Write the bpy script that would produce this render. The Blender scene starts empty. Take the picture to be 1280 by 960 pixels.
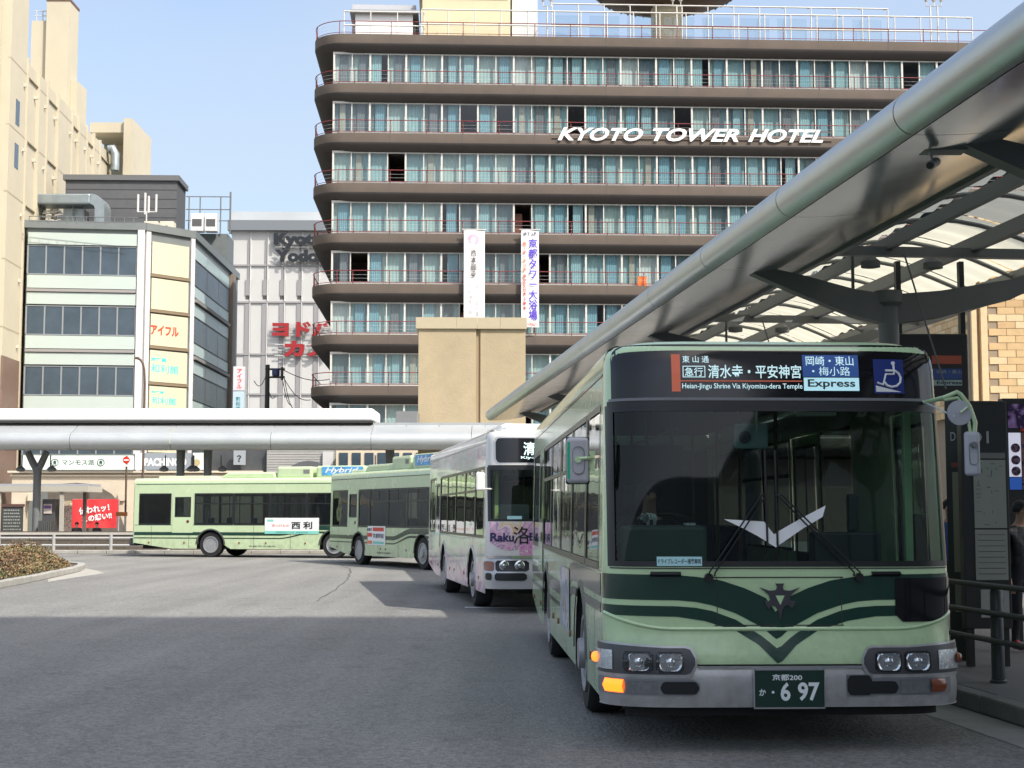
import bpy, bmesh, math, random
from mathutils import Vector, Matrix
random.seed(7)
R = math.radians
sc = bpy.context.scene
C = sc.collection
# ---------------------------------------------------------------- camera, sky, sun, exposure
F, HOR, EYE = 1850.0, 643.0, 1.63
PITCH = math.atan((HOR - 480.0) / F)
cam_d = bpy.data.cameras.new('camera'); cam = bpy.data.objects.new('camera', cam_d); C.objects.link(cam)
cam.location = (0, 0, EYE); cam.rotation_euler = (math.pi/2 + PITCH, 0, 0)
cam_d.sensor_width = 36.0; cam_d.lens = 36.0 * F / 1280.0; cam_d.clip_start = 0.1; cam_d.clip_end = 3000
sc.camera = cam
SHX, SHY = -0.62, 0.60                       # shadow shift per metre of height
sun_dir = Vector((-SHX, -SHY, 1.0)).normalized()   # towards the sun
EL = math.asin(sun_dir.z); AZ = math.atan2(sun_dir.x, sun_dir.y)
world = bpy.data.worlds.new('World'); sc.world = world; world.use_nodes = True
wn = world.node_tree.nodes; wl = world.node_tree.links
sky = wn.new('ShaderNodeTexSky'); sky.sky_type = 'NISHITA'; sky.sun_disc = False
sky.sun_elevation = EL; sky.sun_rotation = AZ; sky.air_density = 1.0; sky.dust_density = 4.4; sky.ozone_density = 0.6
tcw = wn.new('ShaderNodeTexCoord'); mpw = wn.new('ShaderNodeMapping'); mpw.inputs['Scale'].default_value = (1.0, 1.0, 3.0); wl.new(tcw.outputs['Generated'], mpw.inputs[0])
nzw = wn.new('ShaderNodeTexNoise'); nzw.inputs['Scale'].default_value = 2.2; nzw.inputs['Detail'].default_value = 6; nzw.inputs['Distortion'].default_value = .6; wl.new(mpw.outputs[0], nzw.inputs[0])
mrw = wn.new('ShaderNodeMapRange'); mrw.inputs[1].default_value = .3; mrw.inputs[2].default_value = .75; mrw.inputs[3].default_value = .12; mrw.inputs[4].default_value = .62; wl.new(nzw.outputs[0], mrw.inputs[0])
mxw = wn.new('ShaderNodeMix'); mxw.data_type = 'RGBA'; mxw.inputs[7].default_value = (2.25, 2.55, 2.9, 1); wl.new(mrw.outputs[0], mxw.inputs[0]); wl.new(sky.outputs[0], mxw.inputs[6])   # thin high cloud
wl.new(mxw.outputs[2], wn['Background'].inputs[0]); wn['Background'].inputs[1].default_value = 0.15
sun_d = bpy.data.lights.new('sun', 'SUN'); sun_d.energy = 2.75; sun_d.angle = R(0.53); sun_d.color = (1, .95, .86)
sun = bpy.data.objects.new('sun', sun_d); C.objects.link(sun); sun.location = (30, -30, 60)
sun.rotation_euler = (-sun_dir).to_track_quat('-Z', 'Y').to_euler()
sc.view_settings.view_transform = 'Standard'; sc.view_settings.look = 'None'
sc.view_settings.exposure = 1.0; sc.view_settings.gamma = 1.0; sc.view_settings.use_curve_mapping = False
sc.render.engine = 'CYCLES'; sc.cycles.use_denoising = True
sc.cycles.max_bounces = 8; sc.cycles.transparent_max_bounces = 16; sc.cycles.caustics_reflective = False; sc.cycles.caustics_refractive = False
sc.cycles.sample_clamp_indirect = 6

# ---------------------------------------------------------------- pixel helpers
CP_, SP_ = math.cos(PITCH), math.sin(PITCH)
def ray(u, v):
    xc, yc = (u - 640.0) / F, (480.0 - v) / F
    return Vector((xc, CP_ - yc * SP_, SP_ + yc * CP_))
def at(u, v, y):
    d = ray(u, v); t = y / d.y; return Vector((d.x*t, y, EYE + d.z*t))
def gnd(u, v, z=0.0):
    d = ray(u, v); t = (z - EYE) / d.z; return Vector((d.x*t, d.y*t, z))
class Face:
    """vertical facade: origin o, direction ang; s along it, off outwards (towards the camera side)"""
    def __init__(s, o, ang):
        s.o = Vector((o[0], o[1], 0)); s.d = Vector((math.cos(ang), math.sin(ang), 0)); s.n = Vector((s.d.y, -s.d.x, 0))
    def p(s, a, z, off=0.0): return s.o + s.d*a + s.n*off + Vector((0, 0, z))
    def pix(s, u, v, off=0.0):
        d = ray(u, v); e = Vector((0, 0, EYE)); t = (s.o + s.n*off - e).dot(s.n) / d.dot(s.n)
        q = e + d*t; return (q - s.o).dot(s.d), q.z
    def a(s, u, v=500, off=0.0): return s.pix(u, v, off)[0]
    def z(s, u, v, off=0.0): return s.pix(u, v, off)[1]
    def box(s, mb, a0, a1, z0, z1, o0, o1, mi=0):
        vs = [s.p(a, z, o) for z in (z0, z1) for o in (o0, o1) for a in (a0, a1)]
        mb.add(vs, [(0, 2, 3, 1), (4, 5, 7, 6), (2, 6, 7, 3), (0, 1, 5, 4), (1, 3, 7, 5), (0, 4, 6, 2)], mi)

# ---------------------------------------------------------------- materials
MATS = {}
def M(name, col, rough=.5, metal=0.0, var=0.0, vs=3.0, bump=0.0, bs=40.0, spec=.5, emit=0.0, ecol=None, coat=0.0, streak=0.0, trans=0.0):
    if name in MATS: return MATS[name]
    m = bpy.data.materials.new(name); m.use_nodes = True; n = m.node_tree.nodes; l = m.node_tree.links
    b = n['Principled BSDF']; c4 = (*col, 1)
    b.inputs['Base Color'].default_value = c4; b.inputs['Roughness'].default_value = rough
    b.inputs['Metallic'].default_value = metal; b.inputs['Specular IOR Level'].default_value = spec
    b.inputs['Coat Weight'].default_value = coat; b.inputs['Coat Roughness'].default_value = .06
    tc = n.new('ShaderNodeTexCoord')
    if var or streak:
        nz = n.new('ShaderNodeTexNoise'); nz.inputs['Scale'].default_value = vs; nz.inputs['Detail'].default_value = 6; nz.inputs['Roughness'].default_value = .65
        src = tc.outputs['Object']
        if streak:
            mp = n.new('ShaderNodeMapping'); mp.inputs['Scale'].default_value = (6, 6, .35); l.new(src, mp.inputs['Vector']); src = mp.outputs[0]
        l.new(src, nz.inputs['Vector'])
        mr = n.new('ShaderNodeMapRange'); k = max(var, streak)
        mr.inputs[1].default_value = .3; mr.inputs[2].default_value = .7; mr.inputs[3].default_value = 1 - k; mr.inputs[4].default_value = 1 + k*.6
        l.new(nz.outputs[0], mr.inputs[0])
        mx = n.new('ShaderNodeVectorMath'); mx.operation = 'SCALE'; mx.inputs[0].default_value = col; l.new(mr.outputs[0], mx.inputs['Scale'])
        l.new(mx.outputs[0], b.inputs['Base Color'])
        rr = n.new('ShaderNodeMapRange'); rr.inputs[3].default_value = max(.02, rough - .08); rr.inputs[4].default_value = min(1, rough + .1); l.new(nz.outputs[0], rr.inputs[0]); l.new(rr.outputs[0], b.inputs['Roughness'])
    if bump:
        n2 = n.new('ShaderNodeTexNoise'); n2.inputs['Scale'].default_value = bs; n2.inputs['Detail'].default_value = 4; l.new(tc.outputs['Object'], n2.inputs['Vector'])
        bp = n.new('ShaderNodeBump'); bp.inputs['Strength'].default_value = bump; bp.inputs['Distance'].default_value = .02; l.new(n2.outputs[0], bp.inputs['Height']); l.new(bp.outputs[0], b.inputs['Normal'])
    if emit:
        b.inputs['Emission Color'].default_value = (*(ecol or col), 1); b.inputs['Emission Strength'].default_value = emit
    if trans:
        t = n.new('ShaderNodeBsdfTranslucent'); t.inputs[0].default_value = c4; ms = n.new('ShaderNodeMixShader'); ms.inputs[0].default_value = trans
        l.new(b.outputs[0], ms.inputs[1]); l.new(t.outputs[0], ms.inputs[2]); l.new(ms.outputs[0], n['Material Output'].inputs[0])
    MATS[name] = m; return m
def glass(name, tint, rough=.02, ior=1.5, wav=0.0, wscale=.8):
    if name in MATS: return MATS[name]
    m = bpy.data.materials.new(name); m.use_nodes = True; n = m.node_tree.nodes; l = m.node_tree.links; n.remove(n['Principled BSDF'])
    t = n.new('ShaderNodeBsdfTransparent'); t.inputs[0].default_value = (*tint, 1)
    g = n.new('ShaderNodeBsdfGlossy'); g.inputs['Roughness'].default_value = rough; g.inputs[0].default_value = (1, 1, 1, 1)
    ge = n.new('ShaderNodeNewGeometry'); dt = n.new('ShaderNodeVectorMath'); dt.operation = 'DOT_PRODUCT'; l.new(ge.outputs['Incoming'], dt.inputs[0]); l.new(ge.outputs['Normal'], dt.inputs[1])
    def mth(op, a, b):
        q = n.new('ShaderNodeMath'); q.operation = op
        for i, x in enumerate((a, b)):
            if x is None: continue
            if isinstance(x, (int, float)): q.inputs[i].default_value = x
            else: l.new(x, q.inputs[i])
        return q.outputs[0]
    f0 = ((ior-1)/(ior+1))**2                      # Schlick reflectance, the same from both sides of the pane
    rf = mth('ADD', mth('MULTIPLY', mth('POWER', mth('SUBTRACT', 1.0, mth('ABSOLUTE', dt.outputs['Value'], None)), 5.0), 1-f0), f0); ms = n.new('ShaderNodeMixShader')
    l.new(rf, ms.inputs[0]); l.new(t.outputs[0], ms.inputs[1]); l.new(g.outputs[0], ms.inputs[2]); l.new(ms.outputs[0], n['Material Output'].inputs[0])
    if wav:
        tc = n.new('ShaderNodeTexCoord'); nz = n.new('ShaderNodeTexNoise'); nz.inputs['Scale'].default_value = wscale; l.new(tc.outputs['Object'], nz.inputs['Vector'])
        bp = n.new('ShaderNodeBump'); bp.inputs['Strength'].default_value = wav; bp.inputs['Distance'].default_value = .05; l.new(nz.outputs[0], bp.inputs['Height']); l.new(bp.outputs[0], g.inputs['Normal'])
    MATS[name] = m; return m

# ---------------------------------------------------------------- mesh helpers
class MB:
    def __init__(s): s.v = []; s.f = []; s.m = []
    def add(s, vs, fs, mi=0):
        o = len(s.v); s.v += [tuple(v) for v in vs]; s.f += [tuple(i + o for i in f) for f in fs]; s.m += [mi]*len(fs); return s
    def box(s, x0, x1, y0, y1, z0, z1, mi=0):
        return s.add([(x, y, z) for z in (z0, z1) for y in (y0, y1) for x in (x0, x1)],
                     [(0, 2, 3, 1), (4, 5, 7, 6), (2, 6, 7, 3), (0, 1, 5, 4), (1, 3, 7, 5), (0, 4, 6, 2)], mi)
    def grid(s, fn, nu, nv, mi=0, flip=False):
        vs = [fn(i/nu, j/nv) for j in range(nv+1) for i in range(nu+1)]; w = nu + 1
        fs = [(j*w+i, j*w+i+1, (j+1)*w+i+1, (j+1)*w+i) for j in range(nv) for i in range(nu)]
        if flip: fs = [f[::-1] for f in fs]
        return s.add(vs, fs, mi)
    def tube(s, pts, r, n=8, mi=0, cap=True):
        pts = [Vector(p) for p in pts]; rs = r if isinstance(r, (list, tuple)) else [r]*len(pts); vs = []; pu = None
        for i, p in enumerate(pts):
            d = ((pts[min(i+1, len(pts)-1)] - p).normalized() + (p - pts[max(i-1, 0)]).normalized())
            if d.length < 1e-6: d = Vector((0, 0, 1))
            d.normalize(); a = Vector((0, 0, 1)) if abs(d.z) < .9 else Vector((0, 1, 0))
            u = d.cross(a).normalized() if pu is None else (pu - d*pu.dot(d)).normalized(); pu = u; w = d.cross(u)
            vs += [p + (u*math.cos(2*math.pi*k/n) + w*math.sin(2*math.pi*k/n))*rs[i] for k in range(n)]
        fs = [(i*n+k, i*n+(k+1) % n, (i+1)*n+(k+1) % n, (i+1)*n+k) for i in range(len(pts)-1) for k in range(n)]
        if cap: fs += [tuple(range(n))[::-1], tuple((len(pts)-1)*n + k for k in range(n))]
        return s.add(vs, fs, mi)
    def lathe(s, prof, axis='z', c=(0, 0, 0), n=24, mi=0, cap=True):
        """prof: (radius, height along axis)"""
        c = Vector(c); vs = []
        for r, h in prof:
            for k in range(n):
                a = 2*math.pi*k/n; x, y = r*math.cos(a), r*math.sin(a)
                vs.append(c + Vector({'z': (x, y, h), 'x': (h, x, y), 'y': (x, h, y)}[axis]))
        fs = [(i*n+k, i*n+(k+1) % n, (i+1)*n+(k+1) % n, (i+1)*n+k) for i in range(len(prof)-1) for k in range(n)]
        if cap: fs += [tuple(range(n))[::-1], tuple((len(prof)-1)*n + k for k in range(n))]
        return s.add(vs, fs, mi)
    def prism(s, poly, fn, d, mi=0):
        """poly 2D (a,b) -> fn(a,b,depth) ; extruded by d"""
        n = len(poly); vs = [fn(a, b, 0) for a, b in poly] + [fn(a, b, d) for a, b in poly]
        fs = [tuple(range(n)), tuple(range(2*n-1, n-1, -1))] + [(i, i+n, (i+1) % n + n, (i+1) % n) for i in range(n)]
        return s.add(vs, fs, mi)
    def ribbon(s, prof, fn, t0, t1, nt=1, mi=0):
        return s.grid(lambda a, b: fn(t0 + (t1-t0)*a, *prof[min(len(prof)-1, round(b*(len(prof)-1)))]), nt, len(prof)-1, mi)
    def build(s, name, mats, parent=None, world=True, smooth=0, bevel=0, recalc=True):
        me = bpy.data.meshes.new(name)
        o0 = wloc(parent) if (world and parent is not None) else Vector((0, 0, 0))
        me.from_pydata([(v[0]-o0.x, v[1]-o0.y, v[2]-o0.z) for v in s.v], [], s.f)
        for m in (mats if isinstance(mats, (list, tuple)) else [mats]): me.materials.append(m)
        me.polygons.foreach_set('material_index', s.m)
        if recalc:
            bm = bmesh.new(); bm.from_mesh(me); bmesh.ops.recalc_face_normals(bm, faces=bm.faces); bm.to_mesh(me); bm.free()
        if smooth:
            me.polygons.foreach_set('use_smooth', [True]*len(me.polygons)); me.set_sharp_from_angle(angle=R(smooth))
        me.update(); o = link(name, me, parent)
        if bevel:
            b = o.modifiers.new('bevel', 'BEVEL'); b.width = bevel; b.segments = 2; b.limit_method = 'ANGLE'; b.angle_limit = R(35)
        return o
def link(name, data, parent=None):
    o = bpy.data.objects.new(name, data); C.objects.link(o); o.parent = parent; return o
def wloc(o):
    v = Vector((0, 0, 0))
    while o is not None: v += o.location; o = o.parent
    return v
def tag(o, label=None, cat=None, group=None, kind=None):
    if label: o['label'] = label
    if cat: o['category'] = cat
    if group: o['group'] = group
    if kind: o['kind'] = kind
    return o
def thing(name, label, cat, loc=(0, 0, 0), rz=0, group=None):
    o = link(name, None); o.location = loc; o.rotation_euler = (0, 0, rz); return tag(o, label, cat, group)
def struct(name, mb, mats, **k): return tag(mb.build(name, mats, **k), kind='structure')
def share(o, loc, parent, name=None, mat=None):
    c = o.copy(); C.objects.link(c); c.parent = parent; c.location = loc
    if name: c.name = name
    return c
def lerp(a, b, t): return a + (b - a)*t
def interp(tab, x):
    if x <= tab[0][0]: return tab[0][1]
    for (x0, y0), (x1, y1) in zip(tab, tab[1:]):
        if x <= x1: return lerp(y0, y1, (x-x0)/(x1-x0))
    return tab[-1][1]
def smooth01(t): t = max(0, min(1, t)); return t*t*(3-2*t)
def text(body, fn, a0, a1, b0, b1, mat, parent, name='lettering', bold=0.0, depth=.004, shear=0, keep=False, world=True, spl=1.0):
    """lettering fitted into the box a0..a1 x b0..b1 of a surface; fn(a,b,out) -> point"""
    cu = bpy.data.curves.new('t', 'FONT'); cu.body = body; cu.size = 1; cu.offset = bold; cu.align_x = 'CENTER'; cu.shear = shear; cu.space_line = spl; cu.resolution_u = 3
    ob = bpy.data.objects.new('t', cu); C.objects.link(ob); bpy.context.view_layer.update()
    me = bpy.data.meshes.new_from_object(ob.evaluated_get(bpy.context.evaluated_depsgraph_get())); C.objects.unlink(ob); bpy.data.objects.remove(ob); bpy.data.curves.remove(cu)
    xs = [v.co.x for v in me.vertices]; ys = [v.co.y for v in me.vertices]
    if not xs: return None
    x0, x1, y0, y1 = min(xs), max(xs), min(ys), max(ys); sx = (a1-a0)/max(1e-6, x1-x0); sy = (b1-b0)/max(1e-6, y1-y0)
    if keep: sx = sy = min(sx, sy)
    cx, cy = (a0+a1)/2, (b0+b1)/2
    vs = [fn(cx + (v.co.x-(x0+x1)/2)*sx, cy + (v.co.y-(y0+y1)/2)*sy, depth) for v in me.vertices]
    mb = MB(); mb.add(vs, [tuple(p.vertices) for p in me.polygons]); bpy.data.meshes.remove(me)
    return mb.build(name, mat, parent, world=world, recalc=False)
def panel_text(face, body, u0, u1, v0, v1, off, mat, parent, **k):
    um, vm = (u0+u1)/2, (v0+v1)/2
    return text(body, lambda a, b, d: face.p(a, b, off+d), face.a(u0, vm, off), face.a(u1, vm, off), face.z(um, v1, off), face.z(um, v0, off), mat, parent, **k)
# ================================================================ shared materials
m_black = M('black trim', (.012, .013, .014), .35)
m_rubber = M('rubber', (.018, .018, .019), .8, var=.25, vs=20)
m_dark = M('dark underbody', (.02, .02, .021), .8)
m_green = M('pale green paint', (.53, .72, .41), .24, coat=.6, var=.09, vs=2.4)
m_greeny = M('yellow green paint', (.53, .65, .40), .25, coat=.5, var=.06, vs=1.2)
m_stripe = M('dark green stripe', (.006, .042, .027), .22, coat=.5)
m_white = M('white paint', (.78, .78, .76), .3, coat=.3, var=.04, vs=2)
m_silver = M('silver paint', (.47, .475, .475), .3, metal=.4, var=.12, vs=9)
m_chrome = M('chrome', (.75, .76, .78), .12, metal=1)
m_alu = M('wheel alloy', (.36, .365, .37), .4, metal=.4, var=.2, vs=12)
m_tint = glass('tinted bus glass', (.20, .245, .245), wav=.15)
m_wscr = glass('windscreen glass', (.46, .57, .54), wav=.10, ior=1.40)
m_lens = glass('clear lens', (.92, .94, .94), wav=.3, wscale=30)
m_amber = M('amber lamp', (.22, .05, .015), .15, coat=1)
m_amber_on = M('amber lamp lit', (.9, .22, .02), .2, emit=2.2, ecol=(1, .12, .008))
m_grey = M('grey plastic', (.20, .205, .21), .45, var=.08, vs=8)
m_lgrey = M('light grey plastic', (.46, .47, .50), .4, var=.06, vs=8)
m_seat = M('blue seat cloth', (.05, .075, .14), .9, var=.3, vs=30)
m_int = M('bus interior', (.05, .055, .053), .7, var=.1, vs=4)
m_intd = M('dark interior', (.03, .032, .033), .7)
m_led = M('display characters', (.7, .85, .85), .5, emit=.30, ecol=(.55, .85, .88))
m_ledbk = M('display black', (.008, .008, .010), .08)
m_ledor = M('display orange', (.45, .12, .06), .5, emit=.16, ecol=(.62, .13, .07))
m_ledbl = M('display blue', (.02, .06, .20), .5, emit=.16, ecol=(.04, .12, .42))
m_ledcy = M('display pale cyan', (.5, .75, .8), .5, emit=.30, ecol=(.42, .74, .82))
m_ink = M('black ink', (.015, .015, .018), .5)
m_blue = M('sign blue', (.015, .035, .20), .35)
m_wht = M('sign white', (.82, .83, .82), .4)
m_plate = M('plate green', (.008, .035, .025), .35)
m_emb = M('emblem grey metal', (.10, .095, .11), .3, metal=.6)

def grime(m, amount):
    n = m.node_tree.nodes; l = m.node_tree.links; b = n['Principled BSDF']; src = b.inputs['Base Color'].links[0].from_socket
    tc = n.new('ShaderNodeTexCoord'); sx = n.new('ShaderNodeSeparateXYZ'); l.new(tc.outputs['Object'], sx.inputs[0])
    h = n.new('ShaderNodeMapRange'); h.inputs[1].default_value = 1.0; h.inputs[2].default_value = .35; h.inputs[3].default_value = .12; h.inputs[4].default_value = 1.0; l.new(sx.outputs['Z'], h.inputs[0])
    nz = n.new('ShaderNodeTexNoise'); nz.inputs['Scale'].default_value = 5; nz.inputs['Detail'].default_value = 8; nz.inputs['Roughness'].default_value = .7; l.new(tc.outputs['Object'], nz.inputs[0])
    k = n.new('ShaderNodeMapRange'); k.inputs[1].default_value = .42; k.inputs[2].default_value = .72; k.inputs[4].default_value = amount; l.new(nz.outputs[0], k.inputs[0])
    mu = n.new('ShaderNodeMath'); mu.operation = 'MULTIPLY'; l.new(h.outputs[0], mu.inputs[0]); l.new(k.outputs[0], mu.inputs[1])
    mx = n.new('ShaderNodeMix'); mx.data_type = 'RGBA'; mx.inputs[7].default_value = (.17, .16, .13, 1); l.new(mu.outputs[0], mx.inputs[0]); l.new(src, mx.inputs[6]); l.new(mx.outputs[2], b.inputs['Base Color'])
grime(m_green, .55); grime(m_greeny, .45); grime(m_silver, .5)

def rect_prof(x0, x1, r, zt, zb):
    """top and bottom height of a rounded box as functions of x"""
    def g(x):
        e = min(x-x0, x1-x); e = max(0, e)
        return r - math.sqrt(max(0, r*r - (r-e)**2)) if e < r else 0
    return (lambda x: zb + g(x)), (lambda x: zt - g(x))

def make_bus(label, loc, rz, L=10.3, paint=m_green, livery='city', ws=(1.27, 2.41), dest=(2.445, 2.83), dz=0.0, detail=1, side_mat=None, over=3.4, group='city buses at the terminal'):
    root = thing('city_bus', label, 'bus', (loc[0], loc[1], 0), rz, group)
    D = .34; WB = (1.25, 2.42); ZS = 2.68 + dz
    side_mat = side_mat or paint
    def w(z):
        if z <= 1.25: return 1.245
        if z <= ZS: return lerp(1.245, 1.215, (z-1.25)/(ZS-1.25))
        return interp([(ZS, 1.215), (ZS+.09, 1.208), (ZS+.15, 1.18), (ZS+.185, 1.12), (ZS+.20, 1.03)], z)
    def yf(x, z):
        k = min(1, abs(x)/w(z)); y = D*(1 - math.sqrt(max(0, 1 - k**6.5)))
        if z > 1.25: y += .085*(z-1.25)
        if z < .84: y -= .045*smooth01((.84-z)/.22)
        if z > ZS: y += interp([(ZS, 0), (ZS+.09, .012), (ZS+.15, .04), (ZS+.185, .09), (ZS+.20, .16)], z)
        return y
    def fs(x, z, off=0.0):
        wz = w(z)*.99995; x = max(-wz, min(wz, x)); e = .012*wz; xa, xb = max(-wz, x-e), min(wz, x+e)
        n = Vector((yf(xb, z)-yf(xa, z), -(xb-xa), 0)).normalized()
        return Vector((x, yf(x, z), z)) + n*off
    def fpatch(mb, xa, xb, zlo, zhi, off=.003, nx=24, nz=4, mi=0, offn=None):
        a = zlo if callable(zlo) else (lambda x: zlo); b = zhi if callable(zhi) else (lambda x: zhi)
        ta, tb = [math.copysign(1 - math.sqrt(max(0, 1-min(1, abs(q)/1.2451))), q) for q in (xa, xb)]
        def fn(i, j):
            t = lerp(ta, tb, i); x = math.copysign(1.2451*(1-(1-abs(t))**2), t); z0, z1 = a(x), b(x); z = lerp(z0, max(z0, z1), j)
            return fs(x, z, offn(j) if offn else off)
        return mb.grid(fn, nx, nz, mi)
    def spt(sx, y, z, off=0.0): return Vector((sx*(w(z)+off), y, z))
    yfw, yrw = 2.15, L-over; AR = .57
    def zb(y):
        z = .32
        for yc in (yfw, yrw):
            d = abs(y-yc)
            if d < AR: z = max(z, .48 + math.sqrt(AR*AR - d*d)*.98)
        if y > L-1.7: z = max(z, .32 + (y-(L-1.7))*.14)
        return z
    def spatch(mb, sx, y0, y1, zlo, zhi, off=.004, ny=1, nz=2, mi=0):
        a = zlo if callable(zlo) else (lambda y: zlo); b = zhi if callable(zhi) else (lambda y: zhi)
        def fn(i, j):
            y = lerp(y0, y1, i); z0 = max(a(y), zb(y)); z1 = max(b(y), zb(y)); return spt(sx, y, lerp(z0, z1, j), off)
        return mb.grid(fn, ny, nz, mi)
    # ---- front skin
    a, b = ws
    P = lambda n, mb, m, par=root, **k: mb.build(n, m, par, world=False, **k)
    mb = MB(); fpatch(mb, -1.2451, 1.2451, .50, a, 0, 60, 8); P('front_panel', mb, paint, smooth=35)
    mb = MB(); fpatch(mb, -1.2451, 1.2451, b, ZS+.20, 0, 60, 14)
    for s in (-1, 1): fpatch(mb, s*1.205, s*1.2451, a, b, 0, 10, 8)
    P('front_frame', mb, paint, smooth=35)
    # windscreen with black border
    mb = MB(); fpatch(mb, -1.21, 1.21, a, b, -.004, 60, 10); g = P('windscreen', mb, m_wscr, smooth=60)
    mb = MB(); fpatch(mb, -1.212, 1.212, a-.004, a+.035, .004, 50, 1); fpatch(mb, -1.20, 1.20, b-.05, b+.03, .004, 50, 1)
    for s in (-1, 1): fpatch(mb, s*1.165, s*1.212, a, b, .004, 6, 8)
    P('windscreen_border', mb, m_black, g, smooth=60)
    # roof
    prof = [(1.215, ZS), (1.208, ZS+.09), (1.18, ZS+.15), (1.12, ZS+.185), (1.03, ZS+.20), (.6, ZS+.225), (0, ZS+.235)]
    full = prof + [(-x, z) for x, z in prof[-2::-1]]
    def rf(i, j):
        k = i*(len(full)-1); q = full[round(k)]; y = lerp(.46, L-.12, j)
        drop = .03*(1-smooth01((y-.46)/.8)) if abs(q[0]) < 1.05 else 0
        return (q[0], y, q[1]-drop)
    mb = MB(); mb.grid(rf, len(full)-1, 16); P('roof', mb, paint, smooth=50)
    mb = MB()
    for s in (-1, 1): spatch(mb, s, .5, L-.2, ZS-.035, ZS-.012, .006, 8, 1)
    P('roof_gutter', mb, m_stripe if livery == 'city' else m_silver)
    # rear
    def rr(i, j):
        z = lerp(.5, ZS+.20, j); t = lerp(-1, 1, i); x = w(z)*math.copysign(1-(1-abs(t))**2, t); k = min(1, abs(x)/w(z))
        return (x, L - .14*(1-math.sqrt(max(0, 1-k**5))) - (.05*(z-2.6) if z > 2.6 else 0), z)
    mb = MB(); mb.grid(rr, 24, 12); P('rear_panel', mb, paint, smooth=35)
    mb = MB(); mb.box(-.95, .95, L-.004, L+.004, 1.45, 2.35); P('rear_window', mb, m_black)
    mb = MB(); mb.box(-1.16, 1.16, L-.15, L+.10, .42, .72); P('rear_bumper', mb, M('bumper grey', (.05, .055, .06), .5), bevel=.04)
    # ---- sides
    wins = {-1: [(.60, 1.70), (1.78, 3.22), (3.28, 4.72), (4.78, 6.22), (6.28, L-2.72), ('door', L-2.66, L-1.78), (L-1.70, L-.36)],
            1: [('fdoor', .58, 1.55), (2.75, 3.9), ('mdoor', 4.0, 5.15), (5.25, 6.6), (6.66, 8.0), (8.06, L-.36)]}
    for sx in (-1, 1):
        mb = MB(); ys = set([round(D+.02 + i*.4, 3) for i in range(int((L-.5)/.4))] + [L-.14])
        for yc in (yfw, yrw):
            for k in range(-14, 15): ys.add(round(yc + AR*math.sin(k/14*math.pi/2), 4))
        ys = sorted(ys)
        y0 = lambda y, z: (yf(w(z), z) if y <= ys[0]+1e-6 else y)
        for ya, yb in zip(ys, ys[1:]):
            mb.grid(lambda i, j: spt(sx, y0(lerp(ya, yb, i), 1), lerp(zb(lerp(ya, yb, i)), WB[0], j)), 1, 4)
        mb.grid(lambda i, j: spt(sx, lerp(yf(w(lerp(WB[1], ZS, j)), lerp(WB[1], ZS, j)), L-.14, i), lerp(WB[1], ZS, j)), 12, 3)
        prev = None
        for q in wins[sx] + [(L-.14, L-.14)]:
            s0, s1 = (q[1], q[2]) if isinstance(q[0], str) else q
            door = isinstance(q[0], str) or (prev is not None and isinstance(prev[0], str))
            pe = (prev[2] if isinstance(prev[0], str) else prev[1]) if prev else None
            def post(i, j, pe=pe, s0=s0):
                z = lerp(WB[0], WB[1], j); ya = yf(w(z), z) if pe is None else pe; return spt(sx, lerp(ya, s0, i), z)
            mb.grid(post, 1, 3, 1 if (prev is not None and not door and s0 < L-.2) else 0)
            prev = q
        P('side_panel', mb, [side_mat, m_black], smooth=30)
        for q in wins[sx]:
            if not isinstance(q[0], str):
                s0, s1 = q; mb = MB(); spatch(mb, sx, s0, s1, WB[0], WB[1], -.006, 1, 3); g = P('window', mb, m_tint, smooth=60)
                mb = MB(); e = .03
                for (p0, p1, z0, z1) in ((s0-.02, s1+.02, WB[0]-.02, WB[0]+e), (s0-.02, s1+.02, WB[1]-e, WB[1]+.02), (s0-.02, s0+e, WB[0]+e, WB[1]-e), (s1-e, s1+.02, WB[0]+e, WB[1]-e)): spatch(mb, sx, p0, p1, z0, z1, .004)
                if s1-s0 > 1.2 and s1 < L-1: spatch(mb, sx, s0+e, s1-e, 2.02, 2.06, .003); spatch(mb, sx, (s0+s1)/2-.015, (s0+s1)/2+.015, 2.06, WB[1]-e, .003)
                P('window_frame', mb, m_black, g)
            else:
                k, s0, s1 = q; mb = MB()
                if k == 'door':
                    zl, w0, w1 = .93, 1.55, 2.28; m_d = side_mat
                else:
                    zl, w0, w1 = .42, .75, 2.32; m_d = side_mat
                for (p0, p1, z0, z1) in ((s0, s1, zl, w0), (s0, s1, w1, WB[1]), (s0, s0+.12, w0, w1), (s1-.12, s1, w0, w1)): spatch(mb, sx, p0, p1, z0, z1, .010, 1, 3)
                d = P('emergency_door' if k == 'door' else 'entry_door', mb, m_d)
                mb = MB(); spatch(mb, sx, s0+.12, s1-.12, w0, w1, -.004, 1, 3); P('door_window', mb, m_tint, d)
                mb = MB(); e = .025
                for (p0, p1, z0, z1) in ((s0+.10, s1-.10, w0-.02, w0+e), (s0+.10, s1-.10, w1-e, w1+.02), (s0+.10, s0+.12+e, w0, w1), (s1-.12-e, s1-.10, w0, w1)): spatch(mb, sx, p0, p1, z0, z1, .014)
                if k == 'mdoor' or k == 'fdoor': spatch(mb, sx, (s0+s1)/2-.03, (s0+s1)/2+.03, w0, w1, .014)
                P('door_seal', mb, m_black, d)
                if k == 'door':
                    mb = MB(); mb.lathe([(.055, 0), (.055, .012)], 'x', (sx*(w(1.36)+.008) - (.012 if sx < 0 else 0), s0+.22, 1.36), 12); P('door_handle', mb, M('door handle red', (.12, .012, .012), .4), d)
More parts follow.
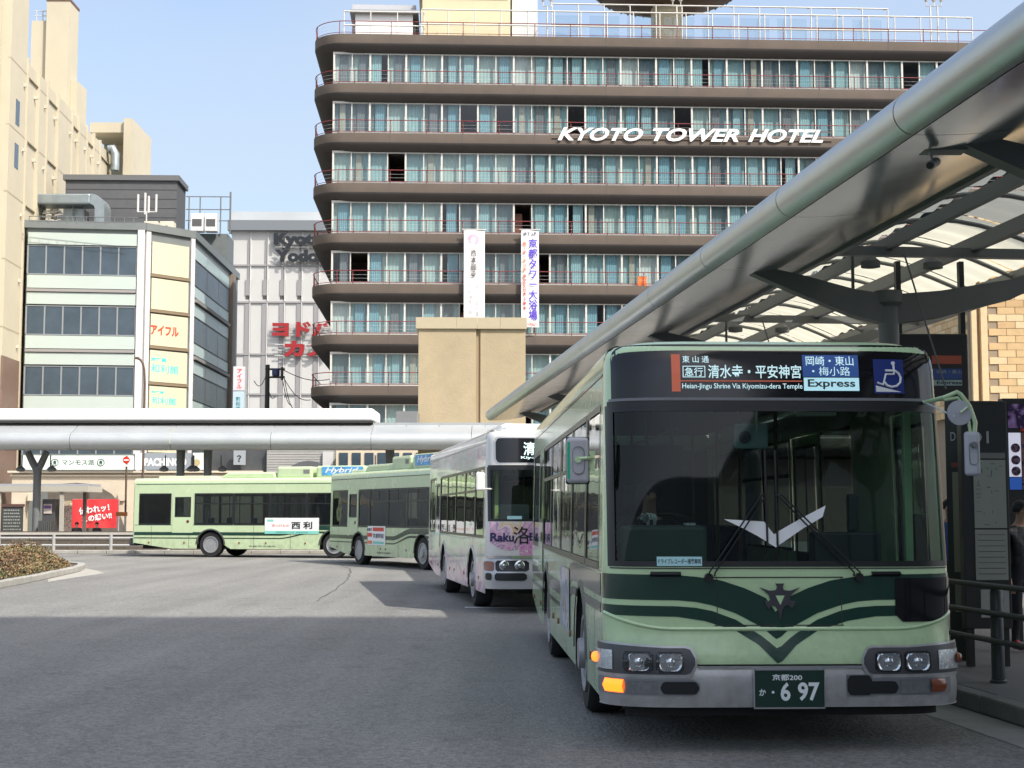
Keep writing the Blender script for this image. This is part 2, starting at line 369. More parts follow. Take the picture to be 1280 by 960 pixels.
        # livery stripes
        if livery == 'city':
            rise = lambda y: smooth01((4.4-y)/1.5)
            mb = MB()
            for lo, hi in (((.83, 1.045), (.955, 1.205)), ((.705, .925), (.745, .995))):
                spatch(mb, sx, .42, L-.16, lambda y: lerp(lo[0], lo[1], rise(y)), lambda y: lerp(hi[0], hi[1], rise(y)), .004, 150, 1)
            spatch(mb, sx, .45, L-.16, 1.215, 1.228, .004, 100, 1)
            P('livery_stripe', mb, m_stripe)
        mb = MB()
        for y in (.9, 3.9, 5.4, L-2.5, L-.9): spatch(mb, sx, y, y+.012, .34, 1.2, .003, 1, 2)
        P('panel_seam', mb, m_intd)
        for y in (1.2, 3.3, 4.9, L-4.6, L-2.3, L-.8):
            mb = MB(); mb.lathe([(.035, 0), (.03, .015)], 'x', (sx*(w(.5)) - (.015 if sx < 0 else 0), y, .55), 10); P('side_marker', mb, m_amber)
        # wheels
        for yc in (yfw, yrw):
            x = sx*1.06; o = sx
            wh = MB(); wh.lathe([(.30, x-o*.14), (.44, x-o*.15), (.475, x-o*.12), (.48, x), (.475, x+o*.115), (.45, x+o*.15), (.30, x+o*.145)], 'x', (0, yc, .48), 36, cap=False)
            wt = P('wheel', wh, m_rubber, smooth=40)
            rm = MB()
            pr = [(.315, x+o*.14), (.315, x+o*.165), (.285, x+o*.165), (.265, x+o*.05), (.16, x+o*.03), (.15, x+o*.10), (.10, x+o*.115), (.001, x+o*.115)] if yc == yrw else [(.315, x+o*.14), (.315, x+o*.165), (.285, x+o*.165), (.26, x+o*.10), (.20, x+o*.155), (.13, x+o*.16), (.12, x+o*.21), (.001, x+o*.215)]
            rm.lathe(pr, 'x', (0, yc, .48), 30); P('rim', rm, m_alu, wt, smooth=35)
            hb = MB()
            for k in range(8):
                t = k*math.pi/4; hb.lathe([(.022, 0), (.018, .035)], 'x', (x+o*(.05 if yc == yrw else .14), yc+.20*math.cos(t), .48+.20*math.sin(t)), 8)
            P('wheel_nut', hb, m_grey, wt)
        # arch liners and flares
        for yc in (yfw, yrw):
            mb = MB(); mb.grid(lambda i, j: (sx*lerp(.72, 1.235, j), yc - (AR-.003)*math.cos(math.pi*i), .48 + (AR-.003)*.98*math.sin(math.pi*i)), 16, 1)
            mb.box(min(sx*.70, sx*.72), max(sx*.70, sx*.72), yc-AR, yc+AR, .3, 1.05)
            P('wheel_arch', mb, m_dark)
        for yc in (yfw, yrw):
            mb = MB()
            def fl(i, j):
                r = AR + (.0 if j < .5 else .05); t = math.pi*(i*1.0); return spt(sx, yc - r*math.cos(t), max(.33, .48 + r*.98*math.sin(t)), .02 if j < .5 else .005)
            mb.grid(fl, 20, 1)
            P('wheel_arch_flare', mb, M('arch flare', (.05, .06, .055), .5) if livery == 'city' else m_lgrey)
    # underbody and cabin
    mb = MB(); mb.box(-.70, .70, .45, L-.25, .30, .52); mb.box(-1.2, 1.2, yfw+AR+.03, yrw-AR-.03, .345, .50); mb.box(-1.2, 1.2, yrw+AR+.03, L-.3, .60, .72); P('chassis', mb, m_dark)
    mb = MB(); mb.box(-1.15, 1.15, .40, .78, .75, a-.05); mb.box(-1.05, -.45, .62, .80, a-.05, a+.28); P('dashboard', mb, m_grey, bevel=.03)
    mb = MB(); mb.box(-1.16, -.42, 1.85, 1.89, .55, 2.2); P('cab_partition', mb, m_intd)
    mb = MB(); mb.box(-1.12, 1.12, L-.55, L-.5, .6, 2.5); P('rear_bulkhead', mb, m_int)
    for yy in ([2.6, 3.5, 4.4, 5.3, 6.2, 7.1, 8.0, 8.9] if detail else [3.4, 5.2, 7.0, 8.8]):
        for xx in ((-.98, .62) if yy > 5.5 or detail == 0 else (-.98,)):
            mb = MB(); mb.box(xx, xx+.42, yy, yy+.42, .85, .97); mb.box(xx+.01, xx+.41, yy+.36, yy+.46, .97, 1.50); mb.box(xx+.1, xx+.3, yy+.1, yy+.3, .5, .85); P('seat', mb, m_seat, bevel=.04)
    mb = MB()
    for yy in (2.3, 3.95, 5.2, 6.8):
        for xx in (-.45, .45): mb.tube([(xx, yy, .5), (xx, yy, 2.75)], .017, 8)
    for xx in (-.45, .45): mb.tube([(xx, 1.9, 2.35), (xx, L-.8, 2.35)], .014, 6)
    P('grab_rail', mb, M('rail yellow', (.16, .13, .05), .45))
    mb = MB(); mb.grid(lambda i, j: (lerp(-1.05, 1.05, i), lerp(.7, L-.5, j), 2.70+dz), 1, 1); P('cabin_ceiling', mb, m_int)
    return root, dict(fs=fs, fpatch=fpatch, spt=spt, spatch=spatch, P=P, w=w, yf=yf, L=L, ZS=ZS, D=D)

def bus_local(root):
    return Matrix.Translation(root.location) @ Matrix.Rotation(root.rotation_euler.z, 4, 'Z')
def bus_px(root, y=.05):
    inv = bus_local(root).inverted(); o = inv @ Vector((0, 0, EYE))
    def f(u, v, yy=y):
        d = inv.to_3x3() @ ray(u, v); t = (yy-o.y)/d.y; q = o + d*t; return q.x, q.z
    return f
def side_px(root, x=-1.245):
    inv = bus_local(root).inverted(); o = inv @ Vector((0, 0, EYE))
    def f(u, v):
        d = inv.to_3x3() @ ray(u, v); t = (x-o.x)/d.x; q = o + d*t; return q.y, q.z
    return f
def art(name, ramp, scale, dist=2.0, metal=0.0, rough=.25, stretch=(1, 1, 1)):
    m = bpy.data.materials.new(name); m.use_nodes = True; n = m.node_tree.nodes; l = m.node_tree.links; b = n['Principled BSDF']
    b.inputs['Roughness'].default_value = rough; b.inputs['Metallic'].default_value = metal; b.inputs['Coat Weight'].default_value = .4
    tc = n.new('ShaderNodeTexCoord'); mp = n.new('ShaderNodeMapping'); mp.inputs['Scale'].default_value = stretch; l.new(tc.outputs['Object'], mp.inputs[0])
    nz = n.new('ShaderNodeTexNoise'); nz.inputs['Scale'].default_value = scale; nz.inputs['Detail'].default_value = 2; nz.inputs['Distortion'].default_value = dist; l.new(mp.outputs[0], nz.inputs[0])
    cr = n.new('ShaderNodeValToRGB'); e = cr.color_ramp.elements
    while len(e) > 1: e.remove(e[-1])
    e[0].position = ramp[0][0]; e[0].color = (*ramp[0][1], 1)
    for p, c in ramp[1:]: q = e.new(p); q.color = (*c, 1)
    l.new(nz.outputs[0], cr.inputs[0]); l.new(cr.outputs[0], b.inputs['Base Color']); return m
# ================================================================ the nearest bus
bus, B = make_bus('pale green city bus nearest the camera, destination panel lit and plate 697', (1.90, 10.40), R(2.1))
P = B['P']; fs = B['fs']; fpatch = B['fpatch']; px = bus_px(bus)
X = lambda u, v=650: px(u, v)[0]
Z = lambda v, u=965: px(u, v)[1]
XC = X(967)
on = lambda off: (lambda a, b, d: fs(a, b, off + d))
# destination glass
lo, hi = rect_prof(-1.172, 1.172, .10, B['ZS']+.17, Z(497))
mb = MB(); fpatch(mb, -1.172, 1.172, lambda x: Z(497), hi, .005, 60, 6); dg = P('destination_glass', mb, m_ledbk, smooth=60)
mb = MB(); fpatch(mb, -1.185, 1.185, Z(500), Z(496.5), .012, 50, 1); P('front_trim', mb, m_grey, smooth=60)
mb = MB(); fpatch(mb, -1.19, 1.19, Z(508), Z(500), .006, 50, 1); P('front_trim', mb, m_black, smooth=60)
mb = MB(); fpatch(mb, X(843), X(854), Z(489), Z(441.5), .009, 2, 2); P('display_band', mb, m_ledor)
mb = MB(); fpatch(mb, X(854), X(1008), Z(476.2), Z(474.7), .009, 12, 1); P('display_line', mb, m_ledor)
mb = MB(); fpatch(mb, X(1009), X(1080), Z(470), Z(442), .009, 8, 2); P('display_panel', mb, m_ledbl)
mb = MB(); fpatch(mb, X(1010), X(1080), Z(487.5), Z(471), .009, 8, 2); P('display_panel', mb, m_ledcy)
def led(t, u0, u1, v0, v1, m=m_led, off=.011, **k): return text(t, on(off), X(u0), X(u1), Z(v1), Z(v0), m, bus, name='display_lettering', world=False, depth=0, **k)
led('東 山 通', 857, 890.5, 443.5, 452.5, bold=.006)
led('急行', 859.5, 882.5, 458.5, 469.5, bold=.012)
mb = MB()
for (u0, u1, v0, v1) in ((857, 885.5, 456.5, 457.5), (857, 885.5, 470, 471), (857, 858, 457.5, 470), (884.5, 885.5, 457.5, 470)): fpatch(mb, X(u0), X(u1), Z(v1), Z(v0), .010, 2, 1)
P('display_frame', mb, m_led)
led('清水寺・平安神宮', 889, 1007, 455, 472, bold=.012)
led('Heian-Jingu Shrine Via Kiyomizu-dera Temple', 856, 1008, 478.5, 487, bold=.008)
led('岡崎・東山', 1013.5, 1074, 443.5, 455.5, bold=.006)
led('・梅小路', 1021, 1069, 457, 468.5)
led('Express', 1015, 1075, 473, 485.5, m_ink, bold=.02)
mb = MB(); fpatch(mb, X(1099), X(1138), Z(490.5), Z(447), .009, 6, 2); wc = P('wheelchair_sign', mb, m_blue)
def stroke(pts, r=.0085):
    mbs.tube([fs(X(u), Z(v), .012) for u, v in pts], r, 6)
mbs = MB(); stroke([(1125, 454.5), (1125, 466), (1114.5, 466), (1110.5, 479.5), (1103, 476.8)]); stroke([(1114, 461.5), (1124, 461.5)])
stroke([(1126, 461.5), (1131, 465), (1133.5, 470), (1132.5, 476.5), (1128, 481), (1121.5, 482.3), (1115.5, 480.5), (1112, 476)])
mbs.lathe([(.014, -.004), (.014, .004)], 'y', fs(X(1124.5), Z(452), .012), 12)
mbs.add([fs(X(1101), Z(480.5), .012), fs(X(1101), Z(488.5), .012), fs(X(1134), Z(488.5), .012)], [(0, 1, 2)])
mbs.build('wheelchair_symbol', m_wht, wc, world=False)
# livery on the front
T1 = [(0, 766), (13, 747), (38, 735), (68, 725), (98, 720.5), (128, 718), (260, 717)]
T2 = [(0, 799), (19, 783), (50, 766), (79, 756), (100, 751.5), (123, 749.6), (260, 748.5)]
T3 = [(0, 810), (19, 794), (50, 774), (79, 763), (100, 758.8), (123, 757), (260, 755.5)]
T4 = [(0, 829), (23, 805), (50, 788), (88, 775.5), (123, 770), (260, 768)]
kx = abs(X(1067)-X(967))/100
tz = lambda T: (lambda x: Z(interp(T, abs(x-XC)/kx)))
mb = MB(); fpatch(mb, -1.243, 1.243, tz(T2), tz(T1), .003, 140, 2); P('livery_stripe', mb, m_stripe, smooth=60)
mb = MB(); fpatch(mb, -1.243, 1.243, tz(T4), tz(T3), .003, 140, 2); P('livery_stripe', mb, m_stripe, smooth=60)
mb = MB(); fpatch(mb, -1.2, 1.2, Z(710.8), Z(709.4), .004, 50, 1); fpatch(mb, X(888), X(1050), Z(722.0), Z(720.6), .004, 10, 1); fpatch(mb, X(893), X(894), Z(780), Z(722), .0045, 1, 2); fpatch(mb, X(1047), X(1048), Z(780), Z(722), .0045, 1, 2)
fpatch(mb, X(890), X(1050), Z(781.5), Z(780.2), .0045, 10, 1); P('panel_seam', mb, m_intd)
# pressed crease and chrome strip
mb = MB(); crease = lambda x: Z(785.5) + .10*max(0, (abs(x)-.75)/.48)**2.2
fpatch(mb, -1.235, 1.235, lambda x: crease(x)-.014, lambda x: crease(x)+.014, .003, 80, 4, offn=lambda j: .003 + .011*math.sin(math.pi*j)); P('front_crease', mb, m_green, smooth=80)
# emblem
E = [(525, 175), (600, 175), (578, 200), (568, 240), (590, 280), (690, 290), (850, 235), (765, 300), (700, 360), (680, 430), (705, 455), (770, 460), (745, 535), (700, 592), (672, 540), (630, 522), (590, 545), (565, 595), (545, 685), (528, 790)]
Eu = [(930 + a/12.8, 715 + b/12.8) for a, b in E] + [(930 + (1050-a)/12.8, 715 + b/12.8) for a, b in E[-2:0:-1]]
mb = MB(); mb.prism([(X(u), Z(v)) for u, v in Eu], lambda a, b, d: fs(a, b, .006+d), .012); em = P('emblem', mb, m_emb, bevel=.002)
mb = MB(); mb.prism([(X(930+a/12.8), Z(715+b/12.8)) for a, b in ((452, 368), (594, 368), (525, 520))], lambda a, b, d: fs(a, b, .019+d), .003); P('emblem_inlay', mb, m_green, em)
# black lower window at the kerb side
xa, xb = X(1114), 1.243
lo, hi = rect_prof(xa, 3, .05, Z(722), Z(777))
mb = MB(); fpatch(mb, xa, xb, lambda x: lo(x) + .10*max(0, (x-1.02)/.22)**2, lambda x: Z(722.5), .008, 16, 4); P('kerb_window', mb, m_ledbk, smooth=60)
# bumper
zt, z0 = Z(832), Z(881)
mb = MB(); fpatch(mb, -1.2451, 1.2451, z0, zt, 0, 70, 8, offn=lambda j: .010 + .022*math.sin(math.pi*min(1, .12+j*.88))**.6); 
fpatch(mb, -1.2451, 1.2451, z0, z0+.001, 0, 70, 2, offn=lambda j: -.12*j+.03); bp = P('front_bumper', mb, m_silver, smooth=40)
mb = MB(); fpatch(mb, -.62, .62, zt-.004, zt+.010, .038, 30, 1); P('bumper_edge', mb, m_chrome, bp)
mb = MB(); fpatch(mb, -.66, .66, zt+.010, zt+.022, .030, 30, 1); P('bumper_gap', mb, m_black, bp)
mb = MB(); fpatch(mb, -1.18, 1.18, .24, z0, -.10, 30, 1); P('air_dam', mb, m_dark)
for s in (-1, 1):
    def U(u): return X(u) if s < 0 else (2*XC - X(u))        # left-hand pixel mirrored for the other side
    def rng(u0, u1): q = sorted((U(u0), U(u1))); return max(-1.2445, q[0]), min(1.2445, q[1])
    def cap(xo, xi, r, zt_, zb_):       # rounded only at the inner end
        def g(x):
            e = max(0, abs(xi-x)); return r - math.sqrt(max(0, r*r-(r-e)**2)) if e < r else 0
        return (lambda x: zb_ + g(x)), (lambda x: zt_ - g(x))
    x0, x1 = rng(738, 866); xi = U(866)
    slope = lambda x: 0.022*max(0, (abs(x)-.85)/.39)
    lo, hi = cap(0, xi, .075, Z(807), Z(842))
    mb = MB(); fpatch(mb, x0, x1, lambda x: lo(x)-.016, lambda x: hi(x)+.008+slope(x), .036, 36, 3); hs = P('headlight_surround', mb, m_silver, smooth=60)
    x0, x1 = rng(739, 863.5); lo, hi = cap(0, U(863.5), .068, Z(808), Z(840.5))
    mb = MB(); fpatch(mb, x0, x1, lo, lambda x: hi(x)+slope(x), .040, 36, 3); P('headlight_housing', mb, M('lamp housing', (.07, .072, .076), .35), smooth=60)
    for (u0, u1) in ((780.5, 814), (817, 850)):
        a0, a1 = rng(u0, u1); zz0, zz1 = Z(838), Z(812.5)
        hl = MB(); l2, h2 = rect_prof(a0, a1, .02, zz1, zz0); fpatch(hl, a0, a1, l2, h2, .044, 10, 2); hd = P('headlight', hl, m_black)
        cx, cz = (a0+a1)/2, (zz0+zz1)/2; c = fs(cx, cz, .044)
        mb = MB(); mb.lathe([(.088, -.012), (.080, -.020), (.060, -.006), (.036, -.001), (.030, -.018), (.018, -.026), (.001, -.028)], 'y', c, 20)
        for v in range(len(mb.v)):
            q = mb.v[v]; mb.v[v] = (max(a0+.012, min(a1-.012, q[0])), q[1], max(zz0+.012, min(zz1-.012, q[2])))
        P('reflector', mb, m_chrome, hd, smooth=60)
        mb = MB(); fpatch(mb, a0+.005, a1-.005, zz0+.005, zz1-.005, .076, 6, 2); P('headlight_lens', mb, m_lens, hd)
    a0, a1 = rng(743, 770.5); mb = MB(); fpatch(mb, a0, a1, Z(836), Z(812), .046, 8, 3); sl = P('side_light', mb, M('side lamp silver', (.7, .72, .74), .25, metal=.3, var=.3, vs=40), smooth=60)
    mb = MB(); fpatch(mb, a0, a1, Z(836.5), Z(811.5), .054, 8, 3); P('side_light_lens', mb, m_lens, sl)
    c = fs(U(744.5), Z(823.5), .06); mb = MB(); mb.lathe([(.036, -.02), (.036, .0), (.026, .018), (.001, .026)], 'x' if s > 0 else 'x', c, 14) if s > 0 else mb.lathe([(.036, .02), (.036, .0), (.026, -.018), (.001, -.026)], 'x', c, 14)
    P('side_repeater', mb, m_amber if s > 0 else M('amber repeater lit', (.85, .2, .03), .2, emit=1.4, ecol=(1, .18, .02)), smooth=50)
    # lower row of lamps in the bumper
    a0, a1 = rng(754, 869); lo, hi = cap(0, U(869), .03, Z(846.3), Z(866)); mb = MB(); fpatch(mb, a0, a1, lo, hi, .038, 24, 2); P('lamp_recess', mb, M('recess silver', (.30, .31, .33), .3, metal=.7))
    a0, a1 = rng(763, 781); mb = MB(); fpatch(mb, a0, a1, Z(864), Z(847.7), .066, 6, 2, offn=lambda j: .042+.02*math.sin(math.pi*j)); ind = P('indicator', mb, m_amber_on if s < 0 else m_amber, smooth=80)
    a0, a1 = rng(784, 819); mb = MB(); fpatch(mb, a0, a1, Z(864.5), Z(849), .044, 6, 2); P('fog_lamp', mb, M('fog lamp', (.16, .17, .175), .12, var=.3, vs=25, coat=1), smooth=60)
    a0, a1 = rng(822, 868); l2, h2 = rect_prof(a0, a1, .035, Z(849.3), Z(864.7)); mb = MB(); fpatch(mb, a0, a1, l2, h2, .045, 14, 2); P('air_inlet', mb, m_black)
    # wipers
    pv = (883, 719) if s < 0 else (1069, 719)
    up = (950, 619) if s < 0 else (976, 619)
    blade = 957 if s < 0 else 969.5
    mb = MB()
    for k in (0, 9):
        sg = 1 if s < 0 else -1
        mb.tube([fs(X(pv[0]+sg*k*.8), Z(pv[1]), .03), fs(X(pv[0]+sg*k*.8), Z(pv[1]-4), .05), fs(X(up[0]+sg*k*.7), Z(up[1]), .05)], .006, 6)
    wp = P('wiper', mb, m_black)
    mb = MB(); mb.tube([fs(X(pv[0]), Z(pv[1]+2), .0), fs(X(pv[0]), Z(pv[1]+2), .04)], .03, 10); P('wiper_pivot', mb, m_black, wp)
    mb = MB(); mb.tube([fs(X(blade), Z(563), .02), fs(X(blade), Z(682), .02)], .008, 6); mb.tube([fs(X(up[0]), Z(619), .045), fs(X(blade), Z(620), .025)], .007, 6); P('wiper_blade', mb, m_black, wp)
    a0, a1 = rng(812, 849); mb = MB(); fpatch(mb, a0, a1, Z(720.5), Z(714), .01, 6, 2, offn=lambda j: .008+.03*math.sin(math.pi*j)); P('grab_step', mb, m_black, smooth=60)
a0, a1 = X(1049), X(1079); l2, h2 = rect_prof(a0, a1, .03, Z(842), Z(866.5)); mb = MB(); fpatch(mb, a0-.006, a1+.006, lambda x: Z(866.5)-.008, lambda x: Z(842)+.006, .038, 10, 2); P('lamp_recess', mb, M('recess silver', (.3, .31, .33), .3))
mb = MB(); fpatch(mb, a0, a1, l2, h2, .044, 10, 2); P('towing_recess', mb, m_black)
# number plate
a0, a1, b0, b1 = X(935), X(1019), Z(880), Z(835)
mb = MB(); mb.box(a0, a1, -.115, -.080, b0, b1); pl = P('number_plate', mb, m_plate, bevel=.004)
mb = MB()
for q in ((a0-.004, a1+.004, b0-.012, b0-.001), (a0-.004, a1+.004, b1+.001, b1+.010), (a0-.010, a0-.001, b0-.012, b1+.010), (a1+.001, a1+.006, b0-.012, b1+.010)): mb.box(q[0], q[1], -.120, -.085, q[2], q[3])
P('plate_frame', mb, m_chrome, pl)
pf = lambda a, b, d: Vector((a, -.1175-d, b))
m_pw = M('plate characters', (.78, .84, .84), .4)
for t, u0, u1, v0, v1, bo in (('京都200', 956, 992.5, 839.5, 847.5, .02), ('か', 940, 948, 857.5, 866, .02), ('・', 955, 958.5, 860, 863.5, .05), ('6', 966, 978, 849.5, 872.5, .03), ('97', 987, 1013.5, 849.5, 872.5, .03)):
    text(t, pf, X(u0), X(u1), Z(v1), Z(v0), m_pw, pl, name='plate_characters', world=False, depth=0, bold=bo)
# mirrors
def rbox(name, c, sz, rz_, m, par, bev):
    mb = MB(); mb.box(-sz[0]/2, sz[0]/2, -sz[1]/2, sz[1]/2, -sz[2]/2, sz[2]/2); mt = Matrix.Rotation(rz_, 3, 'Z')
    mb.v = [tuple(mt @ Vector(v) + Vector(c)) for v in mb.v]; o = P(name, mb, m, par, smooth=40); b = o.modifiers.new('bevel', 'BEVEL'); b.width = bev; b.segments = 5; b.limit_method = 'NONE'; return o
pm = bus_px(bus, .15)
cx, cz = pm(722, 575.5); c = Vector((cx, .15, cz))
mr = rbox('wing_mirror', c, (.160, .06, .325), .12, m_lgrey, bus, .028)
rbox('mirror_seal', c + Vector((.003, .035, 0)), (.172, .03, .337), .12, m_black, mr, .014)
mb = MB(); mb.box(c.x-.076, c.x-.056, c.y-.036, c.y-.030, cz-.13, cz+.13); P('mirror_strip', mb, M('mirror strip green', (.02, .45, .22), .4), mr)
mb = MB()
ring = [(c.x + .004 + .042*math.cos(t)*1.0, c.y-.033, cz + .042*math.sin(t) + (.055 if math.sin(t) > 0 else -.055)) for t in [k*math.pi/10 for k in range(21)]]
mb.tube(ring, .0035, 5); P('mirror_rim', mb, m_grey, mr)
mb = MB(); mb.tube([(c.x, c.y-.03, cz+.012), (c.x+.06, c.y-.035, cz+.016), (c.x+.12, c.y+.05, cz+.016)], .012, 8); mb.lathe([(.024, -.03), (.024, 0)], 'y', (c.x, c.y-.01, cz+.005), 12)
mb.box(c.x+.09, c.x+.125, c.y+.03, c.y+.07, cz-.07, cz+.07); P('mirror_arm', mb, m_green, mr)
# kerb-side mirrors on a bent bracket
pk = bus_px(bus, -.10); Q = lambda u, v, dy=-.10: Vector((pk(u, v)[0], dy, pk(u, v)[1]))
mb = MB(); mb.tube([Q(1168, 500, .25), Q(1180, 497), Q(1196, 490), (Q(1201, 493)), Q(1212, 508), Q(1219, 528), Q(1217, 556)], .016, 10); mb.tube([Q(1180, 500), Q(1197, 497), Q(1208, 512), Q(1213, 540)], .012, 8); ba = P('mirror_bracket', mb, m_green, smooth=50)
c = Q(1215, 567); m2 = rbox('wing_mirror', c, (.105, .05, .31), -.25, m_lgrey, bus, .024)
mb = MB(); mb.lathe([(.02, -.06), (.02, 0)], 'y', c+Vector((0, -.005, .06)), 10); mb.tube([(c.x+.002+.03*math.cos(t), c.y-.03, cz-.0+c.z-cz + .03*math.sin(t) + (.05 if math.sin(t) > 0 else -.05)) for t in [k*math.pi/10 for k in range(21)]], .003, 5); P('mirror_rim', mb, m_grey, m2)
c = Q(1199, 516); mb = MB(); mb.lathe([(.001, .05), (.07, .035), (.088, 0), (.088, -.012), (.001, -.02)], 'y', c, 22); rmr = P('round_mirror', mb, m_lgrey, smooth=50)
mb = MB(); mb.tube([c+Vector((.0, -.03, 0)), c+Vector((.045, -.03, .035)), Q(1210, 510)], .009, 6); P('mirror_arm', mb, m_green, rmr)
mb = MB(); mb.tube([Q(1165, 495, .2), Q(1192, 521, -.12)], .006, 6); P('mirror_stay', mb, M('mirror stay', (.7, .72, .72), .3), ba)
# roof pod, speaker, sticker, notice, rear view mirror, white folded sheet
mb = MB(); mb.box(-1.02, .9, 2.5, 4.2, B['ZS']+.15, B['ZS']+.40); P('roof_pod', mb, m_green, bevel=.12)
mb = MB(); mb.box(-1.0, 1.0, 4.5, 6.6, B['ZS']+.15, B['ZS']+.36); P('air_conditioner', mb, m_greeny, bevel=.10)
mb = MB(); mb.box(-1.21, -1.15, .62, .72, 2.62, 2.69); P('roof_speaker', mb, m_black, bevel=.01)
mb = MB(); fpatch(mb, X(820), X(875.5), Z(707), Z(695.5), .006, 6, 1); st = P('windscreen_sticker', mb, M('sticker cyan', (.42, .72, .74), .5))
text('ドライブレコーダー搭載車両', on(.009), X(821.5), X(874), Z(704.5), Z(698), m_ink, st, name='sticker_lettering', world=False, depth=0, bold=.012)
pi = bus_px(bus, .34); I = lambda u, v, y=.34: Vector((pi(u, v, y)[0], y, pi(u, v, y)[1]))
mb = MB(); mb.prism([(904, 649), (930, 650.5), (954, 652), (966, 668), (970, 665), (1000, 648), (1031, 632), (1027, 646), (1000, 662), (968, 684), (946, 670), (925, 659)], lambda u, v, d: fs(px(u, v)[0], px(u, v)[1], .006+d), .004); P('folded_sheet', mb, M('white sheet', (.85, .87, .86), .5))
pm2 = I(938.5, 545, .42); mb = MB(); mb.box(pm2.x-.125, pm2.x+.125, .40, .44, pm2.z-.095, pm2.z+.09); im = P('interior_mirror', mb, M('mirror back', (.24, .33, .31), .4), bevel=.025)
mb = MB(); mb.tube([(pm2.x+.04, .41, pm2.z+.0), (pm2.x+.04, .40, pm2.z+.28)], .010, 8); P('mirror_stem', mb, m_greeny, im)
mb = MB(); mb.lathe([(.045, -.02), (.04, 0)], 'y', (pm2.x-.05, .40, pm2.z-.01), 16); P('mirror_knob', mb, m_int, im)
pz = I(828, 677, .52); mb = MB(); mb.box(I(775, 677, .52).x, I(884, 677, .52).x, .50, .56, I(828, 705, .52).z, I(828, 657, .52).z); P('instrument_panel', mb, M('console grey green', (.085, .12, .11), .5, var=.1, vs=6), bevel=.03)
mb = MB(); c = I(836, 655, .72); rr = .21
ringp = [Vector((c.x + rr*math.cos(t), c.y+.02 + rr*.85*math.sin(t)*.8, c.z - .02 + rr*.45*math.sin(t))) for t in [k*math.pi/14 for k in range(29)]]
mb.tube(ringp, .014, 8); mb.tube([ringp[0], ringp[14]], .012, 6); mb.tube([c+Vector((0, 0, -.02)), c+Vector((0, -.05, -.35))], .025, 8); P('steering_wheel', mb, m_black, smooth=60)
STEER = c
mb = MB(); mb.box(1.05, 1.11, .62, .68, .9, 2.55); P('door_pillar', mb, m_green, bevel=.01)
mb = MB(); mb.box(.35, .85, .55, .75, 1.15, 1.5); mb.box(.62, .70, .60, .68, 1.5, 1.78); P('fare_box', mb, M('fare box dark', (.05, .055, .056), .5), bevel=.02)
mb = MB(); mb.box(I(1003, 515).x, I(1050, 515).x, .45, .55, I(1020, 518).z, I(1020, 514).z); P('cab_lamp', mb, M('lamp pale', (.55, .6, .5), .5))
mb = MB(); mb.tube([I(757, 540, .40), I(758, 570, .40), I(756, 590, .40), I(757, 640, .40), I(753, 660, .40), I(757, 672, .40), I(762, 664, .40), I(757, 655, .40), I(760, 680, .40), I(768, 684, .40), I(763, 668, .40), I(757, 690, .40)], .005, 5); P('hanging_cord', mb, M('cord', (.5, .52, .48), .7))
mb = MB(); mb.box(-1.13, -.5, 1.15, 1.65, .75, .95); mb.box(-1.1, -.53, 1.55, 1.68, .95, 1.62); mb.box(-.95, -.68, 1.56, 1.66, 1.65, 1.88); P('driver_seat', mb, m_intd, bevel=.05)
# advert on the near bus side
mb = MB(); B['spatch'](mb, -1, 3.35, 4.55, .55, 1.13, .010, 2, 2); ad = P('side_advert', mb, art('advert picture', [(.35, (.10, .22, .45)), (.48, (.35, .5, .65)), (.55, (.65, .66, .62)), (.62, (.35, .16, .12)), (.7, (.15, .3, .2))], 2.2, 1.5))

# ================================================================ pink and white bus
m_pink = art('pink blossom livery', [(.30, (.62, .42, .52)), (.40, (.74, .66, .68)), (.5, (.72, .72, .68)), (.58, (.52, .60, .52)), (.64, (.70, .62, .64)), (.75, (.55, .34, .46))], .9, 1.5, stretch=(1, .6, 2.2))
bus2, B2 = make_bus('white and pink patterned bus with Raku lettering, just behind the nearest bus', (.835, 24.67), R(8.7), L=10.3,
    paint=M('white bus paint', (.74, .73, .70), .22, coat=.6, var=.04, vs=1.5), livery='raku', ws=(1.52, 2.42), dz=.18, side_mat=m_pink)
P = B2['P']; fs2 = B2['fs']; fp2 = B2['fpatch']; q2 = bus_px(bus2); X2 = lambda u: q2(u, 650)[0]; Z2 = lambda v: q2(640, v)[1]
on2 = lambda off: (lambda a, b, d: fs2(a, b, off+d))
xl = X2(621.5); lo, hi = rect_prof(xl, -xl, .07, Z2(547), Z2(578)); mb = MB(); fp2(mb, xl, -xl, lo, hi, .006, 50, 4); P('destination_glass', mb, m_ledbk, smooth=60)
m_lowp = art('pink lower livery', [(.30, (.60, .28, .44)), (.42, (.72, .46, .57)), (.52, (.70, .60, .64)), (.62, (.62, .34, .50)), (.74, (.50, .24, .42))], 1.3, 1.5, stretch=(1, .7, 1.4))
for sx_ in (-1, 1):
    mb = MB(); B2['spatch'](mb, sx_, .40, 10.1, .33, lambda y: .74+.10*math.sin(y*1.3)+.05*math.sin(y*3.1), .003, 150, 2); P('livery_print', mb, m_lowp)
lo, hi = rect_prof(xl-.03, -xl+.03, .08, Z2(545), Z2(580)); mb = MB(); fp2(mb, xl-.03, -xl+.03, lo, hi, .003, 50, 4); P('destination_frame', mb, m_lgrey, smooth=60)
text('清水寺・祇園', on2(.009), X2(655), X2(745), Z2(569), Z2(552), m_led, bus2, name='display_lettering', world=False, depth=0, bold=.015)
text('Kiyomizu-dera Temple', on2(.009), X2(652), X2(745), Z2(574), Z2(570), m_led, bus2, name='display_lettering', world=False, depth=0, bold=.02)
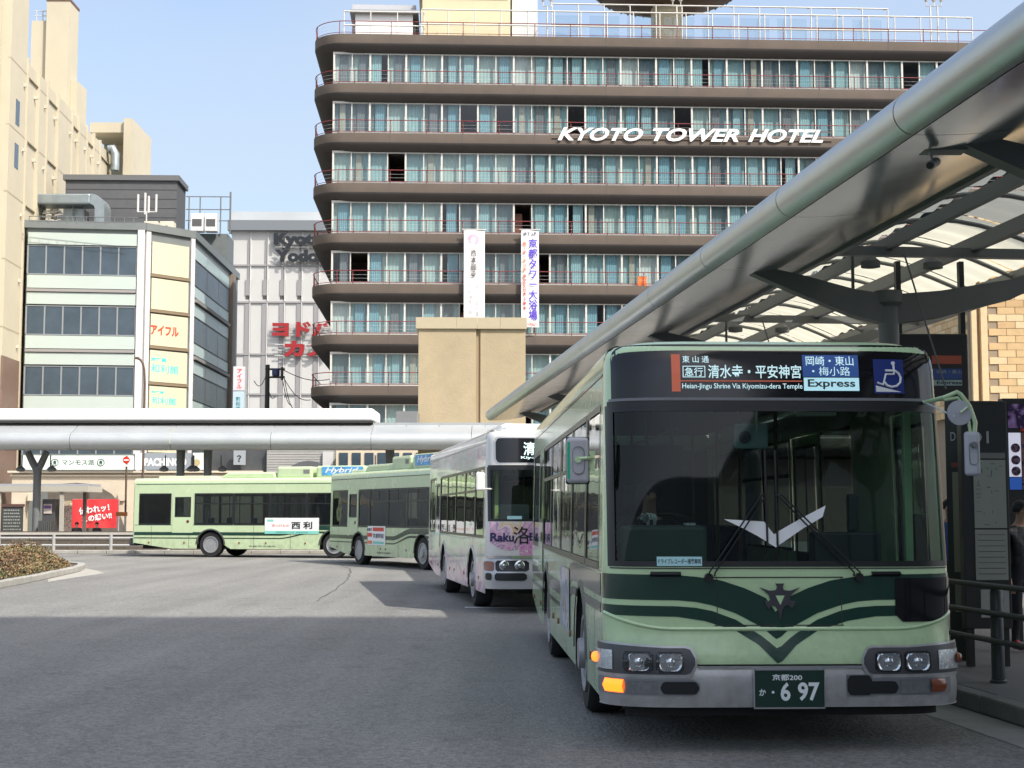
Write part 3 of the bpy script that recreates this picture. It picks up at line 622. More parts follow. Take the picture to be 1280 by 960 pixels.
m_art = art('blossom print', [(.32, (.60, .28, .46)), (.42, (.74, .52, .62)), (.48, (.46, .24, .44)), (.54, (.76, .66, .66)), (.60, (.72, .48, .26)), (.68, (.72, .70, .66))], 1.9, 1.2)
cx, cz, rr = X2(637), Z2(656), .42
def disc(mb, cx, cz, r, zmin, zmax, off):
    h = lambda x: math.sqrt(max(0, r*r-(x-cx)**2)); fp2(mb, max(-1.19, cx-r), cx+r, lambda x: max(zmin, cz-h(x)), lambda x: min(zmax, cz+h(x)), off, 40, 6)
mb = MB(); disc(mb, cx, cz, rr, Z2(690), Z2(652.5), .005); P('blossom_print', mb, m_art, smooth=60)
mb = MB(); disc(mb, X2(668), Z2(690), .26, Z2(712), Z2(651), .009); P('blossom_print', mb, art('purple print', [(.35, (.62, .22, .48)), (.5, (.75, .5, .66)), (.6, (.55, .14, .36)), (.7, (.8, .75, .72))], 7, 2), smooth=60)
m_nav = M('navy ink', (.02, .015, .09), .4)
text('Raku', on2(.013), X2(614.5), X2(642), Z2(677), Z2(666), m_nav, bus2, name='fleet_lettering', world=False, depth=0, bold=.03)
text('洛', on2(.013), X2(641), X2(662), Z2(680), Z2(658), m_ink, bus2, name='fleet_lettering', world=False, depth=0, bold=.008)
text('Bus', on2(.013), X2(661), X2(680), Z2(676), Z2(666), m_nav, bus2, name='fleet_lettering', world=False, depth=0, bold=.03)
mb = MB(); fp2(mb, -1.2451, 1.2451, Z2(736), Z2(696), 0, 60, 6, offn=lambda j: .02+.03*math.sin(math.pi*j)); P('front_bumper', mb, M('light silver paint', (.55, .56, .58), .3, metal=.4), smooth=40)
mb = MB(); fp2(mb, -1.21, 1.21, Z2(698), Z2(694.5), .045, 50, 2); P('chrome_strip', mb, m_chrome, smooth=60)
for s in (-1, 1):
    def rng2(u0, u1): q = sorted((s*abs(X2(u0)), s*abs(X2(u1)))); return max(-1.2445, q[0]), min(1.2445, q[1])
    for (u0, u1, v0, v1, nm, m) in ((621, 660, 700.5, 714, 'headlight_housing', m_black), (620, 657, 716, 725.5, 'air_inlet', m_black), (610.5, 619.5, 701.5, 713.5, 'indicator', m_amber), (611.5, 617, 716, 725, 'air_inlet', m_black)):
        a0, a1 = rng2(u0, u1); lo, hi = rect_prof(a0, a1, .03, Z2(v0), Z2(v1)); mb = MB(); fp2(mb, a0, a1, lo, hi, .056, 14, 2); P(nm, mb, m, smooth=60)
    for (u0, u1) in ((623, 638), (641, 656)):
        a0, a1 = rng2(u0, u1); c = fs2((a0+a1)/2, Z2(707), .058); mb = MB(); mb.lathe([(.085, -.004), (.075, -.014), (.04, -.006), (.02, -.016), (.001, -.018)], 'y', c, 18); P('headlight', mb, m_chrome, smooth=60)
a0 = X2(608); c = Vector((X2(600.5), .05, Z2(602)))
mb = MB(); mb.box(c.x-.075, c.x+.075, .03, .08, c.z-.15, c.z+.15); P('wing_mirror', mb, m_white, bevel=.03)
mb = MB(); mb.tube([(c.x, .07, c.z-.08), (c.x+.1, .12, c.z-.12), (-1.15, .25, c.z-.12)], .014, 8); P('mirror_arm', mb, m_white)
mb = MB(); mb.box(-.9, .9, 1.0, 3.0, B2['ZS']+.12, B2['ZS']+.34); P('air_conditioner', mb, m_white, bevel=.10)
mb = MB(); mb.box(-.9, .9, .45, 1.0, B2['ZS']+.12, B2['ZS']+.26); P('roof_pod', mb, m_white, bevel=.06)
mb = MB(); fp2(mb, X2(634), X2(652), Z2(649), Z2(645), .006, 4, 1); P('windscreen_sticker', mb, M('sticker cyan', (.42, .72, .74), .5))
mb = MB(); mb.box(-1.06, -1.0, .5, .56, 1.5, 2.35); P('cab_pillar', mb, M('pillar yellow', (.62, .66, .25), .4))
for w_ in (-1, 1):
    mb = MB(); mb.tube([fs2(w_*.45, 1.5, .03), fs2(w_*.05, 1.95, .04)], .008, 6); mb.tube([fs2(w_*.05, 1.7, .02), fs2(w_*.05, 2.15, .02)], .009, 6); P('wiper', mb, m_black)
text('697', on2(.06), -.25, .25, .60, .70, m_wht, bus2, name='plate_characters', world=False, depth=0) if False else None
mb = MB(); mb.box(-.22, .22, -.12, -.07, .55, .78); P('number_plate', mb, m_plate)

# ================================================================ two hybrid buses
def hybrid(label, loc, rz, L, adv, over=3.4, sh=0.0):
    b, H = make_bus(label, loc, rz, L=L, paint=m_greeny, livery='city', dz=.14, detail=0, over=over)
    P = H['P']; ZS = H['ZS']; spatch = H['spatch']; fpatch = H['fpatch']
    m_pod = m_greeny; L_real = L; L = L + sh
    mb = MB(); mb.box(-.8, .8, L-3.2, L_real-.9, ZS+.16, ZS+.30); P('roof_pod', mb, m_pod, bevel=.06)
    mb = MB(); mb.add([(x, y, z) for z, ys in ((ZS+.16, (L-6.0, L-3.55)), (ZS+.42, (L-5.9, L-3.95))) for y in ys for x in (-1.0, 1.0)], [(0, 1, 3, 2), (4, 6, 7, 5), (0, 4, 5, 1), (2, 3, 7, 6), (0, 2, 6, 4), (1, 5, 7, 3)]); P('air_conditioner', mb, m_pod, bevel=.07)
    mb = MB(); mb.box(-1.02, 1.02, L-7.45, L-6.0, ZS+.16, ZS+.62); bx = P('battery_box', mb, m_pod, bevel=.08)
    mb = MB(); mb.box(-1.03, -1.01, L-7.35, L-7.1, ZS+.36, ZS+.50); P('vent_grille', mb, m_grey, bx)
    mb = MB(); mb.box(-1.02, 1.02, L-9.6, L-7.6, ZS+.16, ZS+.64); hx = P('hybrid_unit', mb, m_pod, bevel=.08)
    mb = MB(); mb.box(-1.031, -1.022, L-9.5, L-7.85, ZS+.28, ZS+.60); hp = P('hybrid_sign', mb, M('hybrid blue', (.10, .36, .70), .35, var=.35, vs=2.5), hx)
    text('Hybrid', lambda a, c, d: Vector((-1.034-d, -a, c)), -(L-7.98), -(L-9.35), ZS+.32, ZS+.58, m_wht, hx, name='hybrid_lettering', world=False, depth=0, bold=.02, shear=.25) if False else None
    text('Hybrid', lambda a, c, d: Vector((-1.034-d, a_flip(a, L), c)), 0, 1.35, ZS+.32, ZS+.57, m_wht, hx, name='hybrid_lettering', world=False, depth=0, bold=.02, shear=.3)
    # front livery
    mb = MB(); fpatch(mb, -1.243, 1.243, 1.05, 1.20, .003, 60, 2); fpatch(mb, -1.243, 1.243, .925, .995, .003, 60, 2); P('livery_stripe', mb, m_stripe)
    lo, hi = rect_prof(-1.1, 1.1, .09, 2.86, 2.46); mb = MB(); fpatch(mb, -1.1, 1.1, lo, hi, .005, 40, 4); P('destination_glass', mb, m_ledbk, smooth=60)
    mb = MB(); fpatch(mb, -1.2451, 1.2451, .33, .58, 0, 50, 5, offn=lambda j: .012+.04*math.sin(math.pi*j)); P('front_bumper', mb, m_silver, smooth=40)
    for s in (-1, 1):
        mb = MB(); q = sorted((s*.6, s*1.22)); lo, hi = rect_prof(q[0], q[1], .05, .74, .56); fpatch(mb, q[0], q[1], lo, hi, .055, 20, 2); hh = P('headlight', mb, m_black, smooth=60)
        for x in (.78, .98): c = H['fs'](s*x, .65, .058); mb = MB(); mb.lathe([(.08, -.004), (.07, -.014), (.03, -.006), (.001, -.016)], 'y', c, 16); P('reflector', mb, m_chrome, hh, smooth=60)
    mb = MB(); mb.box(-1.40, -1.26, .10, .15, 1.85, 2.15); mr = P('wing_mirror', mb, m_lgrey, bevel=.025)
    mb = MB(); mb.tube([(-1.33, .13, 2.0), (-1.22, .3, 2.02)], .014, 6); P('mirror_arm', mb, m_green, mr)
    spx = lambda off: (lambda a, c, d: H['spt'](-1, a, c, off+d))
    y0, y1, z0, z1 = adv
    mb = MB(); spatch(mb, -1, y0, y1, z0, z1, .012, 2, 2); ad = P('side_advert', mb, m_wht)
    mb = MB(); spatch(mb, -1, 4.6, 5.6, .42, .46, .006); P('fleet_lettering', mb, m_intd) if False else None
    text('京都市交通局', lambda a, c, d: H['spt'](-1, a_flip2(a), c, .008), -5.6, -4.5, .40, .46, m_ink, b, name='operator_lettering', world=False, depth=0)
    return b, H, ad
def a_flip(a, L): return (L-7.98) - a
def a_flip2(a): return -a
bus3, H3, ad3 = hybrid('pale green hybrid bus turning between the pink bus and the leftmost bus', (-.56, 42.63), R(27.7), 9.9, (4.9, 6.35, .66, 1.26), 2.7, 1.1)
bus4, H4, ad4 = hybrid('leftmost green hybrid bus seen side on beside the far kerb', (-4.25, 56.2), R(75), 10.6, (2.75, 4.95, .90, 1.50))
def adtext(H, ad, t, y_rear, y_front, z0, z1, m, **k):
    # letters read from the rear of the bus towards its front on the driver's side
    return text(t, lambda a, c, d: H['spt'](-1, -a, c, .016), -y_rear, -y_front, z0, z1, m, ad, name='advert_lettering', world=False, depth=0, **k)
m_redink = M('red ink', (.62, .06, .04), .5); m_teal = M('teal ink', (.22, .62, .52), .5); m_or = M('orange ink', (.75, .20, .10), .5)
adtext(H4, ad4, '京つけもの', 4.66, 3.95, 1.16, 1.26, m_or, bold=.01); adtext(H4, ad4, '西 利', 3.86, 3.02, 1.08, 1.36, m_ink, bold=.03)
mb = MB(); H4['spatch'](mb, -1, 2.75, 4.95, .90, 1.01, .015, 2, 1); H4['P']('advert_band', mb, m_teal, ad4)
text('京都駅前ポルタ店　四条烏丸店', lambda a, c, d: H4['spt'](-1, -a, c, .018), -4.5, -3.2, .93, .985, M('teal dark ink', (.03, .22, .20), .5), ad4, name='advert_lettering', world=False, depth=0)
mb = MB(); H4['spatch'](mb, -1, 4.6, 4.85, 1.36, 1.44, .015, 1, 1); H4['P']('advert_motif', mb, m_teal, ad4)
for (ya, yb, za, zb_, m) in ((5.02, 5.92, 1.10, 1.22, m_redink), (5.98, 6.40, .92, 1.04, m_redink), (5.02, 5.92, .70, .78, m_teal), (5.98, 6.40, .70, .80, m_or)):
    mb = MB(); H3['spatch'](mb, -1, ya, yb, za, zb_, .015, 1, 1); H3['P']('advert_band', mb, m, ad3)
adtext(H3, ad3, '創業祭', 6.40, 5.98, 1.10, 1.20, m_nav, bold=.02); adtext(H3, ad3, '京都駅前', 5.92, 5.02, .88, 1.03, m_nav, bold=.02)
# ================================================================ hotel
m_brown = M('brown concrete', (.135, .108, .088), .85, var=.16, vs=.7, bump=.2, bs=12)
m_rail = M('dark red rail', (.20, .03, .035), .5)
m_frame = M('white window frame', (.58, .57, .53), .5)
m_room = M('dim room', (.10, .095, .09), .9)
m_hglass = glass('teal hotel glass', (.86, .95, .96), wav=.06, wscale=.5, ior=1.6)
m_beige = M('beige render', (.66, .58, .40), .85, var=.08, vs=1.5, bump=.15, bs=25)
m_wire = M('pale steel', (.5, .5, .5), .5)
m_roofgrey = M('roof felt', (.18, .18, .17), .9, var=.2)
HA = R(2.6); HO = at(383, 643, 88.0); HF = Face((HO.x, HO.y), HA)
hotel = thing('hotel', 'wide brown hotel with stacked balcony slabs, red railings and teal windows', 'building', (HO.x, HO.y, 0))
HW, HD, NF, FH = 46.0, 20.0, 9, 3.08
ZT = HF.z(400, 41.5)
def outline(inset, r=2.0):
    pts = []; r = max(.4, r-inset*.3)
    for k in range(9):
        t = math.pi + k/8*math.pi/2; pts.append((inset + r + r*math.cos(t), -(inset*.36 + r + r*math.sin(t))))
    return [(inset, -(HD))] + pts + [(HW, -inset*.36), (HW, -HD)]
slab_prof = [(0, 0), (0, -.56), (.05, -.64), (.22, -.76), (.55, -.92), (.95, -1.03), (1.2, -1.07)]
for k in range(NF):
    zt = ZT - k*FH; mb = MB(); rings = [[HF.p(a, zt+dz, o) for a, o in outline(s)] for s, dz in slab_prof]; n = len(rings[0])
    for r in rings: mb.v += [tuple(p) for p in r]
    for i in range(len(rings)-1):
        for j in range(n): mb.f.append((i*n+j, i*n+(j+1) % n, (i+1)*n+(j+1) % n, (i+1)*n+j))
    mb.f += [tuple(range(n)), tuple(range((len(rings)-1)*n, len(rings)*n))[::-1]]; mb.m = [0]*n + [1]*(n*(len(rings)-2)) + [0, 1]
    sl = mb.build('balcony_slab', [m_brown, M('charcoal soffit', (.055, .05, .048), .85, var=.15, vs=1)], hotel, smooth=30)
    mb = MB()
    for a in [4.4*i for i in range(1, 11)]: HF.box(mb, a+.33, a+.39, zt-.56, zt+.002, -.01, .006)
    mb.build('slab_joint', m_room, sl)['kind'] = 'stuff'
    # railing
    mb = MB(); o = outline(.06); o = o[1:-1]
    path = [HF.p(a, zt, b) for a, b in [(.06, -8)] + o]; red = m_rail
    hgt = .80
    for h, r in ((hgt, .028), (.10, .02)): mb.tube([p+Vector((0, 0, h)) for p in path], r, 5)
    posts = [HF.p(.06, zt, -b) for b in (2.4, 4.6, 6.8)] + [path[3], path[8]] + [HF.p(2.2*i+.4, zt, -.06) for i in range(1, 21)]
    for p in posts: mb.tube([p, p+Vector((0, 0, hgt))], .026, 5)
    rl = mb.build('balcony_railing', red, hotel)
    mb = MB()
    for h in (.33, .55): mb.tube([p+Vector((0, 0, h)) for p in path[1:]], .006, 4)
    mb.build('railing_wire', m_wire, rl)
# glazing, floor by floor
pw, GZ = 1.10, (0.19, FH-1.08); GO = -.46
mb = MB(); mb.add([(-.5, 0, 0), (.5, 0, 0), (.5, 0, GZ[1]-GZ[0]), (-.5, 0, GZ[1]-GZ[0])], [(0, 1, 2, 3)]); proto = mb.build('window_pane', m_hglass, hotel, world=False)
curt = []
for nm, col, wd in (('pale cyan', (.27, .38, .39), 1.04), ('pale green', (.36, .43, .41), 1.04), ('sheer', (.48, .50, .48), 1.04), ('grey teal', (.15, .19, .205), 1.04), ('blue cyan', (.18, .30, .35), .62), ('cyan', (.26, .37, .39), .62), ('grey', (.17, .175, .185), .5), ('cream', (.36, .33, .28), .35)):
    mb = MB(); nn = 16
    for i in range(nn):
        x0, x1 = -wd/2+i*wd/nn, -wd/2+(i+1)*wd/nn; d0, d1 = .012*math.sin(i*1.9), .012*math.sin((i+1)*1.9)
        mb.add([(x0, d0, 0), (x1, d1, 0), (x1, d1, 1.92), (x0, d0, 1.92)], [(0, 1, 2, 3)])
    o = mb.build('curtain', M('curtain '+nm, col, .9, var=.08, vs=2), hotel, world=False); curt.append(o)
base = wloc(hotel); used = set()
for k in range(7 + 1):
    zt = ZT - k*FH; zf = zt - FH + .0      # floor below slab k
    if k > 7: break
    vm = 90 + 64.3*k; umax = min(1230, 780 + (376-vm)/.783 + 190); amax = HF.a(max(umax, 660), vm, GO); n = int((amax-1.3)/pw)+1
    mb = MB(); HF.box(mb, 1.25, HW, zf+.001, zf+.19, GO+.02, GO-.12); HF.box(mb, 1.25, HW, zt-1.13, zt-1.0, GO, GO-.12)
    for i in range(0, n+1):
        a = 1.32 + i*pw; t = .055 if i % 2 == 0 else .03; HF.box(mb, a-t, a+t, zf+.19, zt-1.10, GO+.05 - (.03 if i % 2 else 0), GO-.12)
    mb.build('window_frame', m_frame, hotel)
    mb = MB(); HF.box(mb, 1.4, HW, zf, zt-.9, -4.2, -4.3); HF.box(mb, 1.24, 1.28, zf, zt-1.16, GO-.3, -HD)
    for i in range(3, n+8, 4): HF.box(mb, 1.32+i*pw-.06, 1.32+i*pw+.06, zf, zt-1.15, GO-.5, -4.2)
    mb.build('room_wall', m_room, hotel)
    if 1.32+n*pw < HW: mb = MB(); HF.box(mb, 1.32+n*pw+.05, HW, zf+.06, zt-1.2, GO-.04, GO-.06); mb.build('glazing_strip', m_hglass, hotel)
    for i in range(n):
        r = random.random(); a = 1.32 + (i+.5)*pw; p = HF.p(a, zf+GZ[0], GO-.06) - base
        opened = r < .05
        if not opened:
            o = proto if 'p' not in used else share(proto, p, hotel); used.add('p'); o.location = p; o.rotation_euler = (0, 0, HA + random.uniform(-.006, .006))
        lay = []
        if not opened:
            c = random.random(); lay.append((0 if c < .34 else 1 if c < .58 else 2 if c < .68 else 3 if c < .93 else None, .30))
            if random.random() < .62: lay.append((random.choice((4, 4, 5, 5, 6, 7)), .18))
        for ci, dep in lay:
            if ci is None: continue
            cp = HF.p(a + (0 if dep > .2 else random.uniform(-.2, .2)), zf+.12, GO-dep-random.uniform(0, .05)) - base
            o = curt[ci] if ci not in used else share(curt[ci], cp, hotel); used.add(ci); o.location = cp; o.rotation_euler = (0, 0, HA)
        if lay: pass
        elif random.random() < .6:
            mbd = MB(); HF.box(mbd, a-.45, a+.0, zf+.05, zf+1.5, GO-.7, GO-.8); mbd.build('room_furniture', M('room timber', (.16, .06, .04), .6), hotel)
# body below and behind
mb = MB(); HF.box(mb, 1.4, HW, .0, ZT-8*FH-1.2, -1.4, -HD); mb.build('lower_storeys', m_brown, hotel)
mb = MB(); HF.box(mb, 1.4, HW-.2, ZT-8*FH, ZT-.02, -4.4, -HD+.2); mb.build('core', m_room, hotel)
# rooftop
zr = ZT
def hbox(name, u0, u1, v1, off, dep, m, v0=None, par=hotel, z0=None):
    mb = MB(); a0, a1 = HF.a(u0, 30, off), HF.a(u1, 30, off); z1 = HF.z((u0+u1)/2, v1, off); HF.box(mb, a0, a1, zr if z0 is None else z0, z1, off, off-dep); return mb.build(name, m, par)
ph = hbox('penthouse', 528, 638, -14, -3.0, 6, M('cream render', (.62, .55, .37), .8, var=.05, vs=1))
hbox('penthouse_cap', 523, 642, -17, -2.6, 6.8, m_beige, z0=HF.z(580, -12, -3))
hbox('plant_room', 444, 516, 17, -3.2, 5, m_white)
hbox('plant_room_roof', 437, 523, 12, -2.9, 5.6, M('grey metal roof', (.35, .37, .38), .4, metal=.5), z0=HF.z(480, 16.5, -3.0))
hbox('plant_room', 440, 520, 6, -4.5, 3, m_lgrey)
hbox('stair_head', 640, 672, -6, -4.0, 4, M('pale cladding', (.55, .57, .58), .6))
mb = MB()
for (ua, ub, off, vt) in ((430, 530, -1.6, 15), (527, 1215, -1.4, 17), (690, 1110, -2.6, 8)):
    a0, a1 = HF.a(ua, 30, off), HF.a(ub, 30, off); zt_ = HF.z((ua+ub)/2, vt, off)
    for z in (zt_, lerp(zr, zt_, .55)): mb.tube([HF.p(a0, z, off), HF.p(a1, z, off)], .05, 5)
    n = int((a1-a0)/1.6)
    for i in range(n+1):
        a = lerp(a0, a1, i/n); mb.tube([HF.p(a, zr, off), HF.p(a, zt_, off)], .04, 5); mb.tube([HF.p(a, zt_, off), HF.p(a, zt_+.25, off-.9)], .03, 4)
mb.build('roof_frame', m_frame, hotel)
mb = MB()
for i in range(9):
    a = HF.a(690+i*47, 30, -2.7); HF.box(mb, a, a+1.9, zr+.1, HF.z(800, 20, -2.7), -2.8, -2.83)
mb.build('glass_screen', glass('clear screen', (.85, .9, .92), wav=.1), hotel)
for u in (684, 846, 1163, 1172):
    mb = MB(); a = HF.a(u, 20, -2); z1 = HF.z(u, 8, -2); mb.tube([HF.p(a, zr, -2), HF.p(a, z1, -2)], .05, 5); mb.tube([HF.p(a-.25, z1+.3, -2), HF.p(a-.25, z1, -2), HF.p(a+.25, z1, -2), HF.p(a+.25, z1+.3, -2)], .035, 5)
    for s in (-.25, .25): mb.lathe([(.06, 0), (.13, .12), (.10, .22), (.001, .25)], 'z', HF.p(a+s, z1+.3, -2), 8)
    mb.build('roof_lamp', m_frame, hotel)
# saucer of the tower base above the roof
c = HF.p(HF.a(835, 5, -9), 0, -9.5); z0 = HF.z(835, 14, -9) + 1.9
mb = MB(); mb.lathe([(2.0, z0-1.6), (4.6, z0-.6), (5.4, z0+.2), (7.4, z0+1.6), (7.6, z0+2.4), (3.0, z0+2.6)], 'z', c, 48); dish = mb.build('roof_saucer', M('bronze soffit', (.10, .065, .04), .6, var=.3, vs=.8), hotel, smooth=20)
mb = MB()
for i in range(48):
    t = i*2*math.pi/48; d = Vector((math.cos(t), math.sin(t), 0)); mb.tube([c+d*4.65+Vector((0, 0, z0-.62)), c+d*5.45+Vector((0, 0, z0+.15)), c+d*7.45+Vector((0, 0, z0+1.55))], .06, 4)
mb.build('saucer_rib', M('rib grey', (.28, .27, .25), .6), dish)
mb = MB(); mb.lathe([(1.1, ZT), (1.1, z0-1.5)], 'z', c, 24); mb.build('tower_stem', m_beige, hotel)
# sign
m_signw = M('sign letter white', (.85, .86, .86), .4)
for t, u0, u1, v0, v1 in (('KYOTO', 697, 804, 159.5, 176), ('TOWER', 816, 924, 160.5, 177), ('HOTEL', 935, 1029, 161.5, 178)):
    panel_text(HF, t, u0, u1, v0, v1, .12, m_signw, hotel, name='sign_word', bold=.03, shear=.35, depth=0)
    panel_text(HF, t, u0, u1, v0, v1, .10, M('sign letter edge', (.4, .4, .4), .5), hotel, name='sign_word_back', bold=.03, shear=.35, depth=0)
mb = MB(); 
for v in (163, 174): HF.box(mb, HF.a(690, v, .05), HF.a(1040, v, .05), HF.z(860, v, .05)-.03, HF.z(860, v, .05)+.03, .03, .07)
mb.build('sign_bracket', m_brown, hotel)
hbox_f = MB(); a = HF.a(802, 355, -.6); HF.box(hbox_f, a-.3, a+.25, ZT-5*FH, ZT-5*FH+.6, -.15, -.3); hbox_f.build('orange_notice', M('orange board', (.8, .18, .03), .6), hotel)
# banners
def banner(u0, u1, v0, v1, label):
    off = .35; mb = MB(); a0, a1 = HF.a(u0, v0, off), HF.a(u1, v0, off); z0, z1 = HF.z(u0, v1, off), HF.z(u0, v0, off)
    t = thing('hanging_banner', label, 'banner', HF.p((a0+a1)/2, z0, off), 0, 'banners hung on the hotel')
    mb.grid(lambda i, j: HF.p(lerp(a0, a1, i), lerp(z0, z1, j), off + .05*math.sin(j*9)*(1-j) + .02*math.sin(i*5)), 4, 20); mb.grid(lambda i, j: HF.p(lerp(a0, a1, i), lerp(z0, z1, j), off-.01 + .05*math.sin(j*9)*(1-j) + .02*math.sin(i*5)), 4, 20)
    mb.build('cloth', M('banner cloth', (.80, .80, .79), .8), t, recalc=False)
    mb = MB(); mb.tube([HF.p(a0-.1, z1, off), HF.p(a1+.1, z1, off)], .04, 6)
    for a in (a0+.2, a1-.2): mb.tube([HF.p(a, z1, off), HF.p(a, z1, -.02)], .025, 5)
    mb.build('banner_pole', m_wire, t); return t, .35
b1, o1 = banner(580, 606, 287, 406, 'white banner with pink crest and small black characters, left of two')
b2, o2 = banner(651.5, 673.5, 287, 409, 'white banner with large blue vertical characters, right of two')
m_violet = M('violet ink', (.10, .06, .52), .5); m_pinki = M('pink ink', (.78, .25, .50), .5); m_grink = M('grey ink', (.12, .11, .12), .6); m_lt = M('pale ink', (.40, .36, .40), .6)
mb = MB(); ca, cz = HF.a(592.3, 299, .41), HF.z(592, 298.5, .41)
for k in range(22):
    t = -math.pi*.42 + k*math.pi*1.84/22; 
    mb.add([HF.p(ca+r*math.cos(t+dt), cz+r*math.sin(t+dt)*.95, .43) for r, dt in ((.15, -.04), (.34, -.07), (.36, .0), (.34, .07), (.15, .04))], [(0, 1, 2, 3, 4)])
mb.build('crest', m_pinki, b1)
panel_text(HF, '西\n本\n願\n寺', 588.5, 596, 312, 347, .42, m_grink, b1, depth=0, bold=.01)
panel_text(HF, '第\n二\n十\n五\n代\n専', 594.5, 599, 354, 396, .42, m_lt, b1, depth=0); panel_text(HF, '平\n成\n28\n年\n10\n月', 585, 590.5, 354, 394, .42, m_lt, b1, depth=0)
panel_text(HF, '京\n都\nタ\nワ\nー\n大\n浴\n場', 660.5, 672, 298, 400, .42, m_violet, b2, depth=0, bold=.022)
panel_text(HF, '朝\n７\n時\n～\n夜\n10\n時', 653.5, 658, 302, 340, .42, m_or, b2, depth=0, bold=.02); panel_text(HF, '最\n終\n受\n付\n夜\n９\n時\n半', 653.5, 658, 343, 388, .42, m_redink, b2, depth=0, bold=.02)
panel_text(HF, '～YUU～', 658, 672.5, 403, 407.5, .42, m_redink, b2, depth=0, bold=.02); panel_text(HF, '地下３階', 654, 671.5, 290, 295, .42, m_nav, b2, depth=0, bold=.02)

# ================================================================ beige lift tower in front of the hotel
TF_ = Face(at(522, 643, 67.5).xy, R(1.5)); zt = TF_.z(590, 397)
tower = thing('lift_tower', 'plain beige windowless tower block with a vertical groove, above the far canopy', 'building', TF_.p(0, 0))
m_stucco = M('beige stucco', (.42, .345, .225), .9, var=.14, vs=.5, bump=.5, bs=10)
a0, ag0, ag1, a1 = 0, TF_.a(595), TF_.a(600.5), TF_.a(657)
mb = MB(); TF_.box(mb, a0, ag0, 0, zt-.35, 0, -4); mb.build('wall', m_stucco, tower)
mb = MB(); TF_.box(mb, ag0, ag1, 0, zt-.35, -.12, -4); mb.build('groove', M('groove brown', (.34, .26, .16), .9), tower)
mb = MB(); TF_.box(mb, ag1, a1, 0, zt-.35, -.03, -4); mb.build('wall', m_stucco, tower)
for q0, q1, of in ((a0-.12, ag0-.9, .10), (ag0-.9+.01, ag0+.05, .10), (ag0+.06, ag1+.9, .09), (ag1+.91, a1+.06, .09)):
    mb = MB(); TF_.box(mb, q0, q1, zt-.52, zt, of, -4.1); mb.build('coping', M('pale coping', (.45, .39, .27), .7, var=.05), tower)

# ================================================================ grey building with mint bands
GA = at(24, 643, 90); GF = Face(GA.xy, R(7)); sa = GF.a(177); c1 = GF.p(sa, 0)
ch = Face(c1.xy, R(48)); cl = ch.a(239); c2 = ch.p(cl, 0); SF = Face(c2.xy, R(91)); sl_ = SF.a(289)
gb = thing('office_building', 'grey corner office block with pale mint bands and cream sign panels', 'building', GA)
m_gmet = M('grey cladding', (.17, .19, .19), .45, var=.08, vs=1); m_mint = M('mint panel', (.46, .53, .49), .35, var=.03, vs=.5); m_cream = M('cream sign panel', (.60, .56, .41), .45, var=.03)
m_oglass = M('office glass', (.05, .075, .10), .08, spec=.7, var=.3, vs=.6); m_pinkw = M('pale post', (.62, .60, .60), .5)
zt = GF.z(100, 284)
mb = MB()
poly = [GF.p(0, 0), GF.p(sa, 0), c2, SF.p(sl_+2, 0), SF.p(sl_+2, 0, -14), GF.p(0, 0, -20)]
for (zz0, zz1, sh) in ((0, zt-.12, 0),):
    n = len(poly); mb.add([(p.x, p.y, zz0) for p in poly] + [(p.x, p.y, zz1) for p in poly], [tuple(range(n)), tuple(range(2*n-1, n-1, -1))] + [(i, (i+1) % n, (i+1) % n+n, i+n) for i in range(n)])
mb.build('wall', m_gmet, gb)
mb = MB(); GF.box(mb, -.2, sa+.1, zt-.12, zt+.35, .18, -1); ch.box(mb, 0, cl, zt-.12, zt+.35, .18, -.8); SF.box(mb, 0, sl_+2, zt-.12, zt+.35, .16, -.6); mb.build('parapet', m_gmet, gb)
f0, fh = 0, 75.2
def zf(v): return GF.z(100, v)
a0, a1 = GF.a(30), GF.a(167)
for k in range(-1, 6):
    o = fh*k
    for (v0, v1) in ((292, 306.5), (345, 361), (366.5, 381)):
        if k == -1 or v0+o > 640 or (v0 == 292 and k > 0): continue
        mb = MB(); GF.box(mb, a0, a1, zf(v1+o), zf(v0+o), .0, .14); mb.build('mint_band', m_mint, gb)
    if k >= 0 and 343+o < 640:
        zz0, zz1 = zf(343+o), zf(308.5+o)
        for i in range(6):
            mb = MB(); GF.box(mb, lerp(a0, a1, i/6)+.05, lerp(a0, a1, (i+1)/6)-.05, zz0, zz1, .01, .05); mb.build('window_pane', m_oglass, gb)
        mb = MB()
        for i in range(7): GF.box(mb, lerp(a0, a1, i/6)-.045, lerp(a0, a1, i/6)+.045, zz0, zz1, .012, .09)
        GF.box(mb, a0, a1, zz0-.06, zz0, .012, .09); GF.box(mb, a0, a1, zz1, zz1+.05, .012, .09)
        mb.build('window_frame', M('grey frame', (.25, .27, .28), .5), gb)
        mb = MB(); GF.box(mb, a0, a1, zf(365.5+o), zf(362+o), .0, .22); mb.build('ledge', M('ledge', (.28, .27, .26), .6), gb)
mb = MB(); GF.box(mb, a1+.06, sa, 0, zt-.12, .0, .2); mb.build('corner_post', m_pinkw, gb)
e = ch.a(185), ch.a(231.5)
mb = MB(); ch.box(mb, 0.03, e[0]-.1, 0, zt-.12, .0, .12); mb.build('corner_post', m_pinkw, gb)
mb = MB(); ch.box(mb, e[1]+.15, cl, 0, zt-.12, .0, .14); mb.build('corner_post', m_pinkw, gb)
def zc(v): return ch.z(208, v)
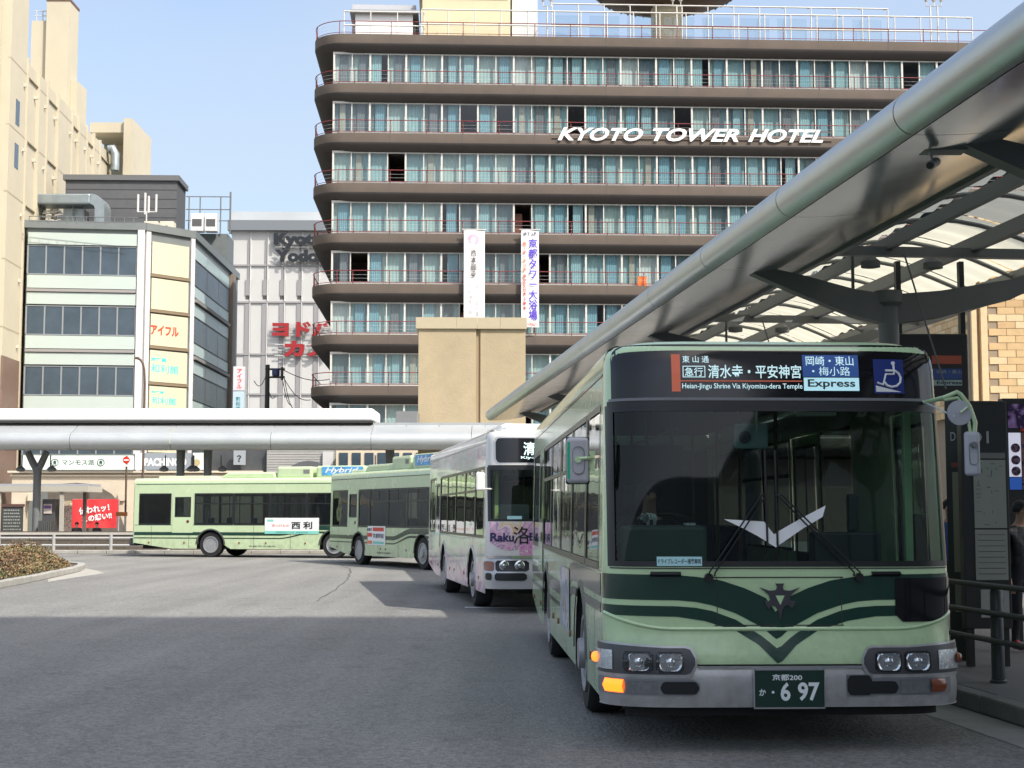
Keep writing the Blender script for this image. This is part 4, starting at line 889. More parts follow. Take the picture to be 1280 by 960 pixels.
for i, (v0, v1) in enumerate(((305, 344.5), (350, 388.5), (394.5, 433.5), (439.5, 478.5), (484, 523), (528, 566))):
    mb = MB(); ch.box(mb, e[0], e[1], zc(v1), zc(v0), .0, .12); p = mb.build('sign_panel', m_cream, gb)
    mb = MB(); ch.box(mb, e[0]-.08, e[1]+.12, zc(v1+4), zc(v1+.6), .0, .17); mb.build('sign_rail', M('bronze rail', (.22, .17, .11), .5), gb)
m_cy = M('cyan ink', (.05, .62, .60), .5); m_rd = M('bright red ink', (.85, .07, .03), .5)
panel_text(ch, 'アイフル', 188.5, 223.5, 407, 420, .125, m_rd, gb, bold=.045, depth=0)
panel_text(ch, '和利館', 188.5, 223, 456, 467, .125, m_cy, gb, bold=.008, depth=0); panel_text(ch, '京雑貨', 188.5, 208, 447, 452.5, .125, m_cy, gb, bold=.03, depth=0)
panel_text(ch, '和利館', 189.5, 220, 496.5, 506, .125, m_cy, gb, bold=.008, depth=0); panel_text(ch, '京雑貨', 189, 205, 488.5, 492, .125, m_cy, gb, bold=.03, depth=0)
# side face: dark glazing and short mint bands
zs = lambda v: SF.z(242, v)
m_sg = M('dark side glass', (.03, .035, .042), .25, spec=.25, var=.2, vs=.4)
for k in range(0, 5):
    o = 72*k
    for (v0, v1, m, nm) in ((308, 323, M('pale side panel', (.42, .52, .50), .3), 'side_band'), (326, 356, m_sg, 'side_window'), (358, 371, MATS['pale side panel'], 'side_band'), (374, 378, MATS['ledge'], 'ledge')):
        if v1+o > 640: continue
        zz0, zz1 = zs(v1+o), zs(v0+o)
        for i in range(3 if nm != 'ledge' else 1):
            n = 3 if nm != 'ledge' else 1; mb = MB(); SF.box(mb, .15+lerp(0, sl_-2.2, i/n)+.03, .15+lerp(0, sl_-2.2, (i+1)/n)-.03, zz0, zz1, .0, .06 if nm != 'ledge' else .22); mb.build(nm, m, gb)
mb = MB(); SF.box(mb, sl_-1.4, sl_-.2, 0, zt-.2, 0, .25); mb.build('side_pilaster', M('brown pilaster', (.25, .21, .17), .7), gb)
# rooftop kit
def on_roof(name, label, cat, u, y): p = at(u, 300, y); return thing(name, label, cat, (p.x, y, zt+.02))
m_duct = M('galvanised duct', (.33, .38, .40), .4, metal=.6, var=.15, vs=1.5)
t = on_roof('rooftop_duct', 'large curved galvanised air duct on the grey office roof', 'duct', 85, 94); F94 = Face((0, 94), 0)
A = lambda u: F94.a(u); Zd = lambda v: F94.z(90, v)
mb = MB(); F94.box(mb, A(41), A(112), Zd(259), Zd(246), 1, -.6); mb.build('duct_run', m_duct, t, bevel=.1)
mb = MB(); pts = [(112 + 18*math.sin(k*math.pi/16), 264.5 - 18.5*math.cos(k*math.pi/16)) for k in range(9)]; inn = [(112 + 6*math.sin(k*math.pi/16), 264.5 - 5.5*math.cos(k*math.pi/16)) for k in range(9)]
mb.prism([(A(u), Zd(v)) for u, v in pts + [(130, 281), (118, 281)] + inn[::-1]], lambda a, z, d: F94.p(a, z, 1-d), 1.6); mb.build('duct_elbow', m_duct, t)
for u in (46, 68, 88, 102): mb = MB(); F94.box(mb, A(u)-.04, A(u)+.04, zt, Zd(258), .5, .4); mb.build('duct_leg', m_gmet, t)
mb = MB(); F94.box(mb, A(74), A(100), zt, Zd(262), .2, -1.0); mb.build('duct_box', m_duct, t)
mb = MB(); mb.tube([F94.p(A(41), Zd(252), .2)] + [F94.p(A(41-9*math.sin(k*math.pi/12)), Zd(263-11*math.cos(k*math.pi/12)), .2) for k in range(7)] + [F94.p(A(31), zt, .2)], .45, 12); mb.build('white_duct', M('white duct', (.62, .64, .64), .4), t, smooth=50)
mb = MB(); rs = random.Random(3)
for i in range(14):
    u = rs.uniform(44, 70); v = rs.uniform(266, 279); mb.tube([F94.p(A(u), Zd(v), .6), F94.p(A(u+rs.uniform(3, 9)), Zd(v+rs.uniform(-3, 3)), .6)], .05, 5)
mb.build('pipework', M('pipe grey', (.4, .4, .38), .5), t)
t = on_roof('roof_railing', 'thin steel guard rail along the grey office roof edge', 'railing', 150, 91.5); F915 = Face((0, 91.2), R(4))
mb = MB()
for v in (271, 277): mb.tube([F915.p(F915.a(30), F915.z(90, v), 0), F915.p(F915.a(168), F915.z(90, v), 0)], .025, 5)
for u in range(30, 170, 12): mb.tube([F915.p(F915.a(u), zt, 0), F915.p(F915.a(u), F915.z(90, 271), 0)], .025, 5)
mb.build('rail', M('rail grey', (.14, .15, .16), .5), t)
t = on_roof('roof_antenna', 'four upright pale antenna rods on a rooftop bracket', 'antenna', 178, 93); F93 = Face((0, 93), 0)
for u, v0, v1 in ((167, 243, 265), (176, 241, 268), (180.5, 245, 266), (190, 243, 265)): mb = MB(); mb.tube([F93.p(F93.a(u), F93.z(u, v1), 0), F93.p(F93.a(u), F93.z(u, v0), 0)], .07, 6); mb.build('antenna_rod', m_pinkw, t)
mb = MB(); mb.tube([F93.p(F93.a(166), F93.z(170, 265), 0), F93.p(F93.a(190), F93.z(170, 265), 0)], .04, 5); mb.tube([F93.p(F93.a(178), zt, 0), F93.p(F93.a(178), F93.z(178, 264), 0)], .05, 5); mb.build('antenna_mast', m_wire, t)
for i, (u0, u1, lab) in enumerate(((177, 194, 'small cream air conditioning unit on the grey office roof, left one'), (197, 214, 'small cream air conditioning unit on the grey office roof, right one'))):
    t = on_roof('air_conditioning_unit', lab, 'air conditioner', u0, 93); t['group'] = 'rooftop air conditioners'
    mb = MB(); F93.box(mb, F93.a(u0), F93.a(u1), zt, F93.z(190, 278), .4, -.4); mb.build('casing', M('ac cream', (.62, .58, .48), .6), t, bevel=.03)
    mb = MB(); mb.lathe([(.14, -.03), (.14, 0)], 'y', F93.p(F93.a((u0+u1)/2), (zt+F93.z(190, 278))/2, .42), 12); mb.build('fan', m_grey, t)
# dark rooftop block behind
DF = Face(at(71, 643, 95.6).xy, R(2)); zt2 = DF.z(140, 219); a1 = DF.a(216)
db = thing('dark_block', 'dark grey windowless rooftop block behind the ducts', 'building', DF.p(0, 0))
m_dgrey = M('dark grey cladding', (.10, .105, .115), .7, var=.12, vs=2)
mb = MB(); DF.box(mb, 0, a1, 0, zt2-.35, 0, -3); mb.build('wall', m_dgrey, db)
mb = MB(); DF.box(mb, -.15, a1+.15, zt2-.35, zt2, .15, -3.2); mb.build('parapet', M('dark coping', (.13, .135, .14), .5), db)
for i in range(1, 9): mb = MB(); DF.box(mb, 0, a1, zt2-.35-i*.62, zt2-.32-i*.62, -.01, .012); mb.build('cladding_joint', m_intd, db)
# block with stair frame and air conditioners
KF = Face(at(228, 643, 108).xy, R(2)); zk = KF.z(250, 292); kb = thing('narrow_block', 'narrow dark block carrying air conditioners between the office and the store', 'building', KF.p(0, 0))
mb = MB(); KF.box(mb, 0, KF.a(281), 0, zk, 0, -3); mb.build('wall', M('slate wall', (.15, .17, .175), .6, var=.15), kb)
mb = MB()
for u in (232, 246, 272, 284): mb.tube([KF.p(KF.a(u), zk, .1), KF.p(KF.a(u), KF.z(u, 246), .1)], .05, 5)
for v in (246, 262, 276): mb.tube([KF.p(KF.a(228), KF.z(228, v), .1), KF.p(KF.a(284), KF.z(228, v), .1)], .04, 5)
mb.tube([KF.p(KF.a(284), zk, 0), KF.p(KF.a(284), KF.z(284, 240), 0)], .07, 5); mb.build('stair_frame', M('rail grey', (.14, .15, .16), .5), kb)
for u0, u1, lab in ((237, 253, 'white air conditioner on the narrow block, left of a pair'), (254.5, 270, 'white air conditioner on the narrow block, right of a pair')):
    t = thing('air_conditioning_unit', lab, 'air conditioner', KF.p(KF.a(u0), zk), 0, 'rooftop air conditioners'); mb = MB(); KF.box(mb, KF.a(u0), KF.a(u1), zk, KF.z(250, 270), 1, .2); mb.build('casing', m_white, t, bevel=.04)
    mb = MB(); KF.box(mb, KF.a(u0+2), KF.a(u1-2), KF.z(250, 286), KF.z(250, 277), .98, 1.02); mb.build('grille', m_dgrey, t)

# ================================================================ cream building on the far left
CA = at(7, 643, 88); CS = Face(CA.xy, math.atan2(1, -.055)); CFr = Face((CA.x-14, CA.y), 0)
cb = thing('department_building', 'tall cream windowless building with stepped parapet at the left edge', 'building', CA)
m_crm = M('cream panel', (.51, .465, .355), .75, var=.05, vs=.6); m_crj = M('cream joint', (.42, .36, .26), .8)
zc0 = CS.z(20, 30)
ln = CS.a(139, 200)
sA = [CS.a(u, 300) for u in (7, 28, 43, 54, 68, 86, 95, 105, 114, 122, 139)]
hb_ = CS.z(80, 127)
for i in range(len(sA)-1):
    hgt = CS.z(18, -45) if i == 0 else hb_
    mb = MB(); CS.box(mb, sA[i], sA[i+1], 0, hgt, 0 if i % 2 == 0 else -.10, -14); mb.build('wall_bay', m_crm, cb)
mb = MB(); CS.box(mb, sA[0]-.05, sA[0]-.8, 0, hb_+12, -.6, -14); mb.build('front_wall', m_crm, cb)
for k in range(0, 9):
    z = hb_ - .9 - 4.05*k; mb = MB(); CS.box(mb, sA[0], sA[-1], z-.04, z+.04, -.2, .012); mb.build('panel_joint', m_crj, cb)
for i, s_ in enumerate(sA[1:-1]):
    mb = MB(); CS.box(mb, s_-.10, s_+.10, 0, hb_+.15, -.1, .10); mb.build('wall_fin', m_crm, cb)
    for k in range(6):
        mb = MB(); CS.box(mb, s_-.70, s_-.52, hb_-1.85-4.05*k, hb_-1.65-4.05*k, -.1, .14); mb.build('vent_hood', M('vent cream', (.56, .52, .43), .6), cb)
for v0, v1 in ((125, 157), (181, 212)): mb = MB(); s_ = CS.a(22, 140); CS.box(mb, s_-.4, s_+.4, CS.z(22, v1), CS.z(22, v0), -.05, .02); mb.build('slot_window', m_oglass, cb)
mb = MB(); CS.box(mb, sA[0]-.03, sA[2], 0, CS.z(10, 447), -.05, .06); mb.build('stone_base', M('brown stone', (.20, .13, .10), .5, var=.15, vs=2), cb)
T95 = Face((0, 104), 0)
mb = MB(); T95.box(mb, T95.a(44.5), T95.a(74), hb_-3, T95.z(60, 1), 0, -2.2); mb.build('stair_tower', m_crm, cb)
mb = MB(); T95.box(mb, T95.a(43.8), T95.a(74.7), T95.z(60, 1), T95.z(60, -2), .05, -2.3); mb.build('tower_cap', M('brown cap', (.16, .09, .07), .7), cb)
mb = MB(); T95.box(mb, T95.a(24), T95.a(44), hb_-3, T95.z(36, 24), -.3, -3); mb.build('roof_block', m_crm, cb)
mb = MB(); T95.box(mb, T95.a(74.2), T95.a(83), hb_-3, T95.z(78, 98), -.6, -3); mb.build('roof_block', m_crm, cb)
mb = MB()
for u in (29, 37, 42): mb.tube([T95.p(T95.a(u), T95.z(36, 24), -.5), T95.p(T95.a(u), T95.z(36, 11), -.5)], .04, 5)
for v in (11, 17): mb.tube([T95.p(T95.a(26), T95.z(36, v), -.5), T95.p(T95.a(42), T95.z(36, v), -.5)], .035, 5)
mb.build('roof_railing', m_wire, cb)
# roof frame at the far end
e0 = CS.p(sA[-1], 0); EF = Face((e0.x-3.2, e0.y-1), 0)
mb = MB(); a0, a1 = EF.a(104), EF.a(148); zt3 = EF.z(130, 153)
EF.box(mb, a0, a1, zt3-.8, zt3, 0, -6); EF.box(mb, a1, EF.a(158), 0, zt3+.25, .3, -6); EF.box(mb, a0, a1, hb_-6, zt3-.8, -4, -5); mb.build('roof_frame', m_crm, cb)
mb = MB(); mb.tube([EF.p(EF.a(140), EF.z(140, 216), .8), EF.p(EF.a(140), EF.z(140, 196), .8), EF.p(EF.a(137), EF.z(140, 189), .8), EF.p(EF.a(132), EF.z(140, 190), .8)], .35, 10); mb.build('vent_pipe', m_duct, cb, smooth=50)

# ================================================================ store in the far distance
YF = Face(at(284, 643, 205).xy, R(1)); yb = thing('department_store', 'distant pale grey store with red and navy lettering between office and hotel', 'building', YF.p(0, 0))
m_yp = M('pale metal panel', (.47, .47, .46), .5, var=.05, vs=.3); m_yd = M('grey rib panel', (.25, .245, .25), .6)
zt = YF.z(340, 262); zw = YF.z(340, 289)
mb = MB(); YF.box(mb, 0, YF.a(470), 0, zw, 0, -30); mb.build('wall', m_yp, yb)
mb = MB(); YF.box(mb, -.5, YF.a(470), zw, YF.z(340, 276.5), .8, -30); mb.build('eaves', M('slate eaves', (.16, .18, .20), .5), yb)
mb = MB(); YF.box(mb, -.5, YF.a(470), YF.z(340, 275.5), zt, -1.5, -30); mb.build('roof_band', M('pale roof band', (.45, .48, .50), .4, var=.1, vs=.1), yb)
for k in range(9):
    u = 300 + 21.7*k
    for (v0, v1, wd, m, o) in ((350, 369.5, 7, m_yd, .12), (379, 640, 7.5, m_yd, .12), (300, 350, 1.8, m_yd, .12), (369.5, 374, 6, M('vent dark', (.06, .06, .055), .7), .05), (290, 640, 1.1, M('white rib', (.55, .55, .54), .5), .2)):
        uu = u + (10.8 if m is MATS.get('white rib') else 8)
        mb = MB(); YF.box(mb, YF.a(uu-wd/2), YF.a(uu+wd/2), YF.z(340, v1), YF.z(340, v0), 0, o); mb.build('facade_rib' if wd < 3 else 'facade_panel', m, yb)
mb = MB()
for v in (332, 378, 443, 493): YF.box(mb, 0, YF.a(470), YF.z(340, v)-.12, YF.z(340, v)+.12, .02, .2)
mb.build('floor_line', m_yd, yb)
m_navy = M('navy sign', (.006, .010, .017), .7); m_sred = M('sign red', (.27, .008, .012), .6)
for t, u0, u1, v0, v1, m in (('Kyoto', 342, 405, 291, 310, m_navy), ('Yodobashi', 343, 445, 312, 327.5, m_navy), ('ヨドバシ', 340, 442, 401, 421, m_sred), ('カメラ', 354, 440, 426, 446, m_sred)):
    panel_text(YF, t, u0, u1, v0, v1, .9, m, yb, bold=.06, depth=0); panel_text(YF, t, u0+.3, u1+.3, v0+.4, v1+.4, .6, M('sign shade', (.10, .10, .11), .6), yb, bold=.06, depth=0, name='lettering_back')  # dark offset copy drawn behind as the letters' shadow
mb = MB()
for v in (309.5, 327, 405, 412, 419, 431, 438, 445): YF.box(mb, YF.a(343), YF.a(450), YF.z(340, v)-.06, YF.z(340, v)+.06, .4, .5)
mb.build('sign_rail', m_yp, yb)

# vertical sign, utility pole, street lamp between the buildings
VF = Face((0, 92), 0)
t = thing('vertical_sign', 'tall narrow vertical shop sign with red katakana above teal characters', 'sign', VF.p(VF.a(299), 0)); 
mb = MB(); VF.box(mb, VF.a(292), VF.a(306.5), 0, VF.z(300, 516), .1, -.1); mb.build('sign_post', m_gmet, t)
mb = MB(); VF.box(mb, VF.a(292), VF.a(306.5), VF.z(300, 488.5), VF.z(300, 458.5), .25, -.25); mb.build('upper_panel', M('lilac panel', (.62, .62, .66), .5), t)
mb = MB(); VF.box(mb, VF.a(292), VF.a(306.5), VF.z(300, 516), VF.z(300, 489.5), .25, -.25); mb.build('lower_panel', M('pale blue panel', (.48, .60, .66), .5), t)
panel_text(VF, 'ア\nイ\nフ\nル', 296, 302.5, 461, 486, .26, m_rd, t, bold=.03, depth=0); panel_text(VF, '和\n利\n館', 294.5, 300, 496, 514, .26, M('teal sign ink', (.03, .25, .32), .5), t, bold=.02, depth=0)
t = thing('utility_pole', 'dark utility pole with crossbars, transformer and slack cables', 'pole', VF.p(VF.a(314), 0)); m_pole = M('pole dark', (.06, .055, .05), .8)
mb = MB(); mb.tube([VF.p(VF.a(314), 0, -6), VF.p(VF.a(314), VF.z(314, 456, -6), -6)], [.22, .14], 10); mb.build('pole_shaft', m_pole, t)
mb = MB()
for v in (461.5, 471.5): mb.tube([VF.p(VF.a(311), VF.z(314, v, -6), -6), VF.p(VF.a(337), VF.z(314, v, -6), -6)], .07, 5)
mb.tube([VF.p(VF.a(333.5), VF.z(334, 459, -6), -6), VF.p(VF.a(333.5), VF.z(334, 475, -6), -6)], .09, 6); mb.build('crossarm', m_pole, t)
mb = MB(); c = VF.p(VF.a(325), VF.z(325, 470, -6), -6); mb.lathe([(.22, 0), (.25, .05), (.25, .45), (.18, .5)], 'z', c, 12); mb.build('transformer', M('transformer navy', (.05, .07, .16), .5), t)
mb = MB()
for i, (ua, va, ub, vb) in enumerate(((334, 474, 347, 507), (336, 470, 350, 512), (334, 462, 413, 470), (336, 473, 372, 500), (312, 470, 296, 476), (314, 480, 325, 495))):
    A_ = VF.p(VF.a(ua), VF.z(ua, va, -6), -6); B_ = VF.p(VF.a(ub), VF.z(ub, vb, -6), -6); mb.tube([A_.lerp(B_, q/8) - Vector((0, 0, .5*math.sin(math.pi*q/8))) for q in range(9)], .025, 4)
mb.build('cable', m_pole, t)
LF = Face((0, 86), 0); t = thing('street_lamp', 'slim brown street lamp with curved arm in front of the cream sign panels', 'street lamp', LF.p(LF.a(180.5), 0))
mb = MB(); mb.tube([LF.p(LF.a(180.5), 0)] + [LF.p(LF.a(u), LF.z(180, v)) for u, v in ((180.5, 480), (179.5, 462), (177.5, 454), (174.5, 449.5), (170, 447.5))], .07, 7); mb.build('lamp_post', M('lamp brown', (.10, .07, .05), .6), t)
mb = MB(); LF.box(mb, LF.a(167.5), LF.a(172.5), LF.z(170, 448.8), LF.z(170, 446.3), .15, -.15); mb.build('lamp_head', M('lamp brown', (.10, .07, .05), .6), t, bevel=.03)
# ================================================================ ground
def asphalt():
    m = bpy.data.materials.new('asphalt'); m.use_nodes = True; n = m.node_tree.nodes; l = m.node_tree.links; b = n['Principled BSDF']
    tc = n.new('ShaderNodeTexCoord'); big = n.new('ShaderNodeTexNoise'); big.inputs['Scale'].default_value = .16; big.inputs['Detail'].default_value = 7; big.inputs['Roughness'].default_value = .6
    fine = n.new('ShaderNodeTexNoise'); fine.inputs['Scale'].default_value = 60; fine.inputs['Detail'].default_value = 3
    vor = n.new('ShaderNodeTexVoronoi'); vor.inputs['Scale'].default_value = 110
    crk = n.new('ShaderNodeTexVoronoi'); crk.feature = 'DISTANCE_TO_EDGE'; crk.inputs['Scale'].default_value = .10
    wob = n.new('ShaderNodeTexNoise'); wob.inputs['Scale'].default_value = .9; wob.inputs['Detail'].default_value = 5
    add = n.new('ShaderNodeVectorMath'); add.operation = 'MULTIPLY_ADD'; add.inputs[1].default_value = (2.2, 2.2, 2.2); l.new(wob.outputs['Color'], add.inputs[0]); l.new(tc.outputs['Object'], add.inputs[2]); l.new(tc.outputs['Object'], wob.inputs[0]); l.new(add.outputs[0], crk.inputs['Vector'])
    for q in (big, fine, vor): l.new(tc.outputs['Object'], q.inputs['Vector'])
    cr = n.new('ShaderNodeValToRGB'); cr.color_ramp.elements[0].position = .32; cr.color_ramp.elements[0].color = (.190, .187, .178, 1); cr.color_ramp.elements[1].position = .68; cr.color_ramp.elements[1].color = (.235, .230, .215, 1); l.new(big.outputs[0], cr.inputs[0])
    mr = n.new('ShaderNodeMapRange'); mr.inputs[1].default_value = .25; mr.inputs[2].default_value = .75; mr.inputs[3].default_value = .72; mr.inputs[4].default_value = 1.25; l.new(fine.outputs[0], mr.inputs[0])
    mx = n.new('ShaderNodeVectorMath'); mx.operation = 'SCALE'; l.new(cr.outputs[0], mx.inputs[0]); l.new(mr.outputs[0], mx.inputs['Scale'])
    ck = n.new('ShaderNodeMapRange'); ck.inputs[1].default_value = .0; ck.inputs[2].default_value = .004; ck.inputs[3].default_value = .86; ck.inputs[4].default_value = 1.0; l.new(crk.outputs['Distance'], ck.inputs[0])
    m2 = n.new('ShaderNodeVectorMath'); m2.operation = 'SCALE'; l.new(mx.outputs[0], m2.inputs[0]); l.new(ck.outputs[0], m2.inputs['Scale']); l.new(m2.outputs[0], b.inputs['Base Color'])
    b.inputs['Roughness'].default_value = .85; b.inputs['Specular IOR Level'].default_value = .3
    sp = n.new('ShaderNodeTexVoronoi'); sp.inputs['Scale'].default_value = 34; l.new(tc.outputs['Object'], sp.inputs['Vector'])
    sr = n.new('ShaderNodeSeparateColor'); l.new(sp.outputs['Color'], sr.inputs[0]); s1 = n.new('ShaderNodeMapRange'); s1.inputs[3].default_value = .76; s1.inputs[4].default_value = 1.24; l.new(sr.outputs[0], s1.inputs[0])
    tr_ = n.new('ShaderNodeTexNoise'); mp = n.new('ShaderNodeMapping'); mp.inputs['Scale'].default_value = (1.1, .05, 1); mp.inputs['Rotation'].default_value = (0, 0, .12); l.new(tc.outputs['Object'], mp.inputs[0]); l.new(mp.outputs[0], tr_.inputs[0]); tr_.inputs['Scale'].default_value = 1.0; tr_.inputs['Detail'].default_value = 4
    t1 = n.new('ShaderNodeMapRange'); t1.inputs[1].default_value = .35; t1.inputs[2].default_value = .65; t1.inputs[3].default_value = .86; t1.inputs[4].default_value = 1.08; l.new(tr_.outputs[0], t1.inputs[0])
    oil = n.new('ShaderNodeTexNoise'); oil.inputs['Scale'].default_value = 1.6; oil.inputs['Detail'].default_value = 5; l.new(tc.outputs['Object'], oil.inputs[0]); o1_ = n.new('ShaderNodeMapRange'); o1_.inputs[1].default_value = .30; o1_.inputs[2].default_value = .42; o1_.inputs[3].default_value = .86; o1_.inputs[4].default_value = 1; l.new(oil.outputs[0], o1_.inputs[0])
    k1 = n.new('ShaderNodeMath'); k1.operation = 'MULTIPLY'; l.new(s1.outputs[0], k1.inputs[0]); l.new(t1.outputs[0], k1.inputs[1]); k2 = n.new('ShaderNodeMath'); k2.operation = 'MULTIPLY'; l.new(k1.outputs[0], k2.inputs[0]); l.new(o1_.outputs[0], k2.inputs[1])
    m3 = n.new('ShaderNodeVectorMath'); m3.operation = 'SCALE'; l.new(m2.outputs[0], m3.inputs[0]); l.new(k2.outputs[0], m3.inputs['Scale']); l.new(m3.outputs[0], b.inputs['Base Color'])
    bp = n.new('ShaderNodeBump'); bp.inputs['Strength'].default_value = .8; bp.inputs['Distance'].default_value = .012; l.new(sp.outputs['Distance'], bp.inputs['Height']); l.new(bp.outputs[0], b.inputs['Normal'])
    return m
mb = MB(); mb.add([(-600, -300, 0), (600, -300, 0), (600, 900, 0), (-600, 900, 0)], [(0, 1, 2, 3)]); struct('ground', mb, asphalt(), world=False)
m_conc = M('kerb concrete', (.34, .33, .30), .85, var=.22, vs=2.2, bump=.3, bs=30); m_gut = M('gutter concrete', (.30, .30, .29), .9, var=.2, vs=1.5, bump=.2, bs=30)
m_pave = M('platform paving', (.13, .13, .128), .85, var=.15, vs=2.0, bump=.3, bs=40)
m_linew = M('road paint', (.62, .62, .60), .7, var=.25, vs=6)
# platform on the right, its axis follows the kerb
KO = Vector((3.96, 11.15, 0)); KD = Vector((-.108, 1, 0)).normalized(); KN = Vector((KD.y, -KD.x, 0))
def kp(t, s, z=0.0): return KO + KD*t + KN*s + Vector((0, 0, z))
def kbox(mb, t0, t1, s0, s1, z0, z1): mb.add([kp(t, s, z) for z in (z0, z1) for s in (s0, s1) for t in (t0, t1)], [(0, 2, 3, 1), (4, 5, 7, 6), (2, 6, 7, 3), (0, 1, 5, 4), (1, 3, 7, 5), (0, 4, 6, 2)])
mb = MB(); kbox(mb, -16, 40, .18, 7.5, -.05, .148); plat = struct('pavement', mb, m_pave)
KL = 1.2
mb = MB(); mb.box(0, .175, 0, KL-.012, 0, .15); kerb0 = mb.build('kerb_stone', M('platform kerb', (.17, .17, .165), .85, var=.3, vs=2, bump=.3, bs=30), plat, world=False, bevel=.018)
ang = math.atan2(-KD.x, KD.y)
for i in range(46):
    o = kerb0 if i == 0 else share(kerb0, (0, 0, 0), plat); o.location = kp(-15.6 + i*KL, 0); o.rotation_euler = (random.uniform(-.004, .004), 0, ang)
mb = MB(); mb.add([kp(-16, -.45, .004), kp(40, -.45, .004), kp(40, -.002, .004), kp(-16, -.002, .004)], [(0, 1, 2, 3)]); struct('gutter', mb, m_gut)
mb = MB(); A_, B_ = gnd(581, 759.5), gnd(690, 761); mb.add([(A_.x, A_.y-.10, .005), (B_.x, B_.y-.10, .005), (B_.x, B_.y+.14, .005), (A_.x, A_.y+.14, .005)], [(0, 1, 2, 3)]); struct('stop_line', mb, m_linew)

def tar(pts, w_, name):
    pts = [gnd(u, v) for u, v in pts]; mb = MB(); q = []
    for a, b in zip(pts, pts[1:]): q += [a.lerp(b, k/6) for k in range(6)]
    q.append(pts[-1]); rr_ = random.Random(len(pts)); q = [p + Vector((rr_.uniform(-.04, .04), rr_.uniform(-.04, .04), 0)) for p in q]
    L_, R_ = [], []
    for i, p in enumerate(q):
        d = (q[min(i+1, len(q)-1)] - q[max(i-1, 0)]).normalized(); nn = Vector((-d.y, d.x, 0))*w_*rr_.uniform(.4, 1.2); L_.append(p+nn+Vector((0, 0, .003))); R_.append(p-nn+Vector((0, 0, .003)))
    n_ = len(q); mb.add(L_+R_, [(i, i+1, n_+i+1, n_+i) for i in range(n_-1)]); struct(name, mb, M('tar seam', (.085, .083, .08), .7, var=.2, vs=5))
tar([(395, 752), (418, 738), (436, 722), (438, 712), (425, 706), (400, 703)], .022, 'road_seam')
# island with hedge on the left
near = [(-300, 775), (-120, 754), (0, 735.5), (30, 730), (60, 723.5), (85, 718), (100, 714.5), (106, 711.5)]
npts = [gnd(u, v) for u, v in near]; tip = gnd(106, 709.5); back = [tip + Vector((-.8, 1.2, 0)), tip + Vector((-2.2, 2.0, 0)), tip + Vector((-5, 2.6, 0)), tip + Vector((-12, 2.6, 0)), Vector((-24, 30, 0))]
ring = npts + [tip] + back
def shrink(r, d):
    out = []; n = len(r)
    for i in range(n):
        a, b, c = r[i-1], r[i], r[(i+1) % n]; t = (c-a); t.z = 0; t.normalize(); out.append(b + Vector((-t.y, t.x, 0))*d)
    return out
dens = []
for i in range(len(ring)):
    a, b = ring[i], ring[(i+1) % len(ring)]; m = max(1, int((b-a).length/.9)); dens += [a.lerp(b, k/m) for k in range(m)]
inn = shrink(dens, .22)
isl = MB(); isl.add([(p.x, p.y, .10) for p in inn], [tuple(range(len(inn)))]); island = struct('planting_bed', isl, M('bed soil', (.09, .065, .045), .95, var=.3, vs=4))
for i in range(len(dens)):
    a, b = dens[i], dens[(i+1) % len(dens)]; c, d = inn[(i+1) % len(dens)], inn[i]
    if a.x < -19 and b.x < -19: continue
    a2, b2, c2_, d2 = a.lerp(b, .012), b.lerp(a, .012), c.lerp(d, .012), d.lerp(c, .012); h = .15 + random.uniform(-.008, .008)
    mb = MB(); mb.add([(p.x, p.y, z) for z in (0, h) for p in (a2, b2, c2_, d2)], [(0, 1, 2, 3), (7, 6, 5, 4), (0, 4, 5, 1), (1, 5, 6, 2), (2, 6, 7, 3), (3, 7, 4, 0)]); mb.build('kerb_stone', m_conc, island, bevel=.015)
out = shrink(dens, -.55); mb = MB(); n = len(dens)
g1 = [gnd(60, 727.5), gnd(100, 721), gnd(131, 716.5), gnd(122, 713.5), gnd(106, 710.5)]; mb.add([(p.x, p.y, .004) for p in g1] + [(p.x, p.y, .004) for p in (gnd(100, 714.8), gnd(85, 718.3), gnd(60, 724))], [(0, 1, 2, 3, 4, 5, 6, 7)]); struct('apron', mb, M('apron concrete', (.36, .34, .30), .9, var=.2))
# hedge: many leaf faces over a lumpy mound
def leafmat(name, cols):
    m = bpy.data.materials.new(name); m.use_nodes = True; n = m.node_tree.nodes; l = m.node_tree.links; b = n['Principled BSDF']; b.inputs['Roughness'].default_value = .7
    g = n.new('ShaderNodeNewGeometry'); tc = n.new('ShaderNodeTexCoord'); nz = n.new('ShaderNodeTexNoise'); nz.inputs['Scale'].default_value = .9; nz.inputs['Detail'].default_value = 3; l.new(tc.outputs['Object'], nz.inputs[0])
    ad = n.new('ShaderNodeMath'); ad.operation = 'MULTIPLY_ADD'; ad.inputs[1].default_value = .45; l.new(g.outputs['Random Per Island'], ad.inputs[0]); 
    sb = n.new('ShaderNodeMath'); sb.operation = 'MULTIPLY_ADD'; sb.inputs[1].default_value = 1.5; sb.inputs[2].default_value = -.48; l.new(nz.outputs[0], sb.inputs[0]); l.new(sb.outputs[0], ad.inputs[2])
    cr = n.new('ShaderNodeValToRGB'); e = cr.color_ramp.elements
    while len(e) > 1: e.remove(e[-1])
    e[0].position = cols[0][0]; e[0].color = (*cols[0][1], 1)
    for p, c in cols[1:]: q = e.new(p); q.color = (*c, 1)
    l.new(ad.outputs[0], cr.inputs[0]); l.new(cr.outputs[0], b.inputs['Base Color']); return m
hr = random.Random(5); hin = shrink(dens, .42); cen = sum(hin, Vector())/len(hin)
